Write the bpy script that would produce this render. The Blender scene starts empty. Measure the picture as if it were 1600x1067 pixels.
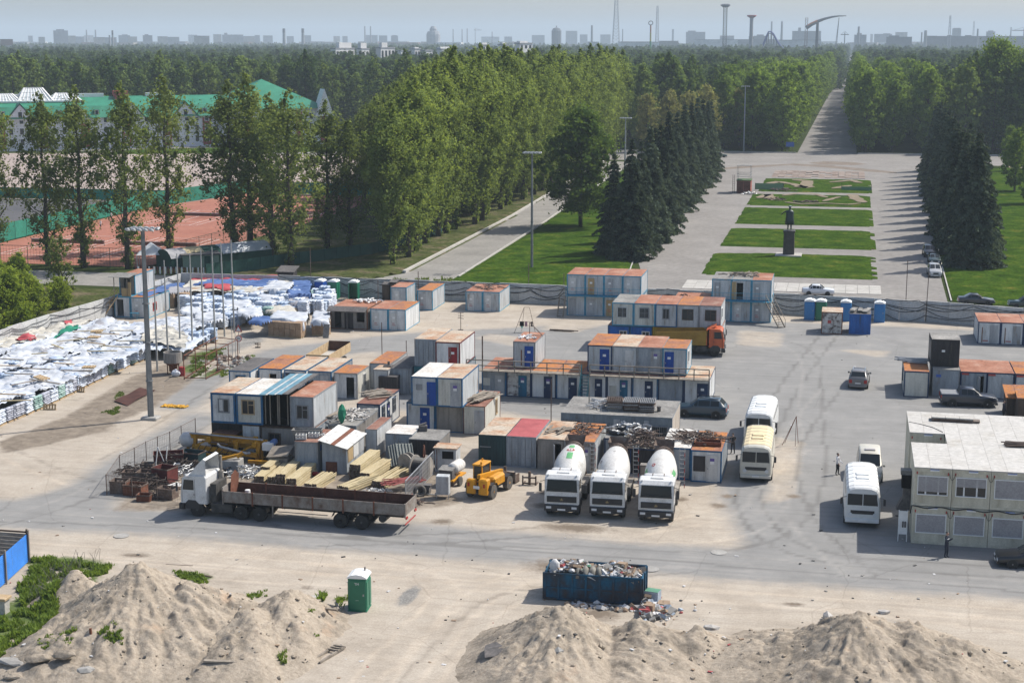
import bpy,bmesh,math,random
import numpy as np
from mathutils import Vector,Matrix,Euler,noise as mnoise
random.seed(7);RNG=np.random.default_rng(7)
SC=bpy.context.scene;COL=SC.collection
# camera, sky, sun, exposure
F_PX,CAM_H,HORIZON=2450.0,33.0,62.0
PITCH=math.atan((533.5-HORIZON)/F_PX)
YAW=math.atan((1335-800)/F_PX*math.cos(PITCH))
cam=bpy.data.objects.new('camera',bpy.data.cameras.new('camera'));COL.objects.link(cam)
cam.location=(0,0,CAM_H);cam.rotation_euler=(math.pi/2-PITCH,0,YAW)
cam.data.sensor_width=36;cam.data.lens=F_PX/1600*36;cam.data.clip_start=1;cam.data.clip_end=60000
SC.camera=cam
SUN_EL=math.radians(50);SUN_AZ=math.atan2(0.79,0.61)
W=bpy.data.worlds.new('World');SC.world=W;W.use_nodes=True
_nt=W.node_tree;_sk=_nt.nodes.new('ShaderNodeTexSky');_sk.sky_type='NISHITA';_sk.sun_disc=False
_sk.sun_elevation=SUN_EL;_sk.sun_rotation=SUN_AZ;_sk.air_density=1.0;_sk.dust_density=2.0;_sk.ozone_density=1.0
_bg=_nt.nodes['Background'];_nt.links.new(_sk.outputs[0],_bg.inputs[0]);_bg.inputs[1].default_value=0.132
sun=bpy.data.objects.new('sun',bpy.data.lights.new('sun','SUN'));COL.objects.link(sun)
sun.data.energy=4.8;sun.data.angle=math.radians(0.6);sun.data.color=(1.0,0.945,0.86)
sun.rotation_euler=Vector((-math.sin(SUN_AZ)*math.cos(SUN_EL),-math.cos(SUN_AZ)*math.cos(SUN_EL),-math.sin(SUN_EL))).to_track_quat('-Z','Y').to_euler()
vs=SC.view_settings;vs.view_transform='Standard';vs.look='None';vs.gamma=1;vs.use_curve_mapping=False;vs.exposure=0.3
SC.render.engine='CYCLES';cy=SC.cycles
cy.use_denoising=True;cy.max_bounces=6;cy.diffuse_bounces=2;cy.glossy_bounces=2;cy.transmission_bounces=4
cy.transparent_max_bounces=8;cy.volume_bounces=0;cy.caustics_reflective=False;cy.caustics_refractive=False
HAZE_DENSITY=0.00017
# pixel -> ground point (photo pixels, plane z)
_f=Vector((-math.sin(YAW)*math.cos(PITCH),math.cos(YAW)*math.cos(PITCH),-math.sin(PITCH)))
_r=Vector((math.cos(YAW),math.sin(YAW),0));_u=_r.cross(_f)
def G(x,y,z=0.0):
 d=_f*F_PX+_r*(x-800)-_u*(y-533.5)
 return Vector((0,0,CAM_H))+d*((z-CAM_H)/d.z)
def AT(x,y,dist):
 d=_f*F_PX+_r*(x-800)-_u*(y-533.5)
 return Vector((0,0,CAM_H))+d*(dist/math.hypot(d.x,d.y))
def PXY(p):
 q=Vector(p)-Vector((0,0,CAM_H));w=q.dot(_f);return 800+F_PX*q.dot(_r)/w,533.5-F_PX*q.dot(_u)/w
# mesh builder
class MB:
 def __init__(s):s.v=[];s.f=[];s.m=[];s.M=Matrix();s.mi=0;s.sm=False;s.s=[]
 def add(s,vs,fs):
  o=len(s.v);M=s.M
  s.v+=[tuple(M@Vector(p))for p in vs]
  for f in fs:s.f.append(tuple(i+o for i in f));s.m.append(s.mi);s.s.append(s.sm)
  return s
 def box(s,x0,x1,y0,y1,z0,z1):
  return s.add([(x0,y0,z0),(x1,y0,z0),(x1,y1,z0),(x0,y1,z0),(x0,y0,z1),(x1,y0,z1),(x1,y1,z1),(x0,y1,z1)],[(0,3,2,1),(4,5,6,7),(0,1,5,4),(1,2,6,5),(2,3,7,6),(3,0,4,7)])
 def bbox(s,x0,x1,y0,y1,z0,z1,b=0.03):
  a=[(x0+b,y0),(x1-b,y0),(x1,y0+b),(x1,y1-b),(x1-b,y1),(x0+b,y1),(x0,y1-b),(x0,y0+b)]
  c=[(x0+b,y0+b),(x1-b,y0+b),(x1-b,y0+b),(x1-b,y1-b),(x1-b,y1-b),(x0+b,y1-b),(x0+b,y1-b),(x0+b,y0+b)]
  vs=[(x,y,z0)for x,y in a]+[(x,y,z1-b)for x,y in a]+[(x,y,z1)for x,y in c]
  fs=[(i,(i+1)%8,(i+1)%8+8,i+8)for i in range(8)]+[(i+8,(i+1)%8+8,(i+1)%8+16,i+16)for i in range(8)]
  return s.add(vs,fs+[tuple(range(16,24)),tuple(range(7,-1,-1))])
 def quad(s,a,b,c,d):return s.add([a,b,c,d],[(0,1,2,3)])
 def prism(s,poly,z0,z1):
  n=len(poly)
  return s.add([(x,y,z0)for x,y in poly]+[(x,y,z1)for x,y in poly],[tuple(range(n-1,-1,-1)),tuple(range(n,2*n))]+[(i,(i+1)%n,n+(i+1)%n,n+i)for i in range(n)])
 def extr(s,prof,y0,y1):
  n=len(prof)
  return s.add([(x,y0,z)for x,z in prof]+[(x,y1,z)for x,z in prof],[tuple(range(n)),tuple(range(2*n-1,n-1,-1))]+[(i,n+i,n+(i+1)%n,(i+1)%n)for i in range(n)])
 def bar(s,a,b,w=0.05,h=None):
  a,b=Vector(a),Vector(b);h=h or w;d=b-a;L=d.length
  if L<1e-6:return s
  d/=L;up=Vector((0,0,1))if abs(d.z)<.95 else Vector((1,0,0))
  x=d.cross(up).normalized();y=x.cross(d)
  P=[a+x*i*w/2+y*j*h/2 for i,j in((-1,-1),(1,-1),(1,1),(-1,1))]
  Q=[p+d*L for p in P]
  return s.add(P+Q,[(0,1,2,3),(7,6,5,4),(0,4,5,1),(1,5,6,2),(2,6,7,3),(3,7,4,0)])
 def tube(s,pts,r,n=6,cap=True):
  pts=[Vector(p)for p in pts];k=len(pts);rr=r if isinstance(r,(list,tuple))else[r]*k
  vs=[];fs=[];ref=None
  for i,p in enumerate(pts):
   d=(pts[min(i+1,k-1)]-pts[max(i-1,0)]).normalized()
   if ref is None:ref=Vector((0,0,1))if abs(d.z)<.9 else Vector((1,0,0))
   x=d.cross(ref).normalized();y=x.cross(d);ref=y
   vs+=[p+(x*math.cos(2*math.pi*j/n)+y*math.sin(2*math.pi*j/n))*rr[i]for j in range(n)]
  for i in range(k-1):
   for j in range(n):fs.append((i*n+j,i*n+(j+1)%n,(i+1)*n+(j+1)%n,(i+1)*n+j))
  if cap:fs+=[tuple(range(n-1,-1,-1)),tuple(range((k-1)*n,k*n))]
  return s.add(vs,fs)
 def cyl(s,a,b,r,n=16):return s.tube([a,b],r,n)
 def lathe(s,prof,n=24):
  vs=[(r*math.cos(2*math.pi*j/n),r*math.sin(2*math.pi*j/n),z)for r,z in prof for j in range(n)]
  fs=[(i*n+j,i*n+(j+1)%n,(i+1)*n+(j+1)%n,(i+1)*n+j)for i in range(len(prof)-1)for j in range(n)]
  fs+=[tuple(range(n-1,-1,-1)),tuple(range((len(prof)-1)*n,len(prof)*n))]
  return s.add(vs,fs)
 def loft(s,rings,cap=True):
  n=len(rings[0]);vs=[p for r in rings for p in r]
  fs=[(i*n+j,i*n+(j+1)%n,(i+1)*n+(j+1)%n,(i+1)*n+j)for i in range(len(rings)-1)for j in range(n)]
  if cap:fs+=[tuple(range(n-1,-1,-1)),tuple(range((len(rings)-1)*n,len(rings)*n))]
  return s.add(vs,fs)
 def blob(s,c,r,seed=0,sub=1,jit=.25,sz=(1,1,1)):
  vs,fs=ICO[sub];rnd=random.Random(seed)
  return s.add([(c[0]+v[0]*r*sz[0]*(1+rnd.uniform(-jit,jit)),c[1]+v[1]*r*sz[1]*(1+rnd.uniform(-jit,jit)),c[2]+v[2]*r*sz[2]*(1+rnd.uniform(-jit,jit)))for v in vs],fs)
 def mesh(s,name,mats,smooth=None):
  me=bpy.data.meshes.new(name);me.from_pydata(s.v,[],s.f)
  for m in(mats if isinstance(mats,(list,tuple))else[mats]):me.materials.append(m)
  me.polygons.foreach_set('material_index',s.m)
  me.polygons.foreach_set('use_smooth',[bool(smooth)]*len(s.f)if smooth is not None else s.s)
  me.update();return me
 def build(s,name,mats,parent=None,loc=None,rot=None,smooth=None):
  return link(name,s.mesh(name,mats,smooth),parent,loc,rot)
def _ico(n):
 bm=bmesh.new();bmesh.ops.create_icosphere(bm,subdivisions=n,radius=1)
 r=[tuple(v.co)for v in bm.verts],[tuple(v.index for v in f.verts)for f in bm.faces];bm.free();return r
ICO={1:_ico(1),2:_ico(2),3:_ico(3)}
def link(name,me,parent=None,loc=None,rot=None):
 o=bpy.data.objects.new(name,me);COL.objects.link(o)
 if parent:o.parent=parent
 if loc is not None:o.location=loc
 if rot is not None:o.rotation_euler=rot if hasattr(rot,'__len__')else(0,0,rot)
 return o
def tag(o,label=None,cat=None,group=None,kind=None):
 if label:o['label']=label
 if cat:o['category']=cat
 if group:o['group']=group
 if kind:o['kind']=kind
 return o
def thing(name,label,cat,loc=(0,0,0),rot=0,group=None):
 o=link(name,None,None,loc,rot);o.empty_display_size=.3
 return tag(o,label,cat,group)
ORD='first second third fourth fifth sixth seventh eighth ninth tenth eleventh twelfth thirteenth fourteenth fifteenth sixteenth seventeenth eighteenth nineteenth twentieth'.split()
def R(d):return math.radians(d)
def rz(a):return Matrix.Rotation(a,4,'Z')
def TR(x,y,z):return Matrix.Translation((x,y,z))
# materials
def new_mat(name):
 m=bpy.data.materials.new(name);m.use_nodes=True
 nt=m.node_tree;return m,nt,nt.nodes['Principled BSDF']
def nd(nt,t,**kw):
 n=nt.nodes.new(t)
 for k,v in kw.items():setattr(n,k,v)
 return n
def ramp(nt,fac,stops):
 r=nd(nt,'ShaderNodeValToRGB');e=r.color_ramp.elements
 while len(e)<len(stops):e.new(.5)
 for q,(p,c)in zip(e,stops):q.position=p;q.color=(*c,1)if len(c)==3 else c
 nt.links.new(fac,r.inputs[0]);return r.outputs[0]
def mixc(nt,fac,a,b,mode='MIX'):
 m=nd(nt,'ShaderNodeMix',data_type='RGBA',blend_type=mode)
 for s,v in((m.inputs[0],fac),(m.inputs[6],a),(m.inputs[7],b)):
  if hasattr(v,'is_output'):nt.links.new(v,s)
  else:s.default_value=v if not hasattr(v,'__len__')or len(v)==4 else(*v,1)
 return m.outputs[2]
def coords(nt,space='Object',scale=(1,1,1),rnd=True):
 g=nd(nt,'ShaderNodeNewGeometry')if space=='World' else nd(nt,'ShaderNodeTexCoord')
 v=g.outputs['Position']if space=='World' else g.outputs[space]
 mp=nd(nt,'ShaderNodeMapping');mp.inputs['Scale'].default_value=scale;nt.links.new(v,mp.inputs[0])
 if rnd and space!='World':
  oi=nd(nt,'ShaderNodeObjectInfo');mu=nd(nt,'ShaderNodeMath',operation='MULTIPLY');mu.inputs[1].default_value=97.3
  nt.links.new(oi.outputs['Random'],mu.inputs[0]);cb=nd(nt,'ShaderNodeCombineXYZ')
  for i in range(3):nt.links.new(mu.outputs[0],cb.inputs[i])
  nt.links.new(cb.outputs[0],mp.inputs['Location'])
 return mp.outputs[0]
def noise(nt,vec,scale,detail=5,rough=.6):
 n=nd(nt,'ShaderNodeTexNoise');n.inputs['Scale'].default_value=scale;n.inputs['Detail'].default_value=detail
 n.inputs['Roughness'].default_value=rough;nt.links.new(vec,n.inputs['Vector']);return n.outputs['Fac']
def bump(nt,b,h,strength=.3,dist=.05):
 n=nd(nt,'ShaderNodeBump');n.inputs['Strength'].default_value=strength;n.inputs['Distance'].default_value=dist
 nt.links.new(h,n.inputs['Height']);nt.links.new(n.outputs[0],b.inputs['Normal'])
def MAT(name,cols,scale=2.0,stretch=(1,1,1),rough=.7,metal=0,bmp=.15,space='Object',spec=.3,fine=.12,detail=6):
 m,nt,b=new_mat(name)
 v=coords(nt,space,stretch);n=noise(nt,v,scale,detail)
 if not hasattr(cols[0],'__len__'):cols=[(.3,[c*.82 for c in cols]),(.7,cols)]
 c=ramp(nt,n,cols)
 if fine:
  n2=noise(nt,coords(nt,space),scale*9,3);g=ramp(nt,n2,[(.3,(1-fine*2,)*3),(.7,(1+fine*.3,)*3)])
  c=mixc(nt,1.0,c,g,'MULTIPLY')
 nt.links.new(c,b.inputs['Base Color']);b.inputs['Roughness'].default_value=rough
 b.inputs['Metallic'].default_value=metal;b.inputs['Specular IOR Level'].default_value=spec
 if bmp:bump(nt,b,noise(nt,v,scale*4,4),bmp,.03)
 return m
def PLAIN(name,col,rough=.5,metal=0,spec=.5,coat=0):
 m,nt,b=new_mat(name)
 v=coords(nt,'Object');n=noise(nt,v,3,5)
 c=ramp(nt,n,[(.3,[x*.86 for x in col]),(.7,col)]);nt.links.new(c,b.inputs['Base Color'])
 b.inputs['Roughness'].default_value=rough;b.inputs['Metallic'].default_value=metal
 b.inputs['Specular IOR Level'].default_value=spec;b.inputs['Coat Weight'].default_value=coat;return m
def LEAF(name,ca,cb,sat=0.35,trans=.35):
 m,nt,b=new_mat(name);nt.nodes.remove(b);out=nt.nodes['Material Output']
 at=nd(nt,'ShaderNodeAttribute',attribute_name='rnd');oi=nd(nt,'ShaderNodeObjectInfo')
 n=noise(nt,coords(nt,'Object'),.22,2)
 a1=nd(nt,'ShaderNodeMath',operation='MULTIPLY_ADD');a1.inputs[1].default_value=.5
 nt.links.new(at.outputs['Fac'],a1.inputs[0]);nt.links.new(n,a1.inputs[2])
 a2=nd(nt,'ShaderNodeMath',operation='MULTIPLY_ADD');a2.inputs[1].default_value=sat
 nt.links.new(oi.outputs['Random'],a2.inputs[0]);nt.links.new(a1.outputs[0],a2.inputs[2])
 a3=nd(nt,'ShaderNodeMath',operation='SUBTRACT');a3.inputs[1].default_value=sat/2+.2;nt.links.new(a2.outputs[0],a3.inputs[0])
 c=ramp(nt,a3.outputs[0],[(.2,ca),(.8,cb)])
 d=nd(nt,'ShaderNodeBsdfDiffuse');t=nd(nt,'ShaderNodeBsdfTranslucent');nt.links.new(c,d.inputs[0])
 tc=mixc(nt,1.0,c,(1.25,1.2,.6),'MULTIPLY');nt.links.new(tc,t.inputs[0])
 mx=nd(nt,'ShaderNodeMixShader');mx.inputs[0].default_value=trans
 nt.links.new(d.outputs[0],mx.inputs[1]);nt.links.new(t.outputs[0],mx.inputs[2])
 nt.links.new(mx.outputs[0],out.inputs[0])
 return m
def vnoise(x,y,seed=0):
 xi=np.floor(x).astype(np.int64);yi=np.floor(y).astype(np.int64);fx=x-xi;fy=y-yi
 fx=fx*fx*(3-2*fx);fy=fy*fy*(3-2*fy)
 def h(a,b):
  n=(a*374761393+b*668265263+seed*974634777)&0x7fffffff
  n=((n^(n>>13))*1274126177)&0x7fffffff
  return((n^(n>>16))&0xffff)/65535.0
 return(h(xi,yi)*(1-fx)+h(xi+1,yi)*fx)*(1-fy)+(h(xi,yi+1)*(1-fx)+h(xi+1,yi+1)*fx)*fy
def fbm(x,y,seed=0,oct=5,gain=.5):
 t=0;a=1;s=0
 for i in range(oct):t=t+a*(vnoise(x*2**i,y*2**i,seed+i)-.5);s+=a;a*=gain
 return t/s*2
def inpoly(X,Y,poly):
 r=np.zeros(X.shape,bool);n=len(poly);j=n-1
 for i in range(n):
  xi,yi=poly[i];xj,yj=poly[j]
  c=((yi>Y)!=(yj>Y))&(X<(xj-xi)*(Y-yi)/(yj-yi+1e-12)+xi);r^=c;j=i
 return r
def GP(pts,z=0):return[(G(x,y,z).x,G(x,y,z).y)for x,y in pts]
def blur(a,k):
 ker=np.exp(-np.linspace(-2,2,2*k+1)**2);ker/=ker.sum()
 a=np.apply_along_axis(lambda m:np.convolve(np.pad(m,k,'edge'),ker,'valid'),0,a)
 return np.apply_along_axis(lambda m:np.convolve(np.pad(m,k,'edge'),ker,'valid'),1,a)
def gridmesh(name,X,Y,Z,mats,attrs=None,smooth=True,keep=None):
 ny,nx=X.shape;co=np.stack([X,Y,Z],-1).reshape(-1,3)
 idx=np.arange(ny*nx).reshape(ny,nx)
 q=np.stack([idx[:-1,:-1],idx[:-1,1:],idx[1:,1:],idx[1:,:-1]],-1).reshape(-1,4)
 if keep is not None:
  k=keep.reshape(-1);q=q[k[q].all(1)]
 me=bpy.data.meshes.new(name);me.vertices.add(len(co));me.vertices.foreach_set('co',co.ravel().astype(np.float32))
 me.loops.add(len(q)*4);me.loops.foreach_set('vertex_index',q.ravel().astype(np.int32))
 me.polygons.add(len(q));me.polygons.foreach_set('loop_start',np.arange(0,len(q)*4,4,dtype=np.int32))
 me.polygons.foreach_set('use_smooth',np.full(len(q),smooth))
 me.update(calc_edges=True);me.validate()
 for m in(mats if isinstance(mats,list)else[mats]):me.materials.append(m)
 for k,a in(attrs or{}).items():
  at=me.attributes.new(k,'FLOAT','POINT');at.data.foreach_set('value',a.ravel().astype(np.float32))
 return me
# ground, roads, lawns
def ground_mat():
 m,nt,b=new_mat('yard_surface');v=coords(nt,'World')
 def A(n):return nd(nt,'ShaderNodeAttribute',attribute_name=n).outputs['Fac']
 def edge(mask,s1,s2,lo,hi):
  n1=noise(nt,v,s1,6,.65);n2=noise(nt,v,s2,4)
  a=nd(nt,'ShaderNodeMath',operation='MULTIPLY_ADD');a.inputs[1].default_value=.55;nt.links.new(n1,a.inputs[0]);nt.links.new(mask,a.inputs[2])
  q=nd(nt,'ShaderNodeMath',operation='MULTIPLY_ADD');q.inputs[1].default_value=.35;nt.links.new(n2,q.inputs[0]);nt.links.new(a.outputs[0],q.inputs[2])
  return ramp(nt,q.outputs[0],[(lo,(0,0,0)),(hi,(1,1,1))])
 dust=ramp(nt,noise(nt,v,.35,8,.7),[(.25,(.31,.268,.218)),(.5,(.395,.347,.288)),(.75,(.46,.413,.35))])
 fine=ramp(nt,noise(nt,v,9,4),[(.3,(.8,.8,.8)),(.7,(1.05,1.05,1.05))]);dust=mixc(nt,1,dust,fine,'MULTIPLY')
 asp=ramp(nt,noise(nt,v,.25,7,.7),[(.25,(.195,.193,.186)),(.55,(.247,.244,.236)),(.8,(.31,.298,.278))])
 fa=ramp(nt,noise(nt,v,22,3),[(.3,(.86,.86,.86)),(.7,(1.04,1.04,1.04))]);asp=mixc(nt,1,asp,fa,'MULTIPLY')
 c=mixc(nt,edge(A('asphalt'),.16,1.1,.56,1.32),dust,asp)
 st=noise(nt,coords(nt,'World',(.05,1.1,1)),1.2,6,.7);c=mixc(nt,1,c,ramp(nt,st,[(.32,(.86,.86,.86)),(.5,(1,1,1)),(.75,(1.05,1.04,1.03))]),'MULTIPLY')
 dirt=ramp(nt,noise(nt,v,.9,7,.7),[(.3,(.12,.098,.077)),(.65,(.25,.21,.165))])
 c=mixc(nt,edge(A('dirt'),.6,3,.72,1.05),c,dirt)
 gra=ramp(nt,noise(nt,v,.7,6),[(.3,(.2,.195,.185)),(.7,(.34,.325,.3))])
 vo=nd(nt,'ShaderNodeTexVoronoi');vo.inputs['Scale'].default_value=7;nt.links.new(v,vo.inputs['Vector'])
 gra=mixc(nt,1,gra,ramp(nt,vo.outputs['Distance'],[(.05,(1.15,1.15,1.15)),(.6,(.7,.7,.7))]),'MULTIPLY')
 c=mixc(nt,edge(A('gravel'),.5,3,.72,1.05),c,gra)
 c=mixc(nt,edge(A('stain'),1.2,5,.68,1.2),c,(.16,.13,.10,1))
 gr=ramp(nt,noise(nt,v,2.2,6),[(.3,(.05,.085,.02)),(.7,(.12,.15,.05))])
 c=mixc(nt,edge(A('weed'),1.6,6,.8,1.05),c,gr)
 c=mixc(nt,1,c,ramp(nt,[n.outputs[0]for n in[nd(nt,'ShaderNodeMath',operation='MULTIPLY_ADD')]if not[n.inputs[k].__setattr__('default_value',.5)for k in(1,2)].clear()and nt.links.new(A('track'),n.inputs[0])][0],[(0,(.62,.61,.6)),(.46,(1,1,1)),(.54,(1,1,1)),(1,(1.22,1.19,1.16))]),'MULTIPLY')
 vc=nd(nt,'ShaderNodeTexVoronoi');vc.feature='DISTANCE_TO_EDGE';vc.inputs['Scale'].default_value=.16
 wv=nd(nt,'ShaderNodeMix',data_type='VECTOR');wv.inputs[0].default_value=.25;nt.links.new(v,wv.inputs[4])
 nn=nd(nt,'ShaderNodeTexNoise');nn.inputs['Scale'].default_value=.8;nt.links.new(v,nn.inputs['Vector']);nt.links.new(nn.outputs['Color'],wv.inputs[5]);nt.links.new(wv.outputs[1],vc.inputs['Vector'])
 ck=ramp(nt,vc.outputs['Distance'],[(.0,(.72,.71,.70)),(.006,(1,1,1))]);c=mixc(nt,.6,c,mixc(nt,1,c,ck,'MULTIPLY'))
 nt.links.new(c,b.inputs['Base Color']);b.inputs['Roughness'].default_value=.9;b.inputs['Specular IOR Level'].default_value=.15
 bump(nt,b,noise(nt,v,6,6,.75),.35,.05);return m
def POLY(pts,X,Y):return inpoly(X,Y,GP(pts)).astype(float)
xs=np.arange(-88.4,62,.35);ys=np.arange(56,193.6,.35);X,Y=np.meshgrid(xs,ys)
asph=np.zeros(X.shape)
for p in([(-300,762),(0,784),(300,802),(600,815),(800,832),(1000,852),(1200,862),(1600,892),(1900,910),(1900,962),(1600,938),(1300,914),(1000,893),(800,878),(600,862),(400,850),(200,832),(0,824),(-300,800)],[(600,640),(760,640),(900,660),(1140,690),(1130,790),(1180,862),(1900,915),(1900,560),(1600,520),(1130,500),(880,508),(600,525)],[(310,640),(340,655),(240,730),(170,790),(0,802),(0,790),(110,760),(220,690)],[(240,640),(290,600),(420,545),(600,525),(600,545),(360,580),(310,640)]):
 asph=np.maximum(asph,POLY(p,X,Y))
asph=blur(blur(asph,7),6)
for e in([(1290,545),(1400,548),(1380,560)],[(1200,680),(1260,690),(1240,780),(1190,790)],[(1150,515),(1230,520),(1220,545),(1150,540)],[(900,500),(960,505),(900,522),(840,515)],[(760,520),(850,530),(830,548),(740,530)]):
 asph-=blur(POLY(e,X,Y),4)*.75
def spots(lst,X,Y):
 a=np.zeros(X.shape)
 for px,py,rx,ry in lst:
  c=G(px,py);sx=(G(px+rx,py)-c).length;sy=(G(px,py+ry)-c).length
  a=np.maximum(a,np.exp(-(((X-c.x)/sx)**2+((Y-c.y)/sy)**2)))
 return a
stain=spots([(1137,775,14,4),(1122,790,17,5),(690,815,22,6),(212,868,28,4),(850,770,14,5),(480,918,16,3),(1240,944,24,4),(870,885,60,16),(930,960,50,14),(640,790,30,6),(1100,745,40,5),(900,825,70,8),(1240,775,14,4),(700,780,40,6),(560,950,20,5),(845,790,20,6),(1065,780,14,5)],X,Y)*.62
dirt=blur(POLY([(0,692),(100,650),(200,590),(245,572),(300,552),(330,540),(345,552),(296,602),(240,640),(120,684),(0,712)],X,Y),4)*.6+spots([(140,672,60,10),(40,690,40,8)],X,Y)*.5
dirt=np.maximum(dirt,blur(POLY([(170,800),(270,712),(340,690),(700,700),(720,790),(640,800),(600,790),(300,800)],X,Y),3)*.5)
grav=np.maximum(spots([(640,930,14,18),(430,480,30,8),(470,470,40,8),(340,550,30,20),(380,535,30,12)],X,Y),0)*.9
weed=spots([(320,555,26,10),(340,580,16,14),(300,575,20,10),(385,560,10,8),(100,880,90,12),(30,960,60,50),(120,910,40,20),(310,903,26,8),(400,930,14,4),(500,942,8,3)],X,Y)*1.0
zz=fbm(X*.12,Y*.12,3,3)*.05+fbm(X*.8,Y*.8,5,3)*.015
zz[-6:,:]*=0;zz[:,:2]*=0
track=np.zeros(X.shape);tg=random.Random(91)
TR_=[[(-200,800),(300,818),(800,852),(1200,880),(1700,925)],[(-200,812),(300,828),(800,862),(1200,892),(1700,938)],[(0,700),(150,760),(500,840),(900,865)],[(330,650),(200,740),(60,800),(-100,830)],[(1700,900),(1300,870),(1180,800),(1190,700),(1240,600),(1300,520)],[(900,845),(1150,850),(1260,780),(1270,640),(1240,540),(1000,515),(700,530)],[(600,1100),(680,1010),(760,930),(900,890),(1300,905)],[(560,1100),(640,1000),(700,930),(620,890),(300,850)],[(640,1090),(720,1000),(820,930),(1100,900)],[(1000,830),(1130,800),(1170,760),(1250,700)],[(850,830),(700,840),(500,845)],[(1350,900),(1250,800),(1235,700),(1300,610)],[(600,545),(420,570),(300,640),(180,720)],[(1120,520),(1300,515),(1420,540),(1560,600)],[(0,870),(400,900),(800,915),(1200,935),(1700,990)],[(0,850),(400,880),(700,900),(1100,930),(1600,960)]]
for li in TR_:
 P=[G(*q)for q in li];Q=[]
 for i in range(len(P)-1):
  for t_ in np.linspace(0,1,60,endpoint=False):
   a=P[max(i-1,0)];b=P[i];c=P[i+1];d=P[min(i+2,len(P)-1)];t=float(t_)
   Q.append(.5*((2*b)+(c-a)*t+(2*a-5*b+4*c-d)*t*t+(3*b-a-3*c+d)*t*t*t))
 for off in(-.95,.95):
  sgn=tg.choice((-1,1,1));w_=tg.uniform(.3,.5)
  for i in range(len(Q)-1):
   d=Q[i+1]-Q[i];n_=Vector((-d.y,d.x,0)).normalized()*off;a=Q[i]+n_;L2=d.length
   for s_ in np.arange(0,1,min(1,.25/max(L2,.01))):
    p=a+d*float(s_);ix=int((p.x-xs[0])/.35);iy=int((p.y-ys[0])/.35)
    if 1<ix<len(xs)-2 and 1<iy<len(ys)-2:track[iy,ix]=sgn*(.6+.4*mnoise.noise(p*.3))
track=blur(track,1)
YARDM=ground_mat()
tag(link('yard_ground',gridmesh('yard_ground',X,Y,zz+.02,YARDM,dict(asphalt=asph*.8,stain=stain,dirt=dirt,gravel=grav,weed=weed*.8,track=track))),'dusty yard of worn asphalt and sand with wheel tracks',kind='structure')
GRASS=MAT('grass_blades',[(.27,(.024,.05,.008)),(.45,(.042,.085,.01)),(.58,(.066,.112,.014)),(.68,(.105,.125,.022)),(.8,(.2,.18,.022))],.3,rough=.9,bmp=.6,space='World',spec=0,fine=.3,detail=9)
GRASSD=MAT('meadow_grass',[(.3,(.05,.065,.022)),(.5,(.085,.1,.036)),(.64,(.16,.135,.085)),(.8,(.24,.195,.14))],.25,rough=.95,bmp=.6,space='World',spec=0,fine=.3,detail=9)
FLOOR=MAT('forest_floor',[(.3,(.03,.042,.016)),(.7,(.055,.075,.024))],.05,rough=1,bmp=.3,space='World',spec=0)
PLAZA=MAT('plaza_asphalt',[(.25,(.2,.187,.174)),(.55,(.245,.231,.215)),(.8,(.3,.283,.26))],.12,rough=.9,bmp=.15,space='World',spec=.2,detail=9)
ROADM=MAT('road_asphalt',[(.3,(.2,.192,.178)),(.7,(.29,.278,.255))],.2,rough=.9,bmp=.15,space='World',spec=.2,detail=8)
LOTM=MAT('sports_lot_sand',[(.3,(.33,.27,.245)),(.7,(.40,.335,.3))],.05,rough=.95,bmp=.1,space='World',spec=.1)
DARKASP=MAT('dark_asphalt',[(.3,(.07,.07,.078)),(.7,(.12,.118,.12))],.08,rough=.9,bmp=.1,space='World',spec=.2)
CLAY=MAT('red_clay',[(.3,(.3,.125,.09)),(.6,(.36,.16,.115)),(.85,(.4,.2,.15))],.12,rough=.95,bmp=.1,space='World',spec=.1,detail=8)
CONC=MAT('concrete',[(.25,(.26,.25,.235)),(.6,(.37,.36,.34)),(.85,(.44,.43,.4))],.8,rough=.9,bmp=.2,spec=.2,detail=8)
CONCL=MAT('pale_concrete',[(.25,(.36,.35,.32)),(.7,(.5,.48,.45))],.8,rough=.9,bmp=.2,spec=.2,detail=8)
SOIL=MAT('bare_soil',[(.3,(.17,.14,.1)),(.7,(.29,.24,.175))],.5,rough=1,bmp=.4,space='World',spec=.1,detail=8)
def sheet(name,pts,z,m,label=None,wd=True):
 poly=pts if not wd else GP(pts)
 a=sum(poly[i][0]*poly[(i+1)%len(poly)][1]-poly[(i+1)%len(poly)][0]*poly[i][1]for i in range(len(poly)))
 if a<0:poly=poly[::-1]
 b=MB();b.add([(x,y,z)for x,y in poly],[tuple(range(len(poly)))])
 return tag(b.build(name,m),label,kind='structure')
b=MB();n=48;RG=16000
b.add([(RG*math.cos(2*math.pi*i/n),RG*math.sin(2*math.pi*i/n),-.03)for i in range(n)],[tuple(range(n))]);tag(b.build('ground',FLOOR),'green ground reaching to the horizon',kind='structure')
sheet('sports_lot',[(-420,400),(-300,395),(-240,425),(-140,447),(-100,405),(-98,330),(-100,300),(-140,300),(-420,300)],.004,LOTM,wd=False)
sheet('dark_lot',[(-420,212),(-139,212),(-140,299),(-420,299)],.008,DARKASP,wd=False)
court=[(-136.5,212.8),(-101,212.8),(-97,262),(-96,322),(-128,322),(-136.5,290)]
sheet('clay_court',court,.012,CLAY,'red clay tennis courts with worn white lines',wd=False)
sheet('side_street',[(-200,196.2),(-66,194.6),(-54,196),(-30,195.5),(-30,203.5),(-53,205.5),(-53.6,213),(-61.9,215),(-66,206.5),(-200,207)],.004,ROADM,wd=False)
sheet('park_road',[(-61.9,206),(-53.6,206),(-54.6,285),(-56,330),(-58,430),(-66,430),(-64,356),(-62,290)],.008,ROADM,wd=False)
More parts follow.
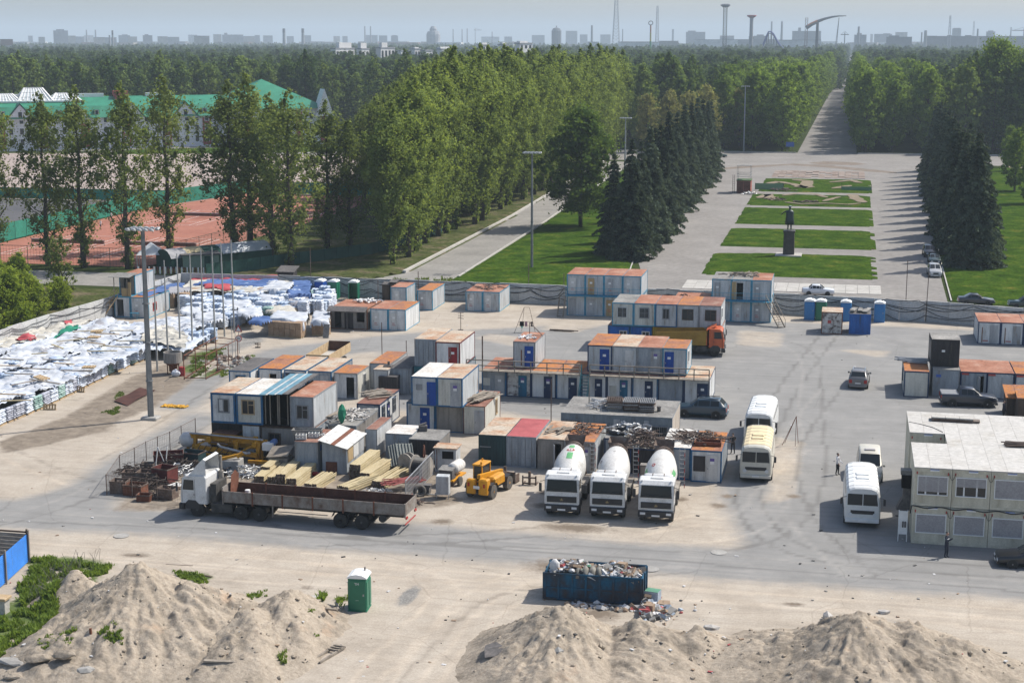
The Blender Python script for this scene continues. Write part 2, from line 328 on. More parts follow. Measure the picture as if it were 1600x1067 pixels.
sheet('plaza_pavement',[(-30,193.4),(-26.8,212),(-31,236),(-32,300),(-33.6,370),(-36,430),(-40,436),(-300,436),(-300,472),(300,478),(300,436),(20,436),(17.5,380),(15.2,300),(13.6,250),(13.0,206),(14.5,193.4)],.012,PLAZA,wd=False)
sheet('avenue_road',[(-15.2,472.5),(2.0,472.5),(1.6,1500),(.5,6000),(-9,6000),(-12.5,1500)],.016,MAT('avenue_asphalt',[(.3,(.19,.18,.172)),(.7,(.25,.237,.225))],.05,rough=.9,bmp=.1,space='World',spec=.2),wd=False)
sheet('fence_street',[(13,193.4),(13,203.8),(120,200),(120,186),(30,188)],.016,ROADM,wd=False)
sheet('wood_path',[(26,330),(30,330),(52,470),(46,470)],.012,SOIL,wd=False)
DIRTSTREAK=MAT('tyre_dirt',[(.3,(.16,.13,.105)),(.7,(.25,.215,.18))],.4,rough=1,bmp=.3,space='World',spec=.1)
sheet('mud_track',[(1130,262),(1180,259),(1240,256),(1300,259),(1360,265),(1400,269),(1402,271.5),(1350,268),(1290,262),(1235,258.5),(1180,262),(1132,265)],.022,DIRTSTREAK)
sheet('mud_patch',[(1262,254.5),(1290,252.5),(1335,254),(1356,257),(1330,258.5),(1280,257.5)],.024,DIRTSTREAK)
def lawn(name,poly,label,m=None,h=.16,step=.8,seed=1):
 P=np.array(poly);x=np.arange(P[:,0].min(),P[:,0].max()+step,step);y=np.arange(P[:,1].min(),P[:,1].max()+step,step)
 X,Y=np.meshgrid(x,y);jx=fbm(X*.9,Y*.9,seed+9,3)*.5;k=inpoly(X+jx,Y,poly)
 kk=blur(k.astype(float),2);Z=np.where(k,.03+h*np.clip(kk*1.6-.6,0,1)+np.abs(fbm(X*.5,Y*.5,seed,4))*h*.9+fbm(X*2,Y*2,seed+3,2)*h*.25,.0)
 kd=k.copy();kd[1:]|=k[:-1];kd[:-1]|=k[1:];kd[:,1:]|=k[:,:-1];kd[:,:-1]|=k[:,1:]
 return tag(link(name,gridmesh(name,X,Y,Z,m or GRASS,keep=kd)),label,kind='structure')
lawn('meadow',[(-89,137),(-89,191),(-140,196),(-170,170),(-140,137)],'grass strip between the left wall and the side street',GRASSD,.3,1.2,8)
lawn('meadow',[(-97,206),(-66,207.5),(-62.3,217),(-62.4,290),(-64.4,356),(-66,430),(-100,430),(-96,300),(-97,262)],'rough shaded grass under the poplars beside the park road',GRASSD,.2,1.1,19)
lawn('lawn',[(-53.2,208),(-29.5,208.5),(-31.8,236),(-32.6,300),(-34.5,380),(-36.5,428),(-57,428),(-55,330),(-53.8,285)],'mown lawn with dandelions below the dark spruces',seed=3)
lawn('lawn',[(13.8,205.5),(90,203),(140,428),(20.5,428),(18,380),(16,300),(14.4,250)],'lawn with dandelions right of the plaza',seed=5)
for i,(y0,y1,xl0,xl1,xr)in enumerate([(222.6,246.5,-19.9,-20.2,3.9),(254.8,280,-20.0,-20,4.1),(287,315,-20,-20,4.3),(320.4,344,-20,-20.2,4.5),(350.5,383.5,-19.4,-19.6,4.7)]):
 lawn('lawn',[(xl0,y0),(xr,y0+.4),(xr,y1+.4),(xl1,y1)],['grass bed nearest the concrete wall, round the statue base','grass bed just behind the statue','grass bed two behind the statue','ragged flower bed with bare sandy curls','far ragged flower bed beside green netting'][i],seed=11+i)
def curl(pts,w,z=.34):
 b=MB();P=[G(x,y)for x,y in pts]
 Q=[]
 for i in range(len(P)-1):
  for t in np.linspace(0,1,6,endpoint=False):Q.append(P[i].lerp(P[i+1],t))
 Q.append(P[-1]);L=[];Rr=[]
 for i,p in enumerate(Q):
  d=(Q[min(i+1,len(Q)-1)]-Q[max(i-1,0)]).normalized();nn=Vector((-d.y,d.x,0));ww=w*(.6+.6*mnoise.noise(p*.35)**2*2)*(1 if 0<i<len(Q)-1 else .2)
  L.append(p+nn*ww);Rr.append(p-nn*ww)
 for i in range(len(Q)-1):b.quad((L[i].x,L[i].y,z),(Rr[i].x,Rr[i].y,z),(Rr[i+1].x,Rr[i+1].y,z),(L[i+1].x,L[i+1].y,z))
 return b
cb=MB()
for pts,w in[([(1190,292),(1215,286),(1240,290),(1258,296)],1.6),([(1240,283),(1262,285),(1258,296)],2.2),([(1296,287),(1330,284),(1345,288)],1.5),([(1300,297),(1330,292)],1.4),([(1185,312),(1200,306),(1206,315)],1.5),([(1222,308),(1250,304),(1275,306),(1292,311)],1.0),([(1226,318),(1250,321),(1290,320),(1325,322),(1345,320)],.8),([(1286,317),(1300,313),(1312,310)],.9),([(1330,306),(1338,313),(1350,319)],1.7),([(1292,305),(1306,307)],1.2)]:
 q=curl(pts,w);cb.add(q.v,q.f)
tag(cb.build('bare_soil',SOIL),kind='structure')
b=MB()
for i in range(17):
 for j in range(4):
  x=-21.5+i*1.55;y=209.6+j*1.9;b.box(x,x+1.5,y,y+1.84,.013,.05+random.uniform(0,.02))
tag(b.build('slab_pavement',CONCL),'pale concrete slab strip between wall and lawns',kind='structure')
b=MB();rr=random.Random(4)
for i in range(14):
 for j in range(7):
  if rr.random()<.93:x=-18.5+i*1.6;y=388+j*2.9;b.box(x,x+1.5,y,y+2.75,.014,.05+rr.random()*.12)
tag(b.build('slab_pavement',MAT('ruined_paving',[(.35,(.2,.14,.11)),(.6,(.3,.255,.22))],.4,space='World',rough=.95)),'ruined reddish paving beyond the flower beds',kind='structure')
KERB=CONCL
def kerb(name,pts,w=.16,h=.14,label=None):
 b=MB()
 for p,q in zip(pts,pts[1:]):b.bar((p[0],p[1],h/2),(q[0],q[1],h/2),w,h)
 return tag(b.build(name,KERB),label,kind='structure')
kerb('kerb',[(-62.1,215.5),(-62.2,290),(-64.2,356),(-66,430)],.5,.34);kerb('kerb',[(-53.4,213),(-54.4,285),(-55.8,330),(-57.8,430)],.3,.22)
kerb('kerb',[(-29.2,208),(-31.6,236),(-32.4,300),(-34.2,380),(-36.3,428)]);kerb('kerb',[(13.5,206),(14.2,250),(15.8,300),(17.8,380),(20.2,428)])
kerb('kerb',[(-300,473),(-15.6,473)],.3,.3);kerb('kerb',[(2.3,474),(300,479)],.3,.3)
WHITE=PLAIN('white_paint',(.74,.74,.72),.6)
b=MB()
for cx0,cy0 in((-130,222),(-114,222),(-126,264),(-110,264)):
 for(x0,x1,y0,y1)in((0,.1,0,24),(10.9,11,0,24),(0,11,0,.1),(0,11,23.9,24),(1.4,1.5,0,24),(9.5,9.6,0,24),(1.4,9.6,5.5,5.6),(1.4,9.6,18.4,18.5),(5.4,5.5,5.5,18.5)):
  b.box(cx0+x0,cx0+x1,cy0+y0,cy0+y1,.013,.018)
tag(b.build('court_lines',WHITE),kind='structure')
# trees
BARK=MAT('tree_bark',[(.3,(.05,.043,.035)),(.7,(.11,.095,.075))],3,(1,1,.25),rough=.95,bmp=.5,spec=.1)
LF_POP=LEAF('poplar_leaves',(.105,.15,.04),(.24,.305,.095),.25,.5)
LF_POP2=LEAF('near_poplar_leaves',(.092,.128,.042),(.21,.262,.095),.3,.5)
LF_LIN=LEAF('linden_leaves',(.075,.13,.025),(.2,.285,.06),.4,.45)
LF_DRK=LEAF('dark_leaves',(.045,.085,.022),(.125,.19,.045),.35,.4)
LF_TAN=LEAF('budding_leaves',(.16,.165,.065),(.3,.3,.12),.3,.45)
LF_FOR=LEAF('forest_leaves',(.055,.1,.03),(.165,.225,.065),.8,.4)
LF_FAR=LEAF('far_forest_leaves',(.03,.06,.022),(.105,.155,.05),.8,.35)
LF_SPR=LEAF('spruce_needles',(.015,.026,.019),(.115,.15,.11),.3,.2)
LF_BSH=LEAF('shrub_leaves',(.12,.18,.025),(.27,.34,.06),.2,.5)
def leafmesh(name,cen,size,rnd,mat,flat=.0,elong=1.0,nrm=None,seed=0):
 g=np.random.default_rng(seed);n=len(cen);size=size*np.ones(n)
 a=g.normal(size=(n,3));a[:,2]*=(1-flat);a/=np.linalg.norm(a,axis=1)[:,None]
 if nrm is not None:a=a*.6+nrm;a/=np.linalg.norm(a,axis=1)[:,None]
 t=g.normal(size=(n,3));u=np.cross(a,t);u/=np.linalg.norm(u,axis=1)[:,None];v=np.cross(a,u)
 u=u*size[:,None]*.5*elong;v=v*size[:,None]*.5
 k=a*size[:,None]*.18
 P=np.stack([cen-u-k,cen+v*.9,cen+u-k,cen-v*.9],1).reshape(-1,3)
 me=bpy.data.meshes.new(name);me.vertices.add(4*n);me.vertices.foreach_set('co',P.ravel().astype(np.float32))
 me.loops.add(4*n);me.loops.foreach_set('vertex_index',np.arange(4*n,dtype=np.int32))
 me.polygons.add(n);me.polygons.foreach_set('loop_start',np.arange(0,4*n,4,dtype=np.int32));me.update(calc_edges=True)
 at=me.attributes.new('rnd','FLOAT','FACE');at.data.foreach_set('value',rnd.astype(np.float32));me.materials.append(mat);return me
def clusters(cs,rads,per,seed,zs=.8):
 g=np.random.default_rng(seed);cs=np.array(cs);k=len(cs)
 d=g.normal(size=(k,per,3));d/=np.linalg.norm(d,axis=2)[:,:,None];d*=np.minimum(np.abs(g.normal(size=(k,per,1)))*.62,1.7)
 d[:,:,2]*=zs;P=cs[:,None,:]+d*np.array(rads)[:,None,None]
 r=np.clip(g.random((k,1))*.7+g.random((k,per))*.4,0,1);return P.reshape(-1,3),r.reshape(-1)
def limbs(mb,base,tip,r0,seg=4,seed=0,sag=.1):
 g=random.Random(seed);b=Vector(base);t=Vector(tip);pts=[b.lerp(t,i/seg)+Vector((g.uniform(-1,1),g.uniform(-1,1),g.uniform(-.5,.5)))*(sag*(t-b).length*(0<i<seg))for i in range(seg+1)]
 mb.tube(pts,[r0*(1-i/seg*.8)for i in range(seg+1)],5);return pts
def poplar(H,Rm,seed,mat,leaf=.42,per=52,nl=48,base=.12,name='poplar'):
 g=random.Random(seed);mb=MB();cs=[];rd=[]
 tr=[Vector((0,0,0))]
 for i in range(1,9):tr.append(Vector((g.uniform(-.25,.25)*i/4,g.uniform(-.25,.25)*i/4,H*.97*i/8)))
 mb.tube(tr,[.42*(1-i/8*.93)*H/26+.02 for i in range(9)],8)
 def on(h):q=h/(H*.97)*8;i=min(int(q),7);return tr[i].lerp(tr[i+1],q-i)
 for i in range(nl):
  s=base+(.95-base)*(i+g.random())/nl;h=s*H;az=i*2.4+g.uniform(-.5,.5)
  prof=math.sin(math.pi*min(1,max(0.03,(s-base*.7)/(1-base*.7)))**.8)**.75*Rm*g.uniform(.55,1.12)
  rise=prof*g.uniform(.7,1.3);b0=on(h*.92);tip=b0+Vector((math.cos(az)*prof,math.sin(az)*prof,rise))
  if tip.z>H*1.02:tip.z=H*1.02
  p=limbs(mb,b0,tip,.11*(1.15-s),4,seed*99+i)
  for t in(.45,.7,.9,1.0):
   q=p[min(3,int(t*4))].lerp(p[min(4,int(t*4)+1)],t*4-int(t*4))if t<1 else p[4]
   for _ in range(1 if g.random()<.6 else 2):
    cs.append(q+Vector((g.gauss(0,.5),g.gauss(0,.5),g.gauss(0,.4))));rd.append(g.uniform(.7,1.5)*Rm/4.2)
 for i in range(12):cs.append(Vector((g.gauss(0,.9-.06*i),g.gauss(0,.9-.06*i),H*(.88+.012*i))));rd.append(.95-.05*i)
 if base<.2:
  for i in range(10):az=g.random()*6.28;cs.append(Vector((math.cos(az)*.6,math.sin(az)*.6,g.uniform(.5,H*.16))));rd.append(g.uniform(.4,.7))
 P,r=clusters(cs,rd,per,seed,1.35)
 return mb.mesh('trunk',BARK,True),leafmesh('crown',P,leaf*(.7+.6*np.random.default_rng(seed).random(len(P))),r,mat,seed=seed)
def round_tree(H,Rm,seed,mat,leaf=.5,per=48,nc=150,base=.2,pw=.7):
 g=random.Random(seed);mb=MB();cs=[];rd=[];ch=H*(1-base)
 mb.tube([(0,0,0),(.1,0,H*.25),(0,.15,H*.5),(.1,.1,H*.85)],[.3*H/18,.24*H/18,.16*H/18,.04],8)
 lob=[(g.uniform(0,6.28),g.uniform(.15,.95),g.uniform(.75,1.12))for _ in range(16)]
 for i in range(nc):
  az=i*2.399+g.uniform(-.4,.4);s=((i+.5)/nc);z=base*H+ch*s
  prof=(math.sin(math.pi*min(.985,max(.08,s*.93+.06))**.85))**pw*Rm
  m=1.0
  for la,lz,lm in lob:
   d=math.hypot(math.remainder(az-la,6.283)*.8,(s-lz)*3);m+=(lm-1)*math.exp(-d*d*3)*1.4
  rr=prof*m*(g.random()**.4 if i%3 else g.uniform(.2,.7))
  cs.append((math.cos(az)*rr,math.sin(az)*rr,z+g.gauss(0,.4)));rd.append(g.uniform(.7,1.4)*Rm/4.6)
  if i%5==0:limbs(mb,(0,0,max(base*H*.9,z-rr*.8)),(math.cos(az)*rr*.9,math.sin(az)*rr*.9,z),.09,3,seed*77+i)
 P,r=clusters(cs,rd,per,seed)
 return mb.mesh('trunk',BARK,True),leafmesh('crown',P,leaf*(.7+.6*np.random.default_rng(seed).random(len(P))),r,mat,seed=seed)
def spruce(H,Rm,seed,mat,leaf=.3):
 g=random.Random(seed);G2=np.random.default_rng(seed);mb=MB();cs=[];nr=[];rn=[]
 mb.tube([(0,0,0),(0,0,H*.98)],[.28,.03],8);nw=int(H/.62)
 for i in range(nw):
  s=(i+g.uniform(-.3,.3))/nw;h=.5+max(0,s)*(H-.7);L0=Rm*(1-max(0,s))**.92+.1;nb=max(4,int(9*(1-s)+4))
  for j in range(nb):
   az=j*6.283/nb+i*.9+g.uniform(-.3,.3);L=L0*g.uniform(.6,1.2);k=max(3,int(L/.085));br=g.random()*.35
   q=np.linspace(.12,1,k);dx,dy=math.cos(az),math.sin(az)
   for rep in range(4):
    lat=G2.normal(size=k)*(.13+.3*np.sin(q*2.6)*L*.3);dn=np.abs(G2.normal(size=k))*.14
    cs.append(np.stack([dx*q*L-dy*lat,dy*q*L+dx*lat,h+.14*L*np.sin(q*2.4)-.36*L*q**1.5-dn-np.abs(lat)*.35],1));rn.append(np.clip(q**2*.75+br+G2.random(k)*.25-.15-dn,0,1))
 P=np.concatenate(cs);r=np.concatenate(rn);nrm=np.tile(np.array([0,0,.5]),(len(P),1))
 return mb.mesh('trunk',BARK,True),leafmesh('crown',P,leaf*(.6+.8*G2.random(len(P))),r,mat,elong=1.7,nrm=nrm,seed=seed)
def tree_thing(name,label,protos,k,loc,s=1.0,rot=None,cat='tree',group=None,sz=None):
 t=thing(name,label,cat,loc,random.uniform(0,6.28)if rot is None else rot,group);t.scale=sz or(s,s,s)
 tm,cm=protos[k%len(protos)];a=link('trunk',tm,t);c=link('crown',cm,t);return t
P_NEAR=[poplar(25.5,4.6,11+i,LF_POP2,.34,38,42)for i in range(3)]
P_POP=[poplar(29.5,5.0,31+i,LF_POP,.40,80,66,.15)for i in range(4)]
P_LIN=[round_tree(19,4.6,51+i,LF_LIN,.55,56,160,.1,.6)for i in range(3)]
P_DRK=[round_tree(20.5,7.4,61,LF_DRK,.5,90,220,.17,.7)]
P_TAN=[round_tree(17,5.5,71+i,LF_TAN,.55,34,120,.22,.7)for i in range(2)]
P_FOR=[round_tree(21,4.6,81+i,LF_FOR,.75,30,110,.12,.6)for i in range(3)]
P_BIR=[poplar(23,4.0,91+i,LF_FOR,.7,24,46,.14)for i in range(2)]
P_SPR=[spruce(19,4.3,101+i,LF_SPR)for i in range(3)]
P_BIG=[round_tree(30.5,10.5,141+i,LF_LIN,.6,100,330,.06,.55)for i in range(2)]
P_BSH=[round_tree(6.5,3.4,121+i,LF_BSH,.26,90,150,.02,.5)for i in range(2)]
near=[((-8,416),'half cut off at the left end of the row',1.0),((75,415),'leaning over the court fence, second from the left',.98),((131,418),'with leafy shoots low on its trunk, third from the left',1.02),((200,420),'right behind the two storey hut',1.04),((264,392),'set back beside the court, by the green marquee',1.06),((365,402),'behind the row of thin flag poles',1.04),((392,398),'forked behind the white marquee',1.08),((455,418),'rising behind the dark lean-to and blue toilet',1.0),((512,396),'loose crowned, at the end of the row by the dark shade',.92)]
near+=[((426,406),'between the forked poplar and the lean-to',.97),((548,396),'small and thin at the gap before the wood',.8)]
for i,(p,d,s)in enumerate(near):tree_thing('poplar_tree',f'tall loose poplar {d}',P_NEAR,i,G(*p),sz=(s*(.98 if i<5 else 1.12),)*2+(s*.995,),group='poplars along the tennis court')
rt=random.Random(5);k=0
for row,xo in enumerate((-66.5,-73.5,-81,-89.5,-98)):
 y=222+row*17;ri=0
 while y<455:
  if row==0 or y>245+row*16:
   yy=y+rt.uniform(-1.5,1.5);xx=xo+rt.uniform(-1.3,1.3)-(yy-222)*.006
   far=yy>340
   s=rt.uniform(.9,1.06)*(.86 if yy<232 and row==0 else 1)
   qx,_=PXY((xx,yy,14));hmax=np.interp(qx,[540,560,600,640,690,720],[14.5,18,22.5,26,29,33])*1.0
   s=min(s,hmax/29.5)
   if qx<535:y+=8;continue
   tree_thing('poplar_tree',f'{ORD[ri]} poplar along the park road, counted from the yard wall' if row==0 and ri<20 else 'yellow green poplar inside the dense wood left of the park road',P_POP,k,(xx,yy,0),s,group='poplars of the wood along the park road')
   k+=1;ri+=1
  y+=rt.uniform(5.6,7.2)if row==0 else rt.uniform(7.2,9.5)
tree_thing('linden_tree','broad dark green tree alone on the lawn beside the spruces',P_DRK,0,G(907,356),sz=(1.12,1.12,1.0))
sl=[((985,405),1.0),((1000,392),.95),((958,398),.86),((1014,378),1.05),((1030,365),1.02),((1022,348),.95),((1042,345),1.1),((1056,330),1.05),((1068,316),1.1),((1078,303),1.08),((1088,293),1.1),((1096,284),1.06),((1104,275),1.0),((1109,268),.96)]
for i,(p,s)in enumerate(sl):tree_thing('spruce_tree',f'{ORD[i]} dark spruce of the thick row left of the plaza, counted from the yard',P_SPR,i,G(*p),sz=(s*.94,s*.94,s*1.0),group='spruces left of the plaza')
sr=[((1521,418),1.12),((1531,404),1.0),((1502,398),1.08),((1508,372),1.1),((1488,368),1.1),((1482,345),1.1),((1476,325),1.1),((1470,308),1.08),((1464,294),1.1),((1461,282),1.05),((1519,378),1.0),((1512,400),1.0),((1494,384),1.05),((1485,356),1.0),((1478,334),1.05),((1473,316),1.0),((1467,301),1.05),((1463,288),1.0),((1459,275),.95),((1457,268),.95)]
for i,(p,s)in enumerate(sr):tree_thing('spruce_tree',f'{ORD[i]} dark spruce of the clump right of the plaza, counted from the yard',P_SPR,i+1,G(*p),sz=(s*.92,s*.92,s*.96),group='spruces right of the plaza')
k=0
for side,xs_ in(('left',(-19.5,-29,-39)),('right',(4.0,13,23))):
 for row,x0 in enumerate(xs_):
  y=481+row*3.5;ri=0
  while y<(1050 if row==0 else 800):
   xx=x0+(y-480)*(.0075 if side=='left' else-.0035)
   tree_thing('linden_tree',f'{ORD[ri]} linden from the plaza in the {("inner", "middle", "outer")[row]} row {side} of the avenue' if ri<20 else f'leafy linden far down the {side} side of the long avenue',P_LIN,k,(xx+rt.uniform(-.8,.8),y+rt.uniform(-1,1),0),rt.uniform(1.05,1.28),group=f'lindens {side} of the avenue');k+=1;ri+=1
   y+=rt.uniform(7.5,9.5)*(1 if y<800 else 1.5)
tree_thing('poplar_tree','huge rounded poplar towering over the wood right of the avenue',P_BIG,0,G(1553,236),1.06)
tree_thing('poplar_tree','second huge poplar cut by the right edge of the photo',P_BIG,1,G(1606,238),1.0)
for i,(x,y)in enumerate([(1010,238),(1045,236),(1075,240),(1102,237),(1090,226),(1130,228),(1155,230),(1030,222),(1062,222)]):
 tree_thing('budding_tree',f'pale budding tree across the street, {ORD[i]} of the loose group behind the left spruces',P_TAN,i,G(x,y),rt.uniform(.9,1.15),group='pale budding trees across the street')
for i,(x,y,s)in enumerate([(1480,228,1),(1505,232,.9),(1585,300,.7),(1610,320,.6),(1575,262,.55),(1598,268,.6),(1470,222,1)]):
 tree_thing('linden_tree',f'leafy tree behind the right hand spruces, {ORD[i]} of its group',P_LIN,i,G(x,y),s,group='leafy trees behind the right hand spruces')
for i,(p,s,d)in enumerate([((18,512),.95,'light green bush at the photo edge behind the left wall'),((-25,520),1.1,'light green bush mostly cut off by the photo edge'),((48,496),.75,'light green bush behind the left wall'),((0,488),.9,'tall light green bush behind the other bushes'),((30,470),.85,'light green bush nearest the street'),((92,486),.6,'small bush next to the long light green thicket')]):
 tree_thing('bush',d,P_BSH,i,G(*p),s,cat='bush')
tree_thing('sapling','slender sapling standing among the bushes at the left wall',[poplar(8.5,1.7,205,LF_POP2,.24,26,22,.06)],0,G(98,478),1.0)
def inwedge(x,y,m=.04):a=math.atan2(x,y)+YAW;return abs(a)<.325+m
def blocked(x,y):
 if-44<x<30 and y<1060:return True
 if(-16.5<x<3 and y<1062)or-10<x<2.5:return True
 if y<500 and-66>x:return True
 if y<482:return True
 ax,ay=-285,405;bx,by=-152,497;t=((x-ax)*(bx-ax)+(y-ay)*(by-ay))/((bx-ax)**2+(by-ay)**2)
 d=((bx-ax)*(y-ay)-(by-ay)*(x-ax))/math.hypot(bx-ax,by-ay)
 if d<60 and t<1.08:return True
 if y>1000:
  for x0,x1 in((520,690),(738,845)):
   if 1085<y<1230 and x0-4<800+F_PX*math.tan(math.atan2(x,y)+YAW)<x1+4:return True
 return False
pts_near=[];pts_far=[]
y=330.0
while y<760:
 x=-.62*y-60
 while x<.30*y+40:
  xx=x+rt.uniform(-3,3);yy=y+rt.uniform(-3,3)
  if inwedge(xx,yy)and not blocked(xx,yy):pts_near.append((xx,yy))
  x+=9.5
 y+=9.5
pts_near.sort(key=lambda p:p[1]);nn=0
left=[]
for xx,yy in pts_near:
 if nn<230:
  t=rt.random();pr,nm=(P_BIR,'birch_tree')if t<.35 else(P_FOR,'forest_tree')
  side='behind the green roofed building' if xx<-120 else('beyond the poplar wood' if xx<-16 else 'right of the long avenue')
  tree_thing(nm,f'{"tall narrow birch" if nm[0] == "b" else "rounded green tree"} at the front of the forest {side}',pr,nn,(xx,yy,0),rt.uniform(.95,1.28),group=f'trees at the front of the forest {side}');nn+=1
 else:left.append((xx,yy))
pts_far=left
y=760.0
while y<4300:
 st=10 if y<1300 else(15 if y<2200 else 24)
 x=-.66*y-60
 while x<.30*y+60:
  xx=x+rt.uniform(-.4,.4)*st;yy=y+rt.uniform(-.4,.4)*st
  if inwedge(xx,yy)and not blocked(xx,max(yy,1061))and not(yy<1060 and-32<xx<20):
   if yy<2300 or mnoise.noise(Vector((xx*.0022,yy*.0016,1)))>-.22:pts_far.append((xx,yy))
  x+=st
 y+=st
def instances(name,pts,coll_objs,smin,smax,label,wide=0):
 me=bpy.data.meshes.new(name);me.from_pydata([(x,y,0)for x,y in pts],[],[]);o=link(name,me)
 ng=bpy.data.node_groups.new(name,'GeometryNodeTree')
 ng.interface.new_socket('Geometry',in_out='INPUT',socket_type='NodeSocketGeometry');ng.interface.new_socket('Geometry',in_out='OUTPUT',socket_type='NodeSocketGeometry')
 N=ng.nodes.new;L=ng.links.new;gi=N('NodeGroupInput');go=N('NodeGroupOutput');ip=N('GeometryNodeInstanceOnPoints')
 L(gi.outputs[0],ip.inputs['Points']);jg=N('GeometryNodeGeometryToInstance')
 for ob in reversed(coll_objs):oi=N('GeometryNodeObjectInfo');oi.inputs['Object'].default_value=ob;oi.inputs['As Instance'].default_value=True;L(oi.outputs['Geometry'],jg.inputs[0])
 L(jg.outputs[0],ip.inputs['Instance']);ip.inputs['Pick Instance'].default_value=True
 def rv(t,a,b_,seed):
  r=N('FunctionNodeRandomValue');r.data_type=t
  i={'FLOAT_VECTOR':(0,1),'FLOAT':(2,3),'INT':(4,5)}[t];r.inputs[i[0]].default_value=a;r.inputs[i[1]].default_value=b_;r.inputs['Seed'].default_value=seed
  return r.outputs[{'FLOAT_VECTOR':0,'FLOAT':1,'INT':2}[t]]
 L(rv('INT',0,len(coll_objs)-1,3),ip.inputs['Instance Index']);L(rv('FLOAT_VECTOR',(0,0,0),(0,0,6.28),5),ip.inputs['Rotation'])
 L(rv('FLOAT_VECTOR',(smin+wide,smin+wide,smin),(smax+wide,smax+wide,smax),9),ip.inputs['Scale'])
 L(ip.outputs[0],go.inputs[0]);md=o.modifiers.new('trees','NODES');md.node_group=ng
 return tag(o,label,kind='stuff')
def proto_obj(name,pr):
 tm,cm=pr;o1=bpy.data.objects.new(name,cm);return o1
def lowtree(H,Rm,seed,n):
 g=np.random.default_rng(seed);cs=[]
 for i in range(n):
  s=(i+.5)/n;az=i*2.399;rr=Rm*math.sin(math.pi*min(.97,s*.9+.08)**.8)**.6*(g.random()**.35)
  cs.append((math.cos(az)*rr*g.uniform(.8,1.15),math.sin(az)*rr*g.uniform(.8,1.15),H*(.06+.94*s)+g.normal()*.4))
 P,r=clusters(cs,[1.5]*n,13,seed);return leafmesh('crown',P,1.25*(.7+.6*g.random(len(P))),r,LF_FAR,seed=seed)
FOR_LOW=[]
for i in range(4):
 o=link('forest_tree',lowtree((19,22,17,20)[i],(4.8,4.2,5.2,5.6)[i],300+i,75));FOR_LOW.append(o)
 xx,yy=pts_far.pop(0);o.location=(xx,yy,0);tag(o,f'{ORD[i]} rounded tree standing where the forest mass begins','tree','trees where the forest mass begins')
instances('forest',pts_far,FOR_LOW,.93,1.16,'hazy green forest reaching to the city',.1)
# concrete wall round the yard
PANEL_CONC=MAT('wall_concrete',[(.25,(.36,.36,.36)),(.55,(.5,.505,.5)),(.85,(.62,.62,.6))],.5,(1,1,.4),rough=.9,bmp=.2,detail=9)
BLACK=PLAIN('black_rubber',(.018,.018,.02),.6)
def wall_run(t,pts,step=3.0,h=2.5):
 for p,q in zip(pts,pts[1:]):
  p=Vector((*p,0));q=Vector((*q,0));n=max(1,round((q-p).length/step));d=(q-p)/n;a=math.atan2(d.y,d.x);L=d.length
  b=MB();b.box(.015,L-.015,-.09,.09,0,h);b.box(.25,L-.25,-.115,-.09,.3,h-.3)
  me=b.mesh('panel',PANEL_CONC)
  for i in range(n):
   o=link('panel',me,t,p+d*i+Vector((0,0,random.uniform(-.05,.03))),(random.uniform(-.02,.02),0,a+random.uniform(-.006,.006)))
WB=[(-86.4,192.8),(-73,193.7),(-34.7,193.1),(-8.2,192.4),(9.5,190.2),(20.4,187.6),(60,180)]
WL=[(-88.6,140),(-87.9,160),(-86.7,171.6),(-86.4,192.6)]
t=thing('concrete_wall','long grey concrete panel wall closing the back of the yard','wall');wall_run(t,WB);wback=t
t=thing('concrete_wall','concrete panel wall along the left side of the tarpaulin field','wall');wall_run(t,WL)
def cable(name,label,pts,z,n=10,sag=.25,off=.17,seed=1,par=None,r=.035):
 g=random.Random(seed);P=[]
 for p,q in zip(pts,pts[1:]):
  d=Vector((q[0]-p[0],q[1]-p[1],0));k=max(1,int(d.length/4))
  nn=Vector((d.y,-d.x,0)).normalized()*off
  if abs(d.y)>abs(d.x):nn=Vector((abs(nn.x),0,0))
  za=z+g.uniform(-.3,.3)
  for i in range(k):
   zb=z+g.uniform(-.45,.4);sg=sag*g.uniform(.3,1.8)
   for j in range(6):s=j/6;P.append(Vector((p[0],p[1],0))+d*((i+s)/k)+nn+Vector((0,0,za+(zb-za)*s-sg*4*s*(1-s))))
   za=zb
 b=MB();b.tube(P,r,4);o=b.build(name,BLACK)
 return tag(o,label,'cable')
for i,(z,s)in enumerate([(2.15,.2),(1.9,.35),(1.5,.4),(.95,.5),(2.3,.12)]):
 cable('cable',['topmost','second','third','lowest','thick upper'][i]+' sagging black cable hung along the back concrete wall',WB[1:],z,sag=s,seed=20+i,off=.16+.02*i)
for i in range(3):cable('cable',['upper','middle','lower'][i]+' black cable slung along the left concrete wall',WL,2.2-.3*i,sag=.2,seed=40+i)
# container and cabin materials
def ROOF(name,stops,sc=.55):return MAT(name,stops,sc,rough=.85,bmp=.25,spec=.2,detail=9,fine=.2)
RUST=ROOF('rusty_roof',[(.25,(.21,.085,.052)),(.42,(.33,.145,.09)),(.57,(.4,.2,.135)),(.72,(.45,.32,.25))])
RUSTO=ROOF('orange_rust_roof',[(.25,(.24,.105,.065)),(.44,(.35,.165,.1)),(.55,(.48,.19,.05)),(.6,(.36,.17,.1)),(.76,(.43,.3,.22))])
RUSTT=ROOF('tan_rust_roof',[(.3,(.36,.17,.09)),(.42,(.46,.3,.2)),(.55,(.5,.42,.33)),(.75,(.53,.48,.4))])
RUSTB=ROOF('brown_roof',[(.3,(.17,.08,.06)),(.55,(.27,.135,.1)),(.75,(.4,.29,.23))])
RUSTW=ROOF('white_roof',[(.25,(.36,.2,.12)),(.36,(.55,.5,.44)),(.5,(.66,.64,.6)),(.8,(.74,.73,.7))])
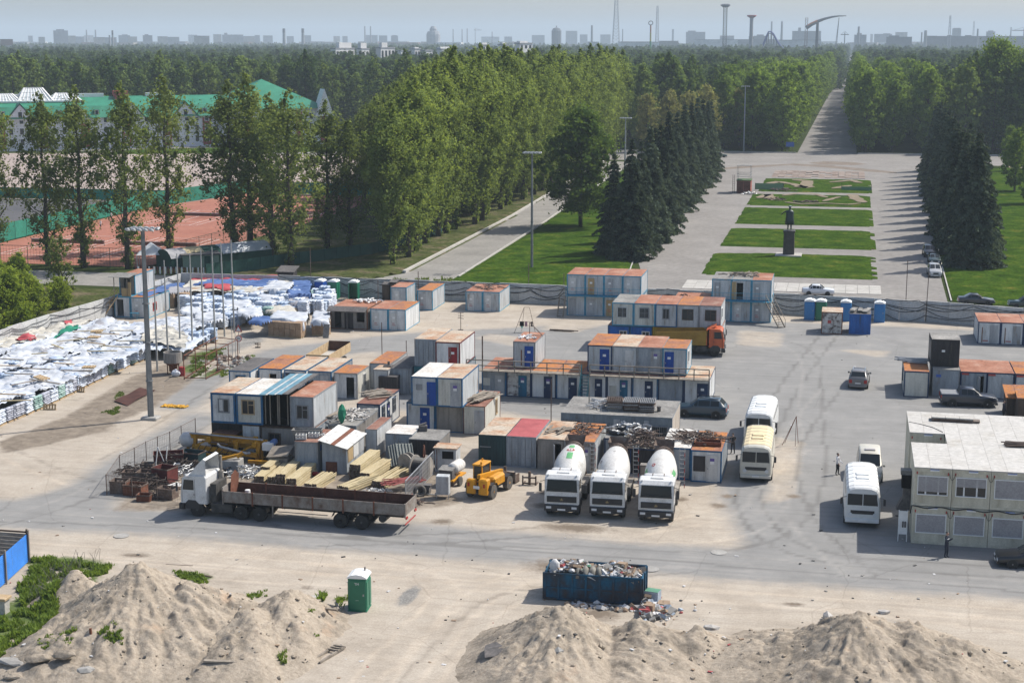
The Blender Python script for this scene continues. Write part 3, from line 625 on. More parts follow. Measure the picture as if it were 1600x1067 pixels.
GREYR=ROOF('grey_felt_roof',[(.3,(.16,.155,.15)),(.6,(.3,.29,.27)),(.8,(.42,.4,.37))])
SLATE=ROOF('slate_roof',[(.3,(.09,.085,.085)),(.6,(.155,.145,.14)),(.8,(.25,.22,.2))])
REDR=MAT('red_ribbed_roof',[(.3,(.32,.07,.07)),(.6,(.42,.1,.1)),(.8,(.4,.14,.12))],1,rough=.6)
ST=(1.5,1.5,.3)
def WALLM(name,a,c,dirt=(.25,.2,.15)):return MAT(name,[(.27,dirt),(.41,a),(.6,c),(.9,[min(.85,x*1.08)for x in c])],1.2,ST,rough=.65,bmp=.12,detail=8,fine=.08)
W_GRY=WALLM('grey_cladding',(.4,.42,.43),(.52,.54,.55));W_WHT=WALLM('white_cladding',(.52,.53,.53),(.68,.69,.685));W_CRM=WALLM('cream_cladding',(.48,.47,.42),(.59,.58,.52))
W_BLU=WALLM('blue_cladding',(.02,.09,.3),(.025,.13,.42),(.05,.07,.1));W_STL=WALLM('blue_grey_steel',(.24,.27,.3),(.34,.37,.4),(.2,.16,.13));W_GRN=WALLM('dark_green_steel',(.015,.035,.04),(.022,.055,.06),(.05,.04,.03))
W_DRK=WALLM('dark_cladding',(.025,.023,.025),(.045,.042,.045),(.07,.06,.05));W_YEL=WALLM('ochre_cladding',(.33,.2,.02),(.42,.27,.03));W_PEEL=MAT('peeling_paint',[(.38,(.12,.1,.09)),(.46,(.42,.4,.38)),(.6,(.6,.59,.56)),(.8,(.66,.65,.62))],2.2,rough=.8,detail=9)
W_BRN=WALLM('brown_grey_steel',(.2,.185,.17),(.28,.265,.245),(.14,.1,.08));W_BEI=WALLM('beige_render',(.42,.36,.3),(.55,.5,.44),(.3,.18,.1));W_GREY2=WALLM('dull_blue_grey_render',(.17,.2,.225),(.22,.255,.28),(.14,.13,.12))
FBLUE=MAT('blue_frame_paint',[(.25,(.06,.09,.13)),(.5,(.012,.1,.22)),(.8,(.02,.15,.32))],2.5,rough=.55,fine=.05)
FLBLUE=MAT('light_blue_frame_paint',[(.25,(.1,.16,.19)),(.5,(.05,.25,.38)),(.8,(.07,.33,.47))],2.5,rough=.55,fine=.05)
FNAVY=MAT('navy_frame_paint',[(.3,(.02,.035,.07)),(.7,(.018,.05,.13))],2.5,rough=.55);FGREY=MAT('grey_frame_paint',[(.3,(.2,.21,.22)),(.7,(.3,.31,.32))],2.5,rough=.6);FRUST=MAT('rust_frame',[(.3,(.14,.06,.035)),(.7,(.24,.11,.06))],3,rough=.9)
FRED=MAT('dark_red_frame',[(.3,(.1,.015,.015)),(.7,(.17,.02,.022))],3,rough=.6);FTEAL=MAT('teal_frame',[(.3,(.02,.1,.13)),(.7,(.03,.17,.2))],3,rough=.6)
D_BLUE=WALLM('blue_door',(.01,.05,.24),(.012,.07,.33),(.03,.05,.1));D_NAVY=WALLM('navy_door',(.012,.028,.075),(.018,.04,.1),(.2,.2,.2));D_TEAL=WALLM('petrol_door',(.012,.1,.18),(.02,.14,.24),(.1,.1,.1));D_RED=WALLM('red_door',(.2,.012,.015),(.3,.02,.024));D_WHT=WALLM('white_door',(.5,.5,.49),(.6,.6,.58));D_GRY=WALLM('grey_door',(.3,.31,.32),(.4,.41,.42));D_TAN=WALLM('tan_door',(.35,.25,.13),(.45,.33,.18))
WOODG=MAT('grey_wood',[(.3,(.17,.145,.12)),(.7,(.33,.29,.24))],2,(1,1,.3),rough=.9,bmp=.3);WOODT=MAT('tan_wood',[(.3,(.36,.25,.14)),(.7,(.52,.4,.25))],2,rough=.85,bmp=.2);WOODD=MAT('dark_wood',[(.3,(.06,.042,.033)),(.7,(.12,.09,.07))],2,(1,1,.3),rough=.9,bmp=.3);WOODY=MAT('yellow_timber',[(.3,(.42,.34,.19)),(.7,(.56,.48,.31))],1.3,rough=.8,bmp=.2)
PAPER=PLAIN('paper_notice',(.75,.75,.74),.8);PURPLE=PLAIN('purple_print',(.12,.08,.3),.7);REDP=PLAIN('red_print',(.42,.07,.06),.7);BLUEP=PLAIN('blue_print',(.05,.12,.42),.6)
GLASS,_g,_gb=new_mat('window_glass');_gb.inputs['Base Color'].default_value=(.02,.025,.028,1);_gb.inputs['Roughness'].default_value=.12;_gb.inputs['Specular IOR Level'].default_value=.4
DARK=PLAIN('black_and_interior_shade',(.012,.011,.011),.9,spec=.1)  # near-black colour; also stands in for the shade inside open rooms
STEEL=MAT('galvanised_steel',[(.3,(.3,.31,.32)),(.7,(.45,.46,.47))],2,rough=.5,metal=.4);SCRAP=MAT('scrap_steel',[(.25,(.05,.035,.028)),(.5,(.14,.1,.08)),(.8,(.24,.22,.2))],2,rough=.8,detail=8);RSTEEL=MAT('rusty_steel',[(.3,(.1,.04,.025)),(.6,(.19,.075,.045)),(.85,(.27,.13,.085))],1.5,rough=.9,detail=8)
def corr(b,x0,x1,z0,z1,y=0,d=.02,st=.24):
 n=max(1,int((x1-x0)/st));w=(x1-x0)/n
 for i in range(n):
  a=x0+i*w
  if x1-x0<.5:b.quad((a,y,z0),(a+w,y,z0),(a+w,y,z1),(a,y,z1));continue
  b.quad((a,y,z0),(a+w*.82,y,z0),(a+w*.82,y,z1),(a,y,z1));b.quad((a+w*.82,y,z0),(a+w*.91,y+d,z0),(a+w*.91,y+d,z1),(a+w*.82,y,z1));b.quad((a+w*.91,y+d,z0),(a+w,y,z0),(a+w,y,z1),(a+w*.91,y+d,z1))
def wallface(b,w,h,holes):
 us=sorted({0,w}|{u for q in holes for u in q[:2]});vs_=sorted({0,h}|{u for q in holes for u in q[2:]})
 for u0,u1 in zip(us,us[1:]):
  run=None
  for v0,v1 in zip(vs_,vs_[1:]):
   if any(q[0]<=u0+1e-6 and q[1]>=u1-1e-6 and q[2]<=v0+1e-6 and q[3]>=v1-1e-6 for q in holes):
    if run:corr(b,u0,u1,*run);run=None
   else:run=(run[0],v1)if run else(v0,v1)
  if run:corr(b,u0,u1,*run)
NB=[0]
def fit(t,M,el):
 k=el[0]
 if k=='door':
  _,u0,u1,v1,m,note=el;b=MB();b.M=M;b.bbox(u0,u1,-.05,.01,.08,v1,.012);o=b.build('door',m,t)
  b=MB();b.M=M;b.box(u0+.08,u0+.13,-.11,-.05,v1*.48,v1*.48+.14);b.build('handle',STEEL,o)
  if note:
   b=MB();b.M=M;c=(u0+u1)/2;b.mi=0;b.box(c-.15,c+.15,-.062,-.05,v1*.68,v1*.68+.22)
   if note==2:b.mi=1;b.box(c-.17,c+.17,-.063,-.05,v1*.68+.221,v1*.68+.45)
   if note==3:b.mi=2;b.box(c-.2,c+.2,-.063,-.05,v1*.3,v1*.3+.06);b.box(c-.2,c+.12,-.063,-.05,v1*.4,v1*.4+.06)
   b.build('notice',[PAPER,PURPLE,REDP],o)
 elif k=='win':
  _,u0,u1,v0,v1,fm,st=el;b=MB();b.M=M;f=.09
  b.box(u0-f,u1+f,-.06,.0,v1,v1+f);b.box(u0-f,u1+f,-.08,.0,v0-f,v0);b.box(u0-f,u0,-.06,.0,v0,v1);b.box(u1,u1+f,-.06,.0,v0,v1)
  b.box((u0+u1)/2-.03,(u0+u1)/2+.03,-.045,-.0,v0,v1)
  if st=='T':b.box((u0+u1)/2,u1,-.045,0,v0+(v1-v0)*.66,v0+(v1-v0)*.66+.05)
  o=b.build('window',fm,t);b=MB();b.M=M;b.box(u0,u1,-.02,-.008,v0,v1);b.build('pane',GLASS,o)
  if st=='bars':
   b=MB();b.M=M;n=int((u1-u0)/.14)
   for i in range(n+1):u=u0+(u1-u0)*i/n;b.box(u-.012,u+.012,-.1,-.075,v0-.05,v1+.05)
   for v in(v0,(v0+v1)/2,v1):b.box(u0-.05,u1+.05,-.105,-.07,v-.012,v+.012)
   b.build('window_bars',FGREY,o)
  if st=='curtain':
   b=MB();b.M=M;b.box(u0+.03,u0+(u1-u0)*.42,-.03,-.021,v0+.05,v1);b.build('curtain',D_WHT,o)
 elif k=='panel':
  _,u0,u1,v0,v1,m,nm=el;b=MB();b.M=M;b.box(u0,u1,-.04,.0,v0,v1);b.build(nm,m,t)
 elif k=='open':
  _,u0,u1,v0,v1,m=el
  if m:
   b=MB();b.M=M@TR(u0,-.03,0)@Matrix.Rotation(R(-70),4,'Z');b.box(0,u1-u0,-.02,.02,v0,v1);b.build('door',m,t)
 elif k=='vdoors':
  _,w,h,m=el;b=MB();b.M=M
  for u0,u1 in((.12,w/2-.015),(w/2+.015,w-.12)):
   b=MB();b.M=M;b.box(u0,u1,-.03,.01,.14,h-.14)
   for i in range(3):b.box(u0+.08,u1-.08,-.05,-.03,.3+i*(h-.5)/3,.3+(i+.75)*(h-.5)/3)
   o=b.build('door',m,t);b=MB();b.M=M
   for u in(u0+(u1-u0)*.3,u0+(u1-u0)*.78):b.tube([(u,-.08,.1),(u,-.08,h-.1)],.022,6)
   b.build('locking_bar',FGREY,o)
def cabin(label,x0,x1,y,z=0,L=6.0,H=2.5,wall=W_GRY,frame=FBLUE,roof=RUST,front=(),right=(),left=(),group=None,cat='site cabin',name='site_cabin',side=None,rot=0,fr=.11,floor=True):
 w=x1-x0;g=.012;w-=2*g;t=thing(name,label,cat,((x0+x1)/2,y,z),rot,group);hw=w/2
 b=MB();ho=[e[1:5]for e in front if e[0]=='open']
 b.M=TR(-hw,.03,0);wallface(b,w,H-.02,ho)
 b.mi=1 if side else 0
 Mr=TR(hw-.03,0,0)@rz(R(90));b.M=Mr;wallface(b,L,H-.02,[e[1:5]for e in right if e[0]=='open'])
 Ml=TR(-hw+.03,L,0)@rz(R(-90));b.M=Ml;wallface(b,L,H-.02,[e[1:5]for e in left if e[0]=='open'])
 b.M=TR(hw,L-.03,0)@rz(R(180));wallface(b,w,H-.02,[]);b.M=Matrix();b.mi=0
 b.box(-hw+.05,hw-.05,.06,L-.06,.02,.1)
 b.build('wall',[wall,side or wall],t)
 b=MB();f=fr
 for sx in(-1,1):
  for yy in(0,L-f):b.box(min(sx*hw,sx*(hw-f)),max(sx*hw,sx*(hw-f)),yy,yy+f,0,H)
  b.box(min(sx*hw,sx*(hw-f)),max(sx*hw,sx*(hw-f)),f,L-f,H-f*1.1,H-.002);b.box(min(sx*hw,sx*(hw-f)),max(sx*hw,sx*(hw-f)),f,L-f,.0,f)
 for yy in(0,L-f):b.box(-hw+f,hw-f,yy,yy+f,H-f*1.1,H-.002);b.box(-hw+f,hw-f,yy,yy+f,0,f)
 b.build('frame',frame,t)
 NB[0]+=1;nx,ny=7,13;xx,yy=np.meshgrid(np.linspace(-hw+.015,hw-.015,nx),np.linspace(.015,L-.015,ny))
 zz=np.full(xx.shape,H+.012)+np.abs(fbm(xx*.9+NB[0]*7,yy*.9,NB[0],3))*.05
 zz[0,:]=zz[-1,:]=H+.005;zz[:,0]=zz[:,-1]=H+.005
 link('roof',gridmesh('roof',xx,yy,zz,roof),t)
 for e in front:fit(t,TR(-hw,.03,0),e)
 for e in right:fit(t,Mr,e)
 for e in left:fit(t,Ml,e)
 return t
def row(xl,xr,yb,n,z=0,yr=None):
 A=G(xl,yb,z);B=G(xr,yr if yr else yb,z);return[A.x+(B.x-A.x)*i/n for i in range(n+1)],(A.y+B.y)/2
def pipes(name,label,cat,c,n,L,spread,r,m,seed,rot=0,z=.03,mess=.25,part='pipe',flat=False,group=None,w=None):
 g=random.Random(seed);t=thing(name,label,cat,c,rot,group);ms=[]
 for k in range(3):
  b=MB();l=L*(1,.8,.6)[k]
  if flat:b.box(-l/2,l/2,-(w or r*2.4),(w or r*2.4),-r*.5,r*.5)
  else:b.tube([(-l/2,0,0),(0,0,0),(l/2,0,0)],r,6)
  ms.append(b.mesh(part,m))
 for i in range(n):
  lay=int(i/max(1,n*.45));o=link(part,ms[g.randrange(3)],t,(g.gauss(0,L*.06),g.uniform(-1,1)*spread/2,z+r+lay*r*1.7+g.random()*r),(0,g.uniform(-.03,.05)*(1 if lay else .3),g.gauss(0,mess)))
 return t
def tangle(name,label,cat,c,rx,ry,h,n,r,m,seed,group=None):
 g=random.Random(seed);b=MB()
 for i in range(n):
  a=g.uniform(0,6.28);d=g.random()**.5;p=Vector((math.cos(a)*rx*d,math.sin(a)*ry*d,h*(1-d*d)*g.random()+.03));q=[]
  an=g.uniform(0,6.28);l=g.uniform(.25,.9)*max(rx,ry)*.8;cu=g.uniform(-1.2,1.2)
  for j in range(4):an+=cu*.4;q.append(p+Vector((math.cos(an)*l*j/3,math.sin(an)*l*j/3,g.uniform(-.05,.12)*(j>0))));q[-1].z=max(.03,q[-1].z)
  b.tube(q,r*g.uniform(.6,1.3),4)
 return tag(b.build(name,m,None,c),label,cat,group)
S2=2.58
D=lambda u0,u1,m=D_GRY,n=1:('door',u0,u1,2.08,m,n)
# --- back row against the wall
g1='cabins along the back wall'
xs_,y=row(628,651,469,1);cabin('grey cabin with orange roof tucked behind its nearer twin by the back wall',xs_[0],xs_[0]+2.1,191.6-4.5,L=4.2,roof=RUST,frame=FLBLUE,front=[D(.4,1.2,D_WHT)],group=g1)
xs_,y=row(651,677,485,1);cabin('grey cabin with bright orange rust roof, left of the debris roofed pair',xs_[0],xs_[1],y,roof=RUSTO,frame=FLBLUE,front=[D(.25,1.0,D_GRY,3)],group=g1)
xs_,y=row(726,782,487,2)
for i in range(2):cabin(('left','right')[i]+' half of the grey cabin pair with debris on its roof, by the back wall',xs_[i],xs_[i+1],y,roof=RUST,frame=FLBLUE,front=[D(.3,1.05,D_WHT,3)],group=g1)
tangle('scrap_heap','dark scraps lying on the brown roof of the cabin pair','scrap',((xs_[0]+xs_[2])/2,y+3,2.55),1.8,2,.25,26,.05,SCRAP,3)
xs_,y=row(514.5,577,514.5,2)
cabin('open fronted shed with a dark mesh wall and felt awning',xs_[0],xs_[2]-.02,y,wall=W_BRN,frame=FRUST,roof=RUST,front=[('open',.5,1.3,.1,2.1,None),('open',3.2,4.1,.9,2.1,None),('panel',1.7,2.75,.05,1.95,W_DRK,'mesh_screen')],name='shed',cat='shed')
b=MB();b.add([(xs_[0]-.15,y-1.0,2.2),(xs_[2],y-1.0,2.2),(xs_[2],y+.1,2.62),(xs_[0]-.15,y+.1,2.62),(xs_[0]-.15,y-1.0,2.26),(xs_[2],y-1.0,2.26),(xs_[2],y+.1,2.68),(xs_[0]-.15,y+.1,2.68)],[(0,3,2,1),(4,5,6,7),(0,1,5,4),(1,2,6,5),(2,3,7,6),(3,0,4,7)])
for q in(xs_[0],(xs_[0]+xs_[2])/2,xs_[2]-.1):b.box(q,q+.08,y-.95,y-.87,0,2.2)
tag(b.build('awning',SLATE),'dark felt awning on posts before the open fronted shed','awning')
xs_,y=row(577,636,516.5,2)
for i in range(2):cabin(('left','right')[i]+' white cabin beside the open fronted shed, red scrawl by its door',xs_[i],xs_[i+1],y,wall=W_WHT,roof=RUST if i==0 else RUSTO,frame=FLBLUE,front=[D(.3,1.05,D_WHT,3)],group='cabins beside the open shed')
tangle('rag_heap','white rags on the roof beside the open fronted shed','rags',(xs_[0]-1.6,y+4,2.6),1.2,.7,.3,40,.07,PAPER,6)
xs_,y=row(883,1003,495,4)
for i in range(4):cabin(f'ground floor cabin, {("first", "second", "third", "fourth")[i]} from the ladder, under the four cabin upper storey',xs_[i],xs_[i+1],y,wall=W_GRY,roof=RUST,frame=FLBLUE,front=[D(.3,1.1,(D_GRY,D_GRY,D_TAN,D_GRY)[i],(0,1,3,3)[i])],group='lower cabins of the four by two stack')
for i in range(4):cabin(f'upper cabin, {("first", "second", "third", "fourth")[i]} from the left, of the stack with a salmon roof by the lamp',xs_[i],xs_[i+1],y,S2,wall=W_GRY,roof=RUST,frame=FLBLUE,front=[D(.3,1.1,(D_WHT,D_TAN,D_GRY,D_WHT)[i],3)],group='upper cabins of the four by two stack')
def balcony(label,x0,x1,y,z,dep,m,n,step=1.2,r=.045,plank=True,posts=0):
 t=thing('balcony',label,'balcony',(x0,y,z));w=x1-x0
 b=MB()
 if plank:
  for i in range(4):b.box(0,w,-dep+i*dep/4+.01,-dep+(i+1)*dep/4-.01,-.06,0)
 for i in range(int(w/2.4)+1):b.bar((min(w,i*2.4),-dep,-.1),(min(w,i*2.4),0,-.1),.07)
 b.build('deck',m,t);b=MB()
 for q in(.5,1.0):b.bar((0,-dep,q),(w,-dep,q),r*2)
 k=int(w/step)
 for i in range(k+1):b.bar((w*i/k,-dep,-.1),(w*i/k,-dep,1.0),r*2)
 b.build('railing',m,t);return t
balcony('thin light blue railing before the four upper cabins',xs_[0],xs_[4],y-.02,S2,.75,FLBLUE,4,1.2,.02)
def stairs(name,label,p0,p1,width,m,n=9,wdir=(0,1,0),rails=True):
 t=thing(name,label,'stairs',p0);d=Vector(p1)-Vector(p0);wv=Vector(wdir)*width
 b=MB();b.bar((0,0,0),d,.06,.16);b.bar(wv,d+wv,.06,.16)
 if rails:b.bar((0,0,.9),d+Vector((0,0,.9)),.05);b.bar(wv+Vector((0,0,.9)),d+wv+Vector((0,0,.9)),.05)
 if rails:
  for k in(0,.5,1):b.bar(d*k,d*k+Vector((0,0,.9)),.05);b.bar(d*k+wv,d*k+wv+Vector((0,0,.9)),.05)
 b.build('stringer',m,t);tm=MB();tm.bar((0,0,0),wv,.22,.035);me=tm.mesh('tread',m)
 for i in range(n):link('tread',me,t,d*((i+.5)/n))
stairs('ladder','grey steep ladder at the left end of the four by two stack',(xs_[0]-.9,y-1.3,0),(xs_[0]-.75,y-.6,S2),.7,WOODG,9,(1,0,0),False)
xs_,y=row(956,1126,508,5,S2,514.5)
yb6=y
for i in range(5):cabin(f'upper cabin, {("first", "second", "third", "fourth", "fifth")[i]} from the left, over the royal blue storey',xs_[i],xs_[i+1],y,S2,L=6,wall=(W_CRM,W_CRM,W_GRY,W_GRY,W_GRY)[i],roof=(GREYR,RUST,RUST,RUSTO,RUSTB)[i],frame=(FLBLUE,FLBLUE,FBLUE,FGREY,FGREY)[i],front=[('win',(.65,.7,.85,.62,.72)[i],(1.55,1.6,1.45,1.65,1.75)[i],.95,1.95,(D_WHT,FGREY,FGREY,WOODD,WOODD)[i],('bars','bars','','T','T')[i])],right=[('win',1.2,2.0,1.0,2.0,D_WHT,'')]if i==4 else[],group='upper cabins over the blue storey')
for i in range(2):cabin(('left','second')[i]+' royal blue ground floor cabin with a white framed window',xs_[i]-.5+.1*i,xs_[i+1]-.45+.1*i,y+.3,wall=W_BLU,frame=FBLUE,roof=RUST,front=[('win',1.35,2.05,.9,1.9,D_WHT,'')],group='royal blue ground floor cabins')
cabin('ochre ground floor container behind the tipper truck',xs_[2]-.3,xs_[3]-.3,y+.3,wall=W_YEL,frame=W_YEL,group=None,name='container',cat='container')
cabin('plain grey ground floor cabin behind the tipper cab',xs_[3]-.25,xs_[5]+.05,y+.3,wall=W_GRY,frame=FGREY)
p=G(1052,467,2.5);q=G(1108,468,2.5);cabin('single storey cabin with a salmon rust roof behind the blue storey stack',p.x,q.x,p.y,L=5.2,wall=W_GRY,roof=RUST,frame=FLBLUE)
tangle('scrap_heap','small dark scrap on the salmon roof behind the blue storey stack','scrap',(p.x+1.2,p.y+2,2.55),.6,.6,.25,12,.06,SCRAP,9)
xs_,y=row(1110,1204.5,503,3,0,503)
for i in range(3):
 cabin(f'{("left", "middle", "right")[i]} ground floor cabin of the stack with wooden stairs',xs_[i],xs_[i+1],y,wall=W_GRY,frame=FLBLUE,front=[D(.3,1.1,D_GRY,3)]if i!=1 else[D(.4,1.2,D_WHT,3)],group='lower cabins of the stack with wooden stairs')
 cabin(f'{("left", "middle", "right")[i]} upper cabin of the stack with wooden stairs'+(', its door open' if i==1 else ''),xs_[i],xs_[i+1],y,S2,wall=W_GRY,frame=FLBLUE,roof=(GREYR,GREYR,RUST)[i],front=[D(.3,1.0,D_GRY,1)]if i!=1 else[('open',.6,1.35,.1,2.1,None),('panel',.0,.55,.1,2.2,D_TAN,'board')],group='upper cabins of the stack with wooden stairs')
balcony('light blue railing and deck before the stack with wooden stairs',xs_[0],xs_[3],y-.02,S2,.8,FLBLUE,3,1.2,.02)
stairs('wooden_stairs','weathered wooden stairs down the right end of the three by two stack',(xs_[3]+1.1,y-3.2,0),(xs_[3]-.6,y-.9,S2),.9,WOODG,11,(.8,.6,0))
tangle('board_heap','broken grey boards scattered on the roof of the stack with stairs','boards',((xs_[1]+xs_[2])/2-.2,y+3.2,S2+2.55),1.9,1.6,.35,34,.09,WOODG,13)
p,q=G(1282.5,521.5),G(1316,521.5);cabin('small cabin with peeling white paint and a rusty roof between the blue toilets',p.x,q.x,p.y,L=3.4,H=2.55,wall=W_PEEL,frame=FRUST,roof=RUSTT,front=[('panel',.7,1.1,1.25,1.6,REDP,'sticker')],name='kiosk',cat='kiosk')
p,q=G(1326,522),G(1360,522);cabin('royal blue panelled booth with loose grey sheets on its roof',p.x,q.x,p.y,L=3.2,H=2.35,wall=W_BLU,frame=W_BLU,roof=SLATE,name='booth',cat='booth')
pipes('roof_sheets','loose grey corrugated sheets on the blue booth roof','sheets',((p.x+q.x)/2,p.y+1.7,2.42),6,2.9,2.2,.06,GREYR,15,R(80),.03,.06,'sheet',True,None,.22)
xs_,y=row(1527,1562,538,1)
for i in range(3):cabin(f'white cabin with salmon roof and navy frame, {("left", "middle", "right")[i]} one before the right wall',xs_[0]+i*2.42,xs_[0]+(i+1)*2.42,y,wall=W_WHT,frame=FNAVY,roof=RUST,front=[('door',1.25,2.1,2.15,D_GRY,0),('panel',.42,.5,.2,1.9,FRUST,'strip'),('panel',.55,1.1,.35,.45,REDP,'print')],group='cabins before the right wall')
p,q=G(1411,620),G(1450,620);cabin('blank pale navy framed cabin with bright rust roof left of the black hut',p.x,q.x,p.y,L=6,wall=W_CRM,frame=FNAVY,roof=RUSTO,left=[('win',2,2.8,1,2,FNAVY,'')])
pipes('steel_profiles','bundle of pale steel profiles on the bright rust roof at the right','profiles',((p.x+q.x)/2-.2,p.y+4.2,2.55),14,3.2,2.0,.06,STEEL,19,0,.03,.03,'profile')
p,q=G(1455.5,618.7),G(1497.5,618.7);cabin('grey corrugated container under the black hut',p.x,q.x,p.y,L=6,H=2.6,wall=W_STL,frame=FGREY,roof=GREYR,name='container',cat='container',front=[('panel',.3,.75,1.85,2.1,BLUEP,'sign')])
A=G(1454,573,2.62);Bq=G(1498,573,2.62);cabin('black hut with a grey roof perched askew on the grey container',A.x,Bq.x,A.y+.2,2.64,L=3.6,H=2.6,wall=W_DRK,frame=W_DRK,roof=GREYR,left=[('panel',.5,3,.5,2.2,W_BRN,'board')],rot=R(1.5),name='hut',cat='hut',front=[('panel',.95,1.25,1.4,1.6,PAPER,'notice')])
x0=G(1498,620).x;y=149.3
for i,xa in enumerate((x0,G(1540,624).x,G(1584,626).x)):
 cabin(f'rust roofed cabin with red name plate, {("first", "second", "third")[i]} from the black hut',xa+.04,xa+2.5,y,wall=W_GRY if i else W_STL,frame=FNAVY,roof=(RUST,RUST,RUSTO)[i],front=[('panel',.1,.75,2.18,2.36,REDP,'name_plate')]+([('open',1.55,2.1,.1,2.1,D_GRY)]if i==0 else[('door',1.3,2.15,2.1,D_GRY,0)]),group='rust roofed cabins right of the black hut')
b=MB();p=G(1596,600,0)
for j,(xa,xb,ya,h,lab)in enumerate(((1572,1587,654,2.2,'small rust roofed shed at the right photo edge'),(1589,1625,664,2.7,'larger rust roofed shed cut by the right photo edge'))):
 p,q=G(xa,ya),G(xb,ya);t=thing('shed',lab,'shed',(p.x,p.y,0));w=q.x-p.x
 b=MB();b.box(0,w,0,3.2,0,h-.3);b.build('wall',WOODD,t);b=MB();b.add([(-.15,-.25,h-.3),(w+.15,-.25,h-.3),(w+.15,3.4,h+.1),(-.15,3.4,h+.1),(-.15,-.25,h-.22),(w+.15,-.25,h-.22),(w+.15,3.4,h+.18),(-.15,3.4,h+.18)],[(0,3,2,1),(4,5,6,7),(0,1,5,4),(1,2,6,5),(2,3,7,6),(3,0,4,7)]);b.build('roof',RUSTO,t)
# --- long blue and white row with upper cabins and wooden balcony
xs_,y=row(752,1108.6,618,9,0,634);yC=y;xC=xs_
fr=[[('door',1.3,2.15,2.05,D_GRY,1),('panel',.15,.8,1.0,1.7,W_CRM,'cabinet')],[D(1.15,1.95,D_TEAL,2)],[D(1.2,2.0,D_NAVY,2)],[D(1.15,1.95,D_NAVY,1)],[D(1.25,1.95,D_NAVY,1)],[D(1.2,1.95,D_TEAL,2),('panel',.25,.9,.5,1.5,W_CRM,'cabinet')],[D(1.15,1.9,D_NAVY,1)],[('panel',.15,1.2,.1,2.2,W_STL,'door'),('panel',1.23,2.2,.1,2.2,W_STL,'door')],[D(1.2,2.2,D_NAVY,1)]]
wl=[W_STL,W_PEEL,W_WHT,W_WHT,W_WHT,W_WHT,W_WHT,W_STL,W_WHT]
on=['first','second','third','fourth','fifth','sixth','seventh','eighth','ninth']
for i in range(9):cabin(f'ground floor cabin of the long blue framed row, {on[i]} from the left',xs_[i],xs_[i+1],y,wall=wl[i],frame=FNAVY if i%3 else FBLUE,roof=(RUST,RUSTB,RUSTO,RUSTO,RUST,RUST,RUST,RUSTB,RUSTT)[i],front=fr[i],side=W_WHT if i==8 else None,group='ground floor of the long blue framed row')
p,q=G(796,579,S2),G(833,579,S2);xU=p.x;cabin('lone upper cabin with blue door and rags on its rust roof',p.x,q.x,y+1.2,S2,L=5.0,wall=W_GRY,frame=FGREY,roof=RUST,front=[D(1.1,1.95,D_BLUE,1),('panel',.75,.85,.2,1.7,FRUST,'strip')])
tangle('rag_heap','white rags and a bent frame on the lone upper cabin roof','rags',(p.x+1.1,y+3.0,S2+2.55),.9,.5,.3,30,.06,PAPER,61)
b=MB();b.bar((0,0,0),(0,0,1.3),.06);b.bar((0,0,1.3),(1.3,-.2,.1),.06);b.bar((0,0,.1),(1.3,-.2,.1),.06);tag(b.build('iron_bracket',SCRAP,None,(p.x+1.0,y+4.2,S2+2.52)),'dark bent iron frame standing on the lone upper cabin roof','frame')
p,q=G(912,545.5,5.08),G(1071,552,5.08);w=(q.x-p.x)/4
fu=[[('door',1.15,2.05,2.15,D_BLUE,1)],[('door',1.2,2.0,2.15,D_WHT,0)],[('door',1.25,2.15,2.15,D_GRY,2)],[('door',.2,1.05,2.15,D_BLUE,1)]]
for i in range(4):cabin(f'upper cabin over the long blue framed row, {on[i]} of four',p.x+w*i,p.x+w*(i+1)-(0 if i<3 else .05),y+.9,S2,L=(6,6,5.8,4.6)[i],wall=(W_GRY,W_GRY,W_STL,W_GRY)[i],frame=(FNAVY,FGREY,FGREY,FLBLUE)[i],roof=(RUSTO,RUSTT,RUST,RUSTO)[i],front=fu[i],group='upper cabins over the long blue framed row',right=[('win',1.2,2,1,2,D_WHT,'')]if i==3 else[])
stx=G(908,625).x
balcony('left part of the grey wooden balcony over the long row',xs_[0]-1.2,stx,y+.0,S2+.02,1.0,WOODG,4,1.35);balcony('right part of the grey wooden balcony over the long row',stx+.95,xs_[9],y+.0,S2+.02,1.0,WOODG,4,1.35)
stairs('steel_stairs','petrol blue steel stairs up to the wooden balcony',(stx+.08,y-2.2,0),(stx+.08,y-.3,S2),.8,FTEAL,10,(1,0,0))
# --- blue two storey pair and neighbours
xs_,y=row(638,723,670,2,0,679.6)
cabin('white ground floor cabin with a royal blue door under the blue stack',xs_[0],xs_[1],y,wall=W_WHT,frame=FBLUE,roof=SLATE,front=[D(1.2,2.05,D_BLUE,1)]);cabin('dull grey ground floor cabin with double doors under the blue stack',xs_[1],xs_[2],y,wall=W_BRN,frame=FBLUE,roof=RUST,front=[('panel',.2,1.2,.12,2.2,W_BRN,'door'),('panel',1.23,2.25,.12,2.2,W_BRN,'door')])
p,q=G(642,587.7,5.1),G(723,591,5.1);m_=(p.x+q.x)/2;y1=(p.y+q.y)/2
cabin('upper cabin with white roof and royal blue door in the blue stack',p.x,m_,y1,S2,wall=W_GRY,frame=FBLUE,roof=RUSTW,front=[D(1.35,2.15,D_BLUE,0),('panel',.4,.95,1.35,1.85,FGREY,'air_conditioner')]);cabin('upper cabin with tan rust roof and light blue side rails in the blue stack',m_,q.x,y1,S2,wall=W_CRM,frame=FBLUE,roof=RUSTT,front=[D(1.15,2.0,D_GRY,2)],side=W_GRY)
xs2,y2=row(723,759,679,1);cabin('low cabin with grey boards on its brown roof, right of the blue stack',xs2[0],xs2[1],y2,wall=W_CRM,frame=FRUST,roof=RUSTB,front=[D(.95,1.85,D_GRY,0)],right=[('win',4.2,4.7,.9,2.1,WOODT,'')],fr=.06)
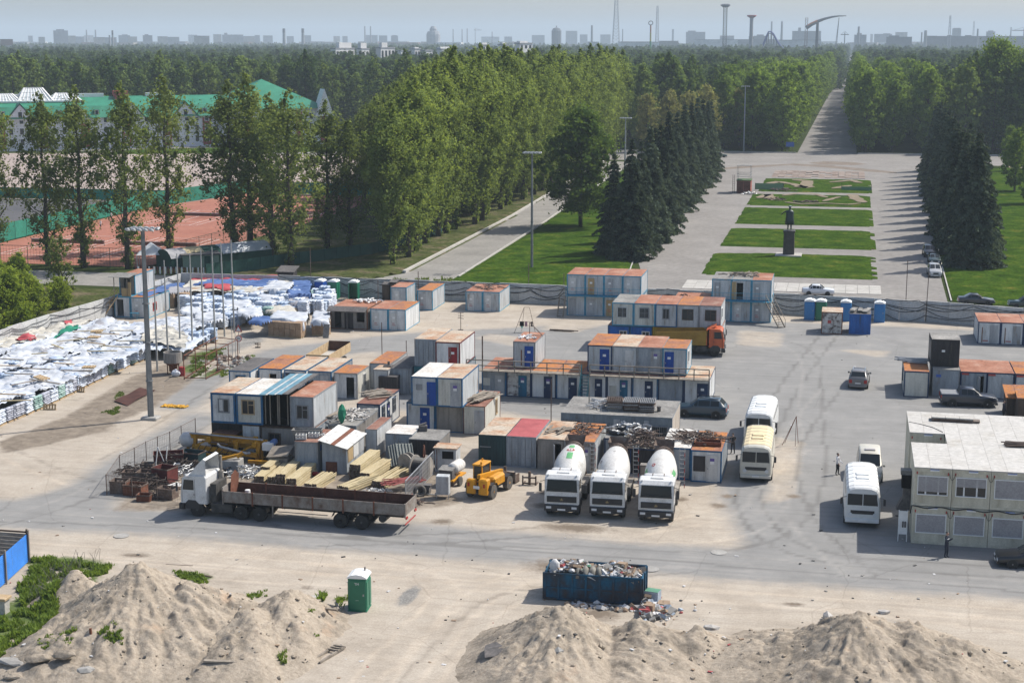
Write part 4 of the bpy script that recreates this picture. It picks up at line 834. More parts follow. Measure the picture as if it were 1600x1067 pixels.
pipes('board_pile','long grey boards piled on the brown roof right of the blue stack','boards',((xs2[0]+xs2[1])/2-.15,y2+2.6,2.55),26,4.6,1.5,.05,WOODG,23,R(72),.04,.16,'board',True,None,.09)
# --- grey container and red door cabin on containers
p,q,r_=G(644.5,532,5.15),G(682,532,5.15),G(718,536,5.15)
cabin('grey steel container on the upper level with closed doors',p.x,q.x,140.6,2.6,H=2.6,wall=W_STL,frame=W_STL,roof=RUSTT,front=[('vdoors',q.x-p.x-.03,2.6,W_STL)],name='container',cat='container');cabin('upper cabin with a dark red door and white side wall',q.x+.03,r_.x,139.9,2.6,H=2.55,wall=W_WHT,frame=FRED,roof=RUSTT,front=[D(1.25,2.1,D_RED,1)],side=W_WHT)
for i in range(2):cabin(('petrol container','dark container')[i]+' carrying the upper level beside the red door',p.x+2.3*i,p.x+2.3*(i+1),140.4,wall=W_STL if i else FTEAL,frame=FTEAL,roof=SLATE,name='container',cat='container',H=2.58)
def fc(label,xa,xb,ya,z,L,H,**k):
 p,q=G(xa,ya,z+H),G(xb,ya,z+H);return cabin(label,p.x,q.x,p.y,z,L,H,**k)
fc('low shed with orange rust roof and bricks on top, in the middle jumble',577,612,567,0,6,2.5,wall=W_GRY,frame=FGREY,roof=RUSTO);fc('grey box cabin with tan roof in the middle jumble',582.5,608,577,0,2.2,2.5,wall=W_GRY,frame=FGREY,roof=RUSTT)
fc('blue grey container with black roof in the middle jumble',607,642,575,0,6,2.5,wall=W_STL,frame=FGREY,roof=SLATE,front=[('vdoors',2.1,2.5,W_STL)],name='container',cat='container')
fc('black machine box with lattice side and a stub chimney',591,622,588,0,3.2,1.9,wall=W_DRK,frame=W_DRK,roof=SLATE,name='generator_box',cat='generator')
p=G(600,588,1.9);b=MB();b.bbox(-.45,.35,0,.8,0,.75,.05);b.cyl((.0,.4,.75),(0,.4,1.1),.12);tag(b.build('exhaust_box',SLATE,None,(p.x,p.y+1.2,1.93)),'dark exhaust box on the black machine box','exhaust')
g2='cabins of the left upper row'
fc('white hut with dark slate roof, left end of the left upper row',357,394,578.7,0,6.3,2.5,wall=W_WHT,frame=FBLUE,roof=SLATE,front=[('win',.75,1.6,1.1,2.0,FBLUE,'')],group=g2,side=W_WHT)
fc('white cabin with salmon rust roof and an open brown door, in the left upper row',403,443,575,0,6.6,2.5,wall=W_WHT,frame=FBLUE,roof=RUSTO,front=[('open',1.15,1.8,.1,2.0,D_TAN)],group=g2)
fc('white cabin with navy window and patchy tan roof, in the left upper row',443.5,480.5,577,0,6.4,2.5,wall=W_WHT,frame=FBLUE,roof=RUSTT,front=[('win',.25,.95,1.5,2.1,FNAVY,'')],group=g2)
fc('steel blue cabin with plain tan roof, in the left upper row',481,520.6,579,0,6.4,2.5,wall=W_STL,frame=FBLUE,roof=RUSTT,front=[D(1.2,2.0,D_GRY,1)],group=g2)
fc('grey cabin with vivid orange roof and open doorway, right end of left upper row',521.5,561,582,0,3.8,2.5,wall=W_GRY,frame=FGREY,roof=RUSTO,front=[('open',1.2,1.95,.1,2.1,None)],right=[('win',1.9,2.5,1.0,2.0,D_WHT,'bars')],side=W_CRM,group=g2)
A,Bq=G(330,660,2.6),G(372,660,2.6);cabin('raised cabin with thick blue frame and white curtain, left end of the front row',A.x,Bq.x,A.y,2.6,wall=W_WHT,frame=FBLUE,roof=RUSTT,front=[('win',.7,1.5,.95,1.95,FGREY,'curtain')],fr=.16);hx0=A.x
A2,B2=G(372.5,662,2.6),G(415,662,2.6);cabin('raised cabin with thick blue frame and ochre window, second in the front row',Bq.x+.04,B2.x,A.y,2.6,wall=W_CRM,frame=FBLUE,roof=RUSTW,front=[('win',.55,1.5,.9,1.95,WOODT,'T')],fr=.16)
A3,B3=G(457.5,664,2.6),G(497,664,2.6);hy=A.y;hx1=B2.x;hx2=A3.x;hx3=B3.x;cabin('raised steel blue cabin with rust roof, right end of the front row',A3.x,B3.x,A.y,2.6,wall=W_STL,frame=FGREY,roof=RUST,front=[('win',.6,1.45,.75,1.75,FGREY,'T')],side=W_GRY)
FADB=MAT('faded_blue_sheet',[(.3,(.1,.2,.26)),(.55,(.15,.3,.38)),(.8,(.26,.36,.4))],1.2,rough=.7)
t=thing('open_shed','dark open shed under blue roof sheets between the raised cabins','shed',(hx1,hy,2.6));w=hx2-hx1
b=MB();b.box(0,w,2.2,2.3,0,2.6);b.box(.02,w-.02,0,5.8,.02,.08);b.box(.02,.06,.15,5.8,.08,2.6);b.box(w-.06,w-.02,.15,5.8,.08,2.6);b.build('shade_black_walls',DARK,t);b=MB()  # walls and floor painted near-black, the inside shade put into the colour
for u in(.1,.5,w*.5,w*.56,w-.3):b.box(u,u+.08,.2,.28,.08,2.5)
b.build('post',WOODG,t)
for k,(u0,m)in enumerate(((-.15,FADB),(.42,D_WHT),(.62,FADB),(1.18,D_WHT),(1.35,FADB),(1.85,SLATE))):
 b=MB();u1=u0+(.5 if m is not D_WHT else .16);b.add([(u0,-.5,2.62+.03*k),(u1,-.5,2.62+.03*k),(u1+.35,6.0,3.0+.02*k),(u0+.35,6.0,3.0+.02*k)],[(0,1,2,3)]);b.add([(u0,-.5,2.58+.03*k),(u1,-.5,2.58+.03*k),(u1+.35,6.0,2.96+.02*k),(u0+.35,6.0,2.96+.02*k)],[(3,2,1,0)]);b.build('roof_sheet',m,t)
cabin('dim lower cabin with dark window under the raised row',hx1-.3,hx2+.4,hy+.1,H=2.5,wall=W_BRN,frame=WOODD,front=[('win',.75,1.6,.8,1.9,WOODD,'')]);cabin('lower white boarded cabin under the second raised cabin',hx0+2.6,hx1-.35,hy+.1,H=2.5,wall=W_WHT,frame=WOODG,fr=.05);cabin('lower dark store under the left raised cabin',hx0-.6,hx0+2.5,hy+1.4,H=2.3,wall=W_DRK,frame=WOODD,roof=SLATE);cabin('lower grey store under the right raised cabin',hx2+.45,hx3,hy+.4,H=2.5,wall=W_STL,frame=FGREY)
p,q=G(328,678,1.7),G(370,678,1.7);cabin('low box shed with dark red sheet roof before the raised cabins',p.x,q.x,p.y,L=2.6,H=1.7,wall=W_DRK,frame=FRUST,roof=RUSTB,name='shed',cat='shed')
fc('squat grey concrete box under the corner of the right raised cabin',477,502,664,.0,1.5,2.2,wall=CONC,frame=CONC,roof=GREYR,name='concrete_box',cat='box')
p,q=G(512,663,2.3),G(560,663,2.3);cabin('container with flat grey roof strewn with debris beside the right raised cabin',p.x,q.x,p.y,L=6,H=2.3,wall=W_BRN,frame=FGREY,roof=GREYR,name='container',cat='container');dx=(p.x+q.x)/2
tangle('debris_heap','pale debris strewn over the flat grey roof by the raised cabin','debris',(dx,p.y+3,2.35),1.1,2.2,.35,50,.07,W_PEEL,31);pipes('pole_bundle','bundle of old poles leaning on the right raised cabin','poles',(dx-1.1,p.y+1.8,2.4),9,2.6,.7,.04,WOODG,33,R(80),.3,.12,'pole')
b=MB();b.blob((0,0,.75),.8,5,2,.16,(.42,.36,1));tag(b.build('green_bundle',PLAIN('green_sacking',(.01,.2,.11),.8),None,(dx-.2,p.y+.6,2.34)),'upright bright green bundle on the flat grey roof','bundle')
fc('striped dark container with planks on its brown roof, blue doors on its right side',557,596,630,0,6,2.5,wall=W_STL,frame=FNAVY,roof=RUSTB,right=[('win',.7,1.4,1.0,2.1,FNAVY,'bars'),('door',2.1,3.0,2.1,D_NAVY,2),('win',3.9,4.7,1.0,2.1,FNAVY,'bars')],side=W_WHT,name='container',cat='container')
p=G(585,622,2.5);pipes('board_pile','short boards lying on the brown roof of the striped container','boards',(p.x,p.y+1,2.56),14,2.6,2.4,.04,WOODG,37,R(40),.03,.35,'board',True,None,.14)
p,q=G(449,698,2.35),G(489,698,2.35);cabin('grey container with brown roof piled with tubs and crates, behind the timber',p.x,q.x,111.9,L=4.2,H=2.4,wall=W_STL,frame=FGREY,roof=RUSTB,side=W_GRY,name='container',cat='container',right=[('panel',.6,1.0,1.6,2.0,BLUEP,'sign')]);ix=(p.x+q.x)/2
b=MB();b.loft([[(x*s,y_*s2,z)for x,y_ in((-1.2,-.4),(1.2,-.4),(1.3,.4),(-1.1,.45))]for s,s2,z in((.85,.8,0),(1,1,.5),(.94,.9,.5),(.8,.7,.12))],False);b.add([(-.95,-.3,.12),(.95,-.3,.12),(1.0,.3,.12),(-.9,.33,.12)],[(0,1,2,3)]);tag(b.build('mortar_tub',GREYR,None,(ix-.55,113.7,2.46),.25),'boat shaped grey mortar tub on the brown container roof','tub')
for i,(dx_,dy_)in enumerate(((.2,1.2),(-.6,.5))):
 t=thing('plastic_crate',('white plastic crate beside the mortar tub','white plastic crate at the front edge of the brown container roof')[i],'crate',(ix+dx_,112+dy_,2.46),.2);b=MB()
 for(a0,a1,b0,b1)in((-.42,.42,-.28,-.24),(-.42,.42,.24,.28),(-.42,-.38,-.24,.24),(.38,.42,-.24,.24)):b.box(a0,a1,b0,b1,.03,.16);b.box(a0,a1,b0,b1,.22,.36)
 for a0 in(-.42,-.15,.1,.38):b.box(a0,a0+.04,-.285,.285,.0,.37)
 b.build('side',D_WHT,t);b=MB();b.box(-.4,.4,-.26,.26,0,.03);b.build('base',D_WHT,t)
tangle('wire_heap','tangle of pale wire on the brown container roof','wire',(ix+.7,113.4,2.46),.7,.6,.3,40,.03,STEEL,41)
p=G(433,700,1.6);b=MB();b.add([(-.9,-.6,1.0),(.9,-.6,1.2),(.9,.9,1.7),(-.9,.9,1.5),(-.9,-.6,.93),(.9,-.6,1.13),(.9,.9,1.63),(-.9,.9,1.43)],[(0,1,2,3),(7,6,5,4),(0,4,5,1),(1,5,6,2),(2,6,7,3),(3,7,4,0)]);b.box(-.8,.8,-.5,.8,0,.95);tag(b.build('lean_to',WOODG,None,(p.x+.2,p.y,0)),'small lean-to with tilted board cover left of the brown roofed container','lean-to')
p,q=G(504,739),G(545,739);t=thing('tin_shed','shed with white corrugated tin roof bearing a rust stripe, behind the timber','shed',(p.x,p.y,0));w=q.x-p.x
b=MB();b.box(0,w,0,4.4,0,2.05);b.add([(0,0,2.05),(w,0,2.05),(w,0,2.12),(0,0,2.6),(0,4.4,2.05),(w,4.4,2.05),(w,4.4,2.12),(0,4.4,2.6)],[(0,1,2,3),(7,6,5,4),(0,3,7,4),(1,5,6,2)]);b.build('wall',W_STL,t)
for k in range(7):
 b=MB();y0=-.35+0*k;u0=-.2+k*(w+.4)/7;u1=u0+(w+.4)/7-.02;z0=2.64-.5*(u0/w);z1=2.64-.5*(u1/w);b.add([(u0,-.4,z0),(u1,-.4,z1),(u1,4.7,z1),(u0,4.7,z0),(u0,-.4,z0+.04),(u1,-.4,z1+.04),(u1,4.7,z1+.04),(u0,4.7,z0+.04)],[(0,3,2,1),(4,5,6,7),(0,1,5,4),(1,2,6,5),(2,3,7,6),(3,0,4,7)]);b.build('roof_sheet',RSTEEL if k==3 else D_WHT,t)
for k,m in enumerate((D_TAN,D_WHT,D_GRY)):b=MB();b.box(w,w+.05,.2+1.4*k,1.5+1.4*k,.9,1.95);b.build('board',m,t)
b=MB();b.box(.3,1.2,-.06,0,.1,.95);b.build('hatch',RSTEEL,t)
p,q=G(555,697,2.3),G(581,704,2.3);cabin('long white sided container with brown roof behind the tin shed',p.x+.15,-37.0,116.8,L=4.2,H=2.4,wall=W_GRY,frame=FGREY,roof=RUSTB,side=W_WHT,name='container',cat='container',fr=.06)
A,Bq=G(595,682,2.2),G(635,687,2.2);cabin('grey steel box with patched white roof left of the cable drums',A.x,Bq.x,116.6,L=3.0,H=2.2,wall=W_STL,frame=FGREY,roof=RUSTW,name='container',cat='container',fr=.05)
p,q=G(637,687,1.95),G(689,687,1.95);cabin('box with grey tin roof and black front behind the cable drums',p.x,q.x,116.0,L=3.4,H=2.0,wall=W_DRK,frame=FGREY,roof=GREYR,side=W_BRN,name='container',cat='container',fr=.05)
b=MB();b.bbox(-.35,.35,-.25,.25,0,.45,.05);b.bar((-.3,0,.45),(.3,.1,.62),.3,.05);tag(b.build('tool_box',SLATE,None,(p.x+.5,118.6,2.06),.3),'dark box with a tilted lid on the grey tin roof','box')
g3='containers behind the mixer trucks'
p,q=G(748,726),G(793,726);cabin('dark green container with patchy tan roof, left end behind the mixers',p.x,q.x,116.6,H=2.5,wall=W_GRN,frame=W_GRN,roof=RUSTT,name='container',cat='container',group=g3,front=[('panel',.1,1.0,1.5,1.56,FGREY,'rail')])
A=q.x;q=G(839,730);cabin('grey shipping container with a red ribbed roof',A+.02,q.x,116.6,H=2.5,wall=W_STL,frame=W_STL,roof=REDR,name='container',cat='container',group=g3,front=[('vdoors',q.x-A-.05,2.5,W_STL)],side=W_WHT)
t=bpy.data.objects[-1]if False else None
p,q=G(840,733),G(882,735);cabin('brown grey cabin with its door swung open behind the left mixer',p.x,q.x,116.3,wall=W_BRN,frame=W_BRN,roof=RUSTT,front=[('open',1.25,1.85,.1,2.15,D_GRY)],group=g3)
A=q.x;q=G(930,738);cabin('brown grey cabin with scrap on its rust roof behind the left mixer drum',A+.02,q.x,116.1,wall=W_BRN,frame=FGREY,roof=RUSTO,front=[D(1.3,2.1,D_GRY,2)],side=W_GRY,group=g3)
tangle('scrap_heap','rings of rusty bent bars on the roof behind the left mixer','scrap',(A+1.2,119.6,2.55),1.3,1.6,.5,60,.045,SCRAP,43);pipes('board_pile','loose boards and tubes on the roof behind the left mixer','boards',(A-1.0,119,2.55),12,2.6,1.6,.035,WOODG,44,R(75),.03,.3,'board',True,None,.08)
p,q=G(944,684,2.3),G(983,686,2.3);cabin('blue grey container with a tyre and scrap on top behind the middle mixer',p.x,q.x,p.y,L=3.4,H=2.3,wall=W_STL,frame=FNAVY,roof=GREYR,name='container',cat='container',group=g3);b=MB();b.M=TR(0,0,.14);NT=20
def torus(b,R_,r,n=20,k=8,sz=1):b.loft([[((R_+r*math.cos(6.2832*j/k))*math.cos(6.2832*i/n),(R_+r*math.cos(6.2832*j/k))*math.sin(6.2832*i/n),r*sz*math.sin(6.2832*j/k))for j in range(k)]for i in range(n+1)],False)
torus(b,.75,.17);tag(b.build('tyre',BLACK,None,(p.x+.95,p.y+1.6,2.36),smooth=True),'big black tyre lying on the blue grey container','tyre')
tangle('scrap_heap','pale bent sheet scrap on the container behind the middle mixer','scrap',(p.x+1.9,p.y+2.6,2.36),1.5,1.6,.6,40,.08,STEEL,45)
p2,q2=G(983,701,2.1),G(1030,704,2.1);cabin('dark container heaped with black scrap between the middle and right mixers',p2.x,q2.x,p2.y+.3,L=3.2,H=2.1,wall=W_DRK,frame=FNAVY,roof=GREYR,name='container',cat='container',group=g3)
tangle('scrap_heap','high heap of black wire scrap on the dark container','scrap',((p2.x+q2.x)/2-.2,p2.y+1.7,2.15),1.5,1.7,1.1,170,.05,SCRAP,46)
p,q=G(1031,749),G(1079,749);cabin('blue framed cabin with cream roof under tangled bars behind the right mixer',p.x,q.x,115.8,wall=W_STL,frame=FBLUE,roof=RUSTW,group=g3);A=q.x;q=G(1127.5,754)
cabin('blue framed cabin with lattice window and white door at the right end behind the mixers',A+.02,q.x,115.4,wall=W_WHT,frame=FBLUE,roof=RUSTO,group=g3,front=[('panel',.2,1.1,.85,2.05,W_DRK,'lattice_window'),('door',1.2,2.05,2.15,D_WHT,2)],side=W_STL)
tangle('scrap_heap','brown thicket of tangled bars across the two blue framed cabins','scrap',(A+.1,118.7,2.58),2.0,1.6,.5,150,.04,SCRAP,47)
b=MB();b.box(-1,1,-.5,-.44,0,.28);b.box(-1,1,.44,.5,0,.28);b.box(-1,-.94,-.44,.44,0,.28);b.box(.94,1,-.44,.44,0,.28);b.box(-.94,.94,-.44,.44,.0,.03);tag(b.build('rusty_tray',RSTEEL,None,(A+1.2,117.0,2.58),.05),'rusty shallow tray on the right blue framed cabin','tray')
b=MB();b.bbox(-.35,.35,-.3,.3,0,1.3,.04);b.box(-.38,.38,-.33,.33,1.3,1.36);p=G(1008,752);tag(b.build('electric_cabinet',W_BRN,None,(p.x,p.y,0)),'rusty beige electric cabinet between the middle and right mixers','cabinet')
p,q=G(876,644.5,2.75),G(1050,655,2.75);w=(q.x-p.x)/4;yL=124.2
cabin('long low grey block with barred windows and a flat felt roof',p.x,q.x,yL,L=6.2,H=2.75,wall=W_GREY2,frame=W_GREY2,roof=GREYR,side=W_BEI,name='low_block',cat='building',fr=.08,front=[('win',.4,1.6,1.25,2.15,FGREY,'bars'),('win',3.0,4.1,1.0,1.9,FGREY,'bars'),('win',5.2,6.4,1.0,1.9,FGREY,'bars'),('win',7.6,8.8,.95,1.95,FGREY,'bars'),('panel',4.4,4.9,1.9,2.4,D_GRY,'lamp_box'),('panel',6.9,7.3,1.9,2.4,D_GRY,'lamp_box')])
pipes('scrap_pile','pale bars and tubes scattered on the left of the low block roof','scrap',(p.x+2.6,yL+3,2.82),34,1.9,3.0,.035,STEEL,51,0,.02,1.2,'bar');
t=thing('grating_stack','dark stacks of steel gratings on the low block roof','gratings',(p.x+5.6,yL+2.2,2.82));b=MB()
for u in np.linspace(-.6,.6,9):b.box(u-.02,u+.02,-.9,.9,0,.06)
for v in np.linspace(-.9,.9,5):b.box(-.62,.62,v-.02,v+.02,.0,.055)
me=b.mesh('grating',SCRAP);me2=b.mesh('grating',STEEL);rg=random.Random(8)
for k in range(3):
 for j in range(10):link('grating',me2 if rg.random()<.3 else me,t,(-1.4+k*1.35+rg.uniform(-.06,.06),rg.uniform(-.1,.1),j*.085),rg.uniform(-.08,.08)+.12)
tangle('scrap_heap','bent black frames beside the grating stacks on the low block roof','scrap',(p.x+3.9,yL+3.0,2.82),1.0,1.3,.6,50,.035,SCRAP,55)
b=MB();b.cyl((0,0,0),(0,0,.35),.16,12);b.cyl((0,0,.35),(0,0,.4),.2,12);tag(b.build('vent_pipe',SLATE,None,(p.x+7.9,yL+2.0,2.8)),'short dark vent pipe on the low block roof','vent')
# cream module building at the right
CREAM=WALLM('cream_module_paint',(.5,.47,.37),(.6,.565,.455),(.42,.38,.29));ROOFC=MAT('pale_module_roof',[(.25,(.36,.33,.28)),(.42,(.47,.455,.425)),(.8,(.535,.525,.505))],.35,rough=.75,bmp=.05,detail=9)
SHUT=MAT('grey_roller_shutter',[(.3,(.34,.325,.33)),(.7,(.4,.385,.39))],1,rough=.6);SEAM=PLAIN('dark_seam',(.05,.05,.055),.7)
t=thing('module_building','two storey cream office building of stacked modules with pale roofs and roller shutters','building',(5.0,103.6,0));MW,MH,ML=2.45,2.62,6.55
def module(ix,iz,y0,L,win,edge=False):
 x0=ix*MW;z0=iz*MH;g=.015;b=MB();b.M=TR(x0,y0,z0)
 b.bbox(g,MW-g,0,L,.03,MH-.02,.03)
 for k in range(12):
  u=.18+k*(MW-.36)/12
 o=b.build('module',CREAM,t);b=MB();b.M=TR(x0,y0,z0)
 for u in(g,MW-g-.13):b.box(u,u+.13,-.02,.0,.03,MH-.02)
 b.box(.14,MW-.14,-.02,0,MH-.24,MH-.02);b.box(.14,MW-.14,-.02,0,.03,.2);b.build('module_frame',CREAM,o)
 b=MB();b.M=TR(x0,y0,z0);b.box(MW*.42,MW*.66,-.03,-.02,MH-.2,MH-.1);b.mi=1;b.box(MW*.42,MW*.66,-.03,-.02,MH-.1,MH-.05);b.build('name_plate',[PAPER,BLUEP],o)
 if win is not None:
  u0,u1,v0,v1=.3,MW-.3,.85,2.05;b=MB();b.M=TR(x0,y0,z0);f=.06
  b.box(u0-f,u1+f,-.05,0,v1,v1+f);b.box(u0-f,u1+f,-.09,0,v0-f,v0);b.box(u0-f,u0,-.05,0,v0,v1);b.box(u1,u1+f,-.05,0,v0,v1)
  if win<1:
   for u in(u0+(u1-u0)*.26,u0+(u1-u0)*.7):b.box(u-.05,u+.05,-.04,0,v0,v1)
  w=b.build('window',WHITE,t);b=MB();b.M=TR(x0,y0,z0);b.box(u0,u1,-.012,0,v0,v1);b.build('pane',GLASS,w)
  h0=v1-(v1-v0)*win;n=max(3,int((v1-h0)/.055));b=MB();b.M=TR(x0,y0,z0)
  for i in range(n):a=h0+(v1-h0)*i/n;b.box(u0+.005,u1-.005,-.045,-.02,a+.006,a+(v1-h0)/n-.004)
  b.box(u0+.005,u1-.005,-.028,-.018,h0,v1);b.build('shutter',SHUT,w)
 for u in(.16,MW-.3):
  b=MB();b.M=TR(x0,y0,z0);b.bbox(u,u+.08,-.08,-.02,MH-.42,MH-.24,.015);b.build('red_socket',REDP,o)
wins={(0,0):1.0,(1,0):1.0,(2,0):1.0,(3,0):1.0,(0,1):.86,(1,1):.5,(2,1):1.0,(3,1):1.0}
for iz in range(2):
 for ix in range(4):
  module(ix,iz,0,ML+.05,wins[(ix,iz)]);module(ix,iz,ML+3.0,ML,None)
  if ix>0:module(ix,iz,ML+.06,2.93,None)
 b=MB();b.box(0,MW-.015,ML+.06,ML+.12,0,MH*2)if iz==0 else None
def roofpanel(x0,x1,y0,y1):b=MB();b.box(x0+.006,x1-.006,y0+.006,y1-.006,2*MH-.012,2*MH+.045+random.uniform(0,.006));b.build('roof_panel',ROOFC,t)
for ix in range(4):
 for(a,bb)in((-.06,ML*.5),(ML*.5,ML+.06)):roofpanel(ix*MW,ix*MW+MW*.42,a,bb);roofpanel(ix*MW+MW*.42,(ix+1)*MW,a,bb)
 for(a,bb)in((ML+3.0-.06,ML*1.5+3),(ML*1.5+3,ML*2+3.06)):roofpanel(ix*MW,ix*MW+MW*.42,a,bb);roofpanel(ix*MW+MW*.42,(ix+1)*MW,a,bb)
 if ix:roofpanel(ix*MW,ix*MW+MW*.42,ML+.06,ML+2.94);roofpanel(ix*MW+MW*.42,(ix+1)*MW,ML+.06,ML+2.94)
for ix in range(4):
 for iz in range(2):
  b=MB();P=[Vector((ix*MW+MW-.2+.4*s,-.09,(iz+1)*MH-.3-.42*4*s*(1-s)))for s in np.linspace(0,1,8)];b.tube(P,.015,4);b.build('socket_cable',BLACK,t)
b=MB();P=[]
for i in range(40):s=i/39;P.append((-.05+s*9.9,-.12,MH+.04-.13*math.sin(s*17)**2-.1*s));
b.tube([(-.1,.6,MH-.7)]+P,.04,5);b.build('facade_cable',BLACK,t);b=MB();P=[(.05,12.6,5.3),(.8,12.1,5.31),(1.7,11.2,5.31),(2.3,10,5.31),(2.42,9.5,5.2),(2.5,9.5,4.6)];b.tube(P,.022,4);b.build('roof_cable',BLACK,t)
p=G(1489,658,5.27);t2=thing('panel_stack','stack of pale wall panels at the back of the cream roof','panels',(p.x,p.y,5.29),R(-2))
for k in range(3):
 for j in range(3):b=MB();b.box(-1.55+k*1.0,-1.55+k*1.0+.98,-.5+j*.03,.5,.11*j+.02,.11*j+.1);b.build('panel',CONCL if j==2 else SCRAP,t2)
b=MB();b.bar((-1.7,-.3,.02),(1.8,-.3,.02),.05);b.bar((-1.7,.3,.02),(1.8,.3,.02),.05);b.box(1.4,1.9,-.4,.3,.05,.16);b.build('bearer',SCRAP,t2)
p=G(1590,697,5.27);pipes('bar_bundle','bundle of dark profiles on the cream roof at the photo edge','bars',(p.x+.6,p.y,5.3),34,3.0,.9,.045,SCRAP,71,R(3),.02,.04,'bar')
t2=thing('vent_duct','black vent duct with a hood on the left end wall of the cream building','duct',(4.98,106.8,0));b=MB();b.box(-.5,0,0,.8,2.2,2.9);b.add([(-.9,0,1.3),(0,0,1.3),(0,.9,1.3),(-.9,.9,1.3),(-.5,0,2.2),(0,0,2.2),(0,.8,2.2),(-.5,.8,2.2)],[(0,3,2,1),(0,1,5,4),(1,2,6,5),(2,3,7,6),(3,0,4,7)]);b.build('hood',SLATE,t2);b=MB();b.box(-.62,0,-.1,.9,2.9,3.8);b.build('duct',DARK,t2);b=MB();b.box(-.7,0,.0,.8,3.8,4.1);b.build('cap',GREYR,t2)
t2=thing('fire_stand','white stand with fire gear by the front left corner of the cream building','stand',(4.45,103.9,0));b=MB();b.box(-.3,.3,0,.08,.5,2.1);b.build('board',WHITE,t2);b=MB()
for u in(-.3,.26):b.box(u,u+.05,.08,.13,0,2.15);b.box(u,u+.05,-.05,0,0,.5)
b.build('leg',WHITE,t2);b=MB();b.box(-.05,.05,-.08,0,1.0,1.4);b.box(.1,.2,-.08,0,1.0,1.4);b.build('extinguisher',SLATE,t2)
# toilets
def toilet(label,loc,m,rot=0,op=False,group=None):
 t=thing('portable_toilet',label,'portable toilet',loc,rot,group);w,d,h=.55,.58,2.05
 b=MB()
 if op:b.box(-w,-w+.06,-d,d,.08,h);b.box(w-.06,w,-d,d,.08,h);b.box(-w+.06,w-.06,d-.06,d,.08,h);b.box(-w+.06,w-.06,-d,-d+.05,1.95,h)
 else:b.bbox(-w,w,-d,d,.08,h,.04)
 b.box(-w-.03,w+.03,-d-.03,d+.03,0,.08)
 for s in(-1,1):
  for k in range(2):b.box(min(s*w,s*(w+.03)),max(s*w,s*(w+.03)),-d+.1+k*.6,-d+.55+k*.6,.2,1.8)
 b.build('body',m,t);b=MB()
 b.M=TR(-w,-d,0)@rz(R(-75 if op else 0))if op else Matrix();o=0 if op else-w;yy=0 if op else-d
 b.bbox(o+.08,o+2*w-.08,yy-.04,yy+.002,.14,1.93,.02);dr=b.build('door',m,t);b=MB();b.M=TR(-w,-d,0)@rz(R(-75))if op else Matrix()
 b.box(o+2*w-.2,o+2*w-.12,yy-.08,yy-.04,1.0,1.12);b.build('handle',STEEL,dr);b=MB()
 b.M=Matrix();R_=[]
 for x,z in((-w-.05,h),(-w-.03,h+.07),(-w*.6,h+.2),(0,h+.25),(w*.6,h+.2),(w+.03,h+.07),(w+.05,h)):R_.append((x,z))
 b.extr(R_,-d-.05,d+.05);b.build('roof',ROOFPL,t);b=MB();b.cyl((w*.5,d*.6,h+.1),(w*.5,d*.6,h+.42),.05,8);b.build('vent_pipe',SLATE,t);return t
ROOFPL,_n,_bb=new_mat('translucent_white_plastic');_bb.inputs['Base Color'].default_value=(.75,.76,.75,1);_bb.inputs['Roughness'].default_value=.45
TG=PLAIN('green_plastic',(.008,.15,.085),.4);TB=PLAIN('blue_plastic',(.02,.09,.38),.4);TLB=PLAIN('light_blue_plastic',(.02,.17,.42),.4)
p=G(558,955);t=toilet('green portable toilet with a white roof standing alone in the foreground',(p.x,p.y+.5,0),TG,R(4));D_=[c for c in bpy.data.objects if c.parent==t and c.name.startswith('door')][0]
for px,py,m,lab,op in((511,461,TB,'blue portable toilet, left of the two green ones at the back wall',0),(529,463,TG,'green portable toilet with closed door beside the blue one at the back wall',0),(558.5,465,TG,'green portable toilet with its door standing open',1),(1265.5,494.5,TLB,'left light blue portable toilet behind the peeling kiosk',0),(1283,494,TG,'green portable toilet half hidden by the peeling kiosk',0),(1321,497,TLB,'blue portable toilet between kiosk and booth',0),(1373.5,501.5,TLB,'light blue portable toilet standing alone right of the booth',0)):
 p=G(px,py);t=toilet(lab,(p.x,min(p.y+.6,191.6 if px<700 else 188.9),0),m,R(6)if op else R(-3),bool(op));t.scale=(1.08,1.08,1.1)
p,q=G(597,469),G(623,471)
for i,(a,h)in enumerate(((0,2.0),(.95,2.3))):
 t=thing('outhouse',('lower dark wooden outhouse','taller dark wooden outhouse')[i]+' beside the open green toilet','outhouse',(p.x+a,p.y+.1+.2*i,0));b=MB();b.box(0,.9,0,1.2,0,h);b.build('wall',WOODD,t);b=MB();b.add([(-.08,-.15,h),(.98,-.15,h),(.98,1.3,h+.18),(-.08,1.3,h+.18)],[(0,1,2,3)]);b.add([(-.08,-.15,h+.05),(.98,-.15,h+.05),(.98,1.3,h+.23),(-.08,1.3,h+.23)],[(0,1,2,3)]);b.build('roof',SLATE,t);b=MB();b.box(.12,.78,-.04,0,.1,h-.2);b.build('door',WOODD,t)
p,q=G(434,444),G(463,444);t=thing('lean_to','dark slate roofed lean-to between the tarpaulins and the back wall','lean-to',(p.x,p.y,0));b=MB();b.box(0,2.2,0,1.8,0,1.7);b.build('wall',W_DRK,t);b=MB();b.add([(-.2,-.3,1.7),(2.5,-.3,1.7),(2.5,2,2.25),(-.2,2,2.25),(-.2,-.3,1.78),(2.5,-.3,1.78),(2.5,2,2.33),(-.2,2,2.33)],[(0,3,2,1),(4,5,6,7),(0,1,5,4),(1,2,6,5),(2,3,7,6),(3,0,4,7)]);b.build('roof',SLATE,t)
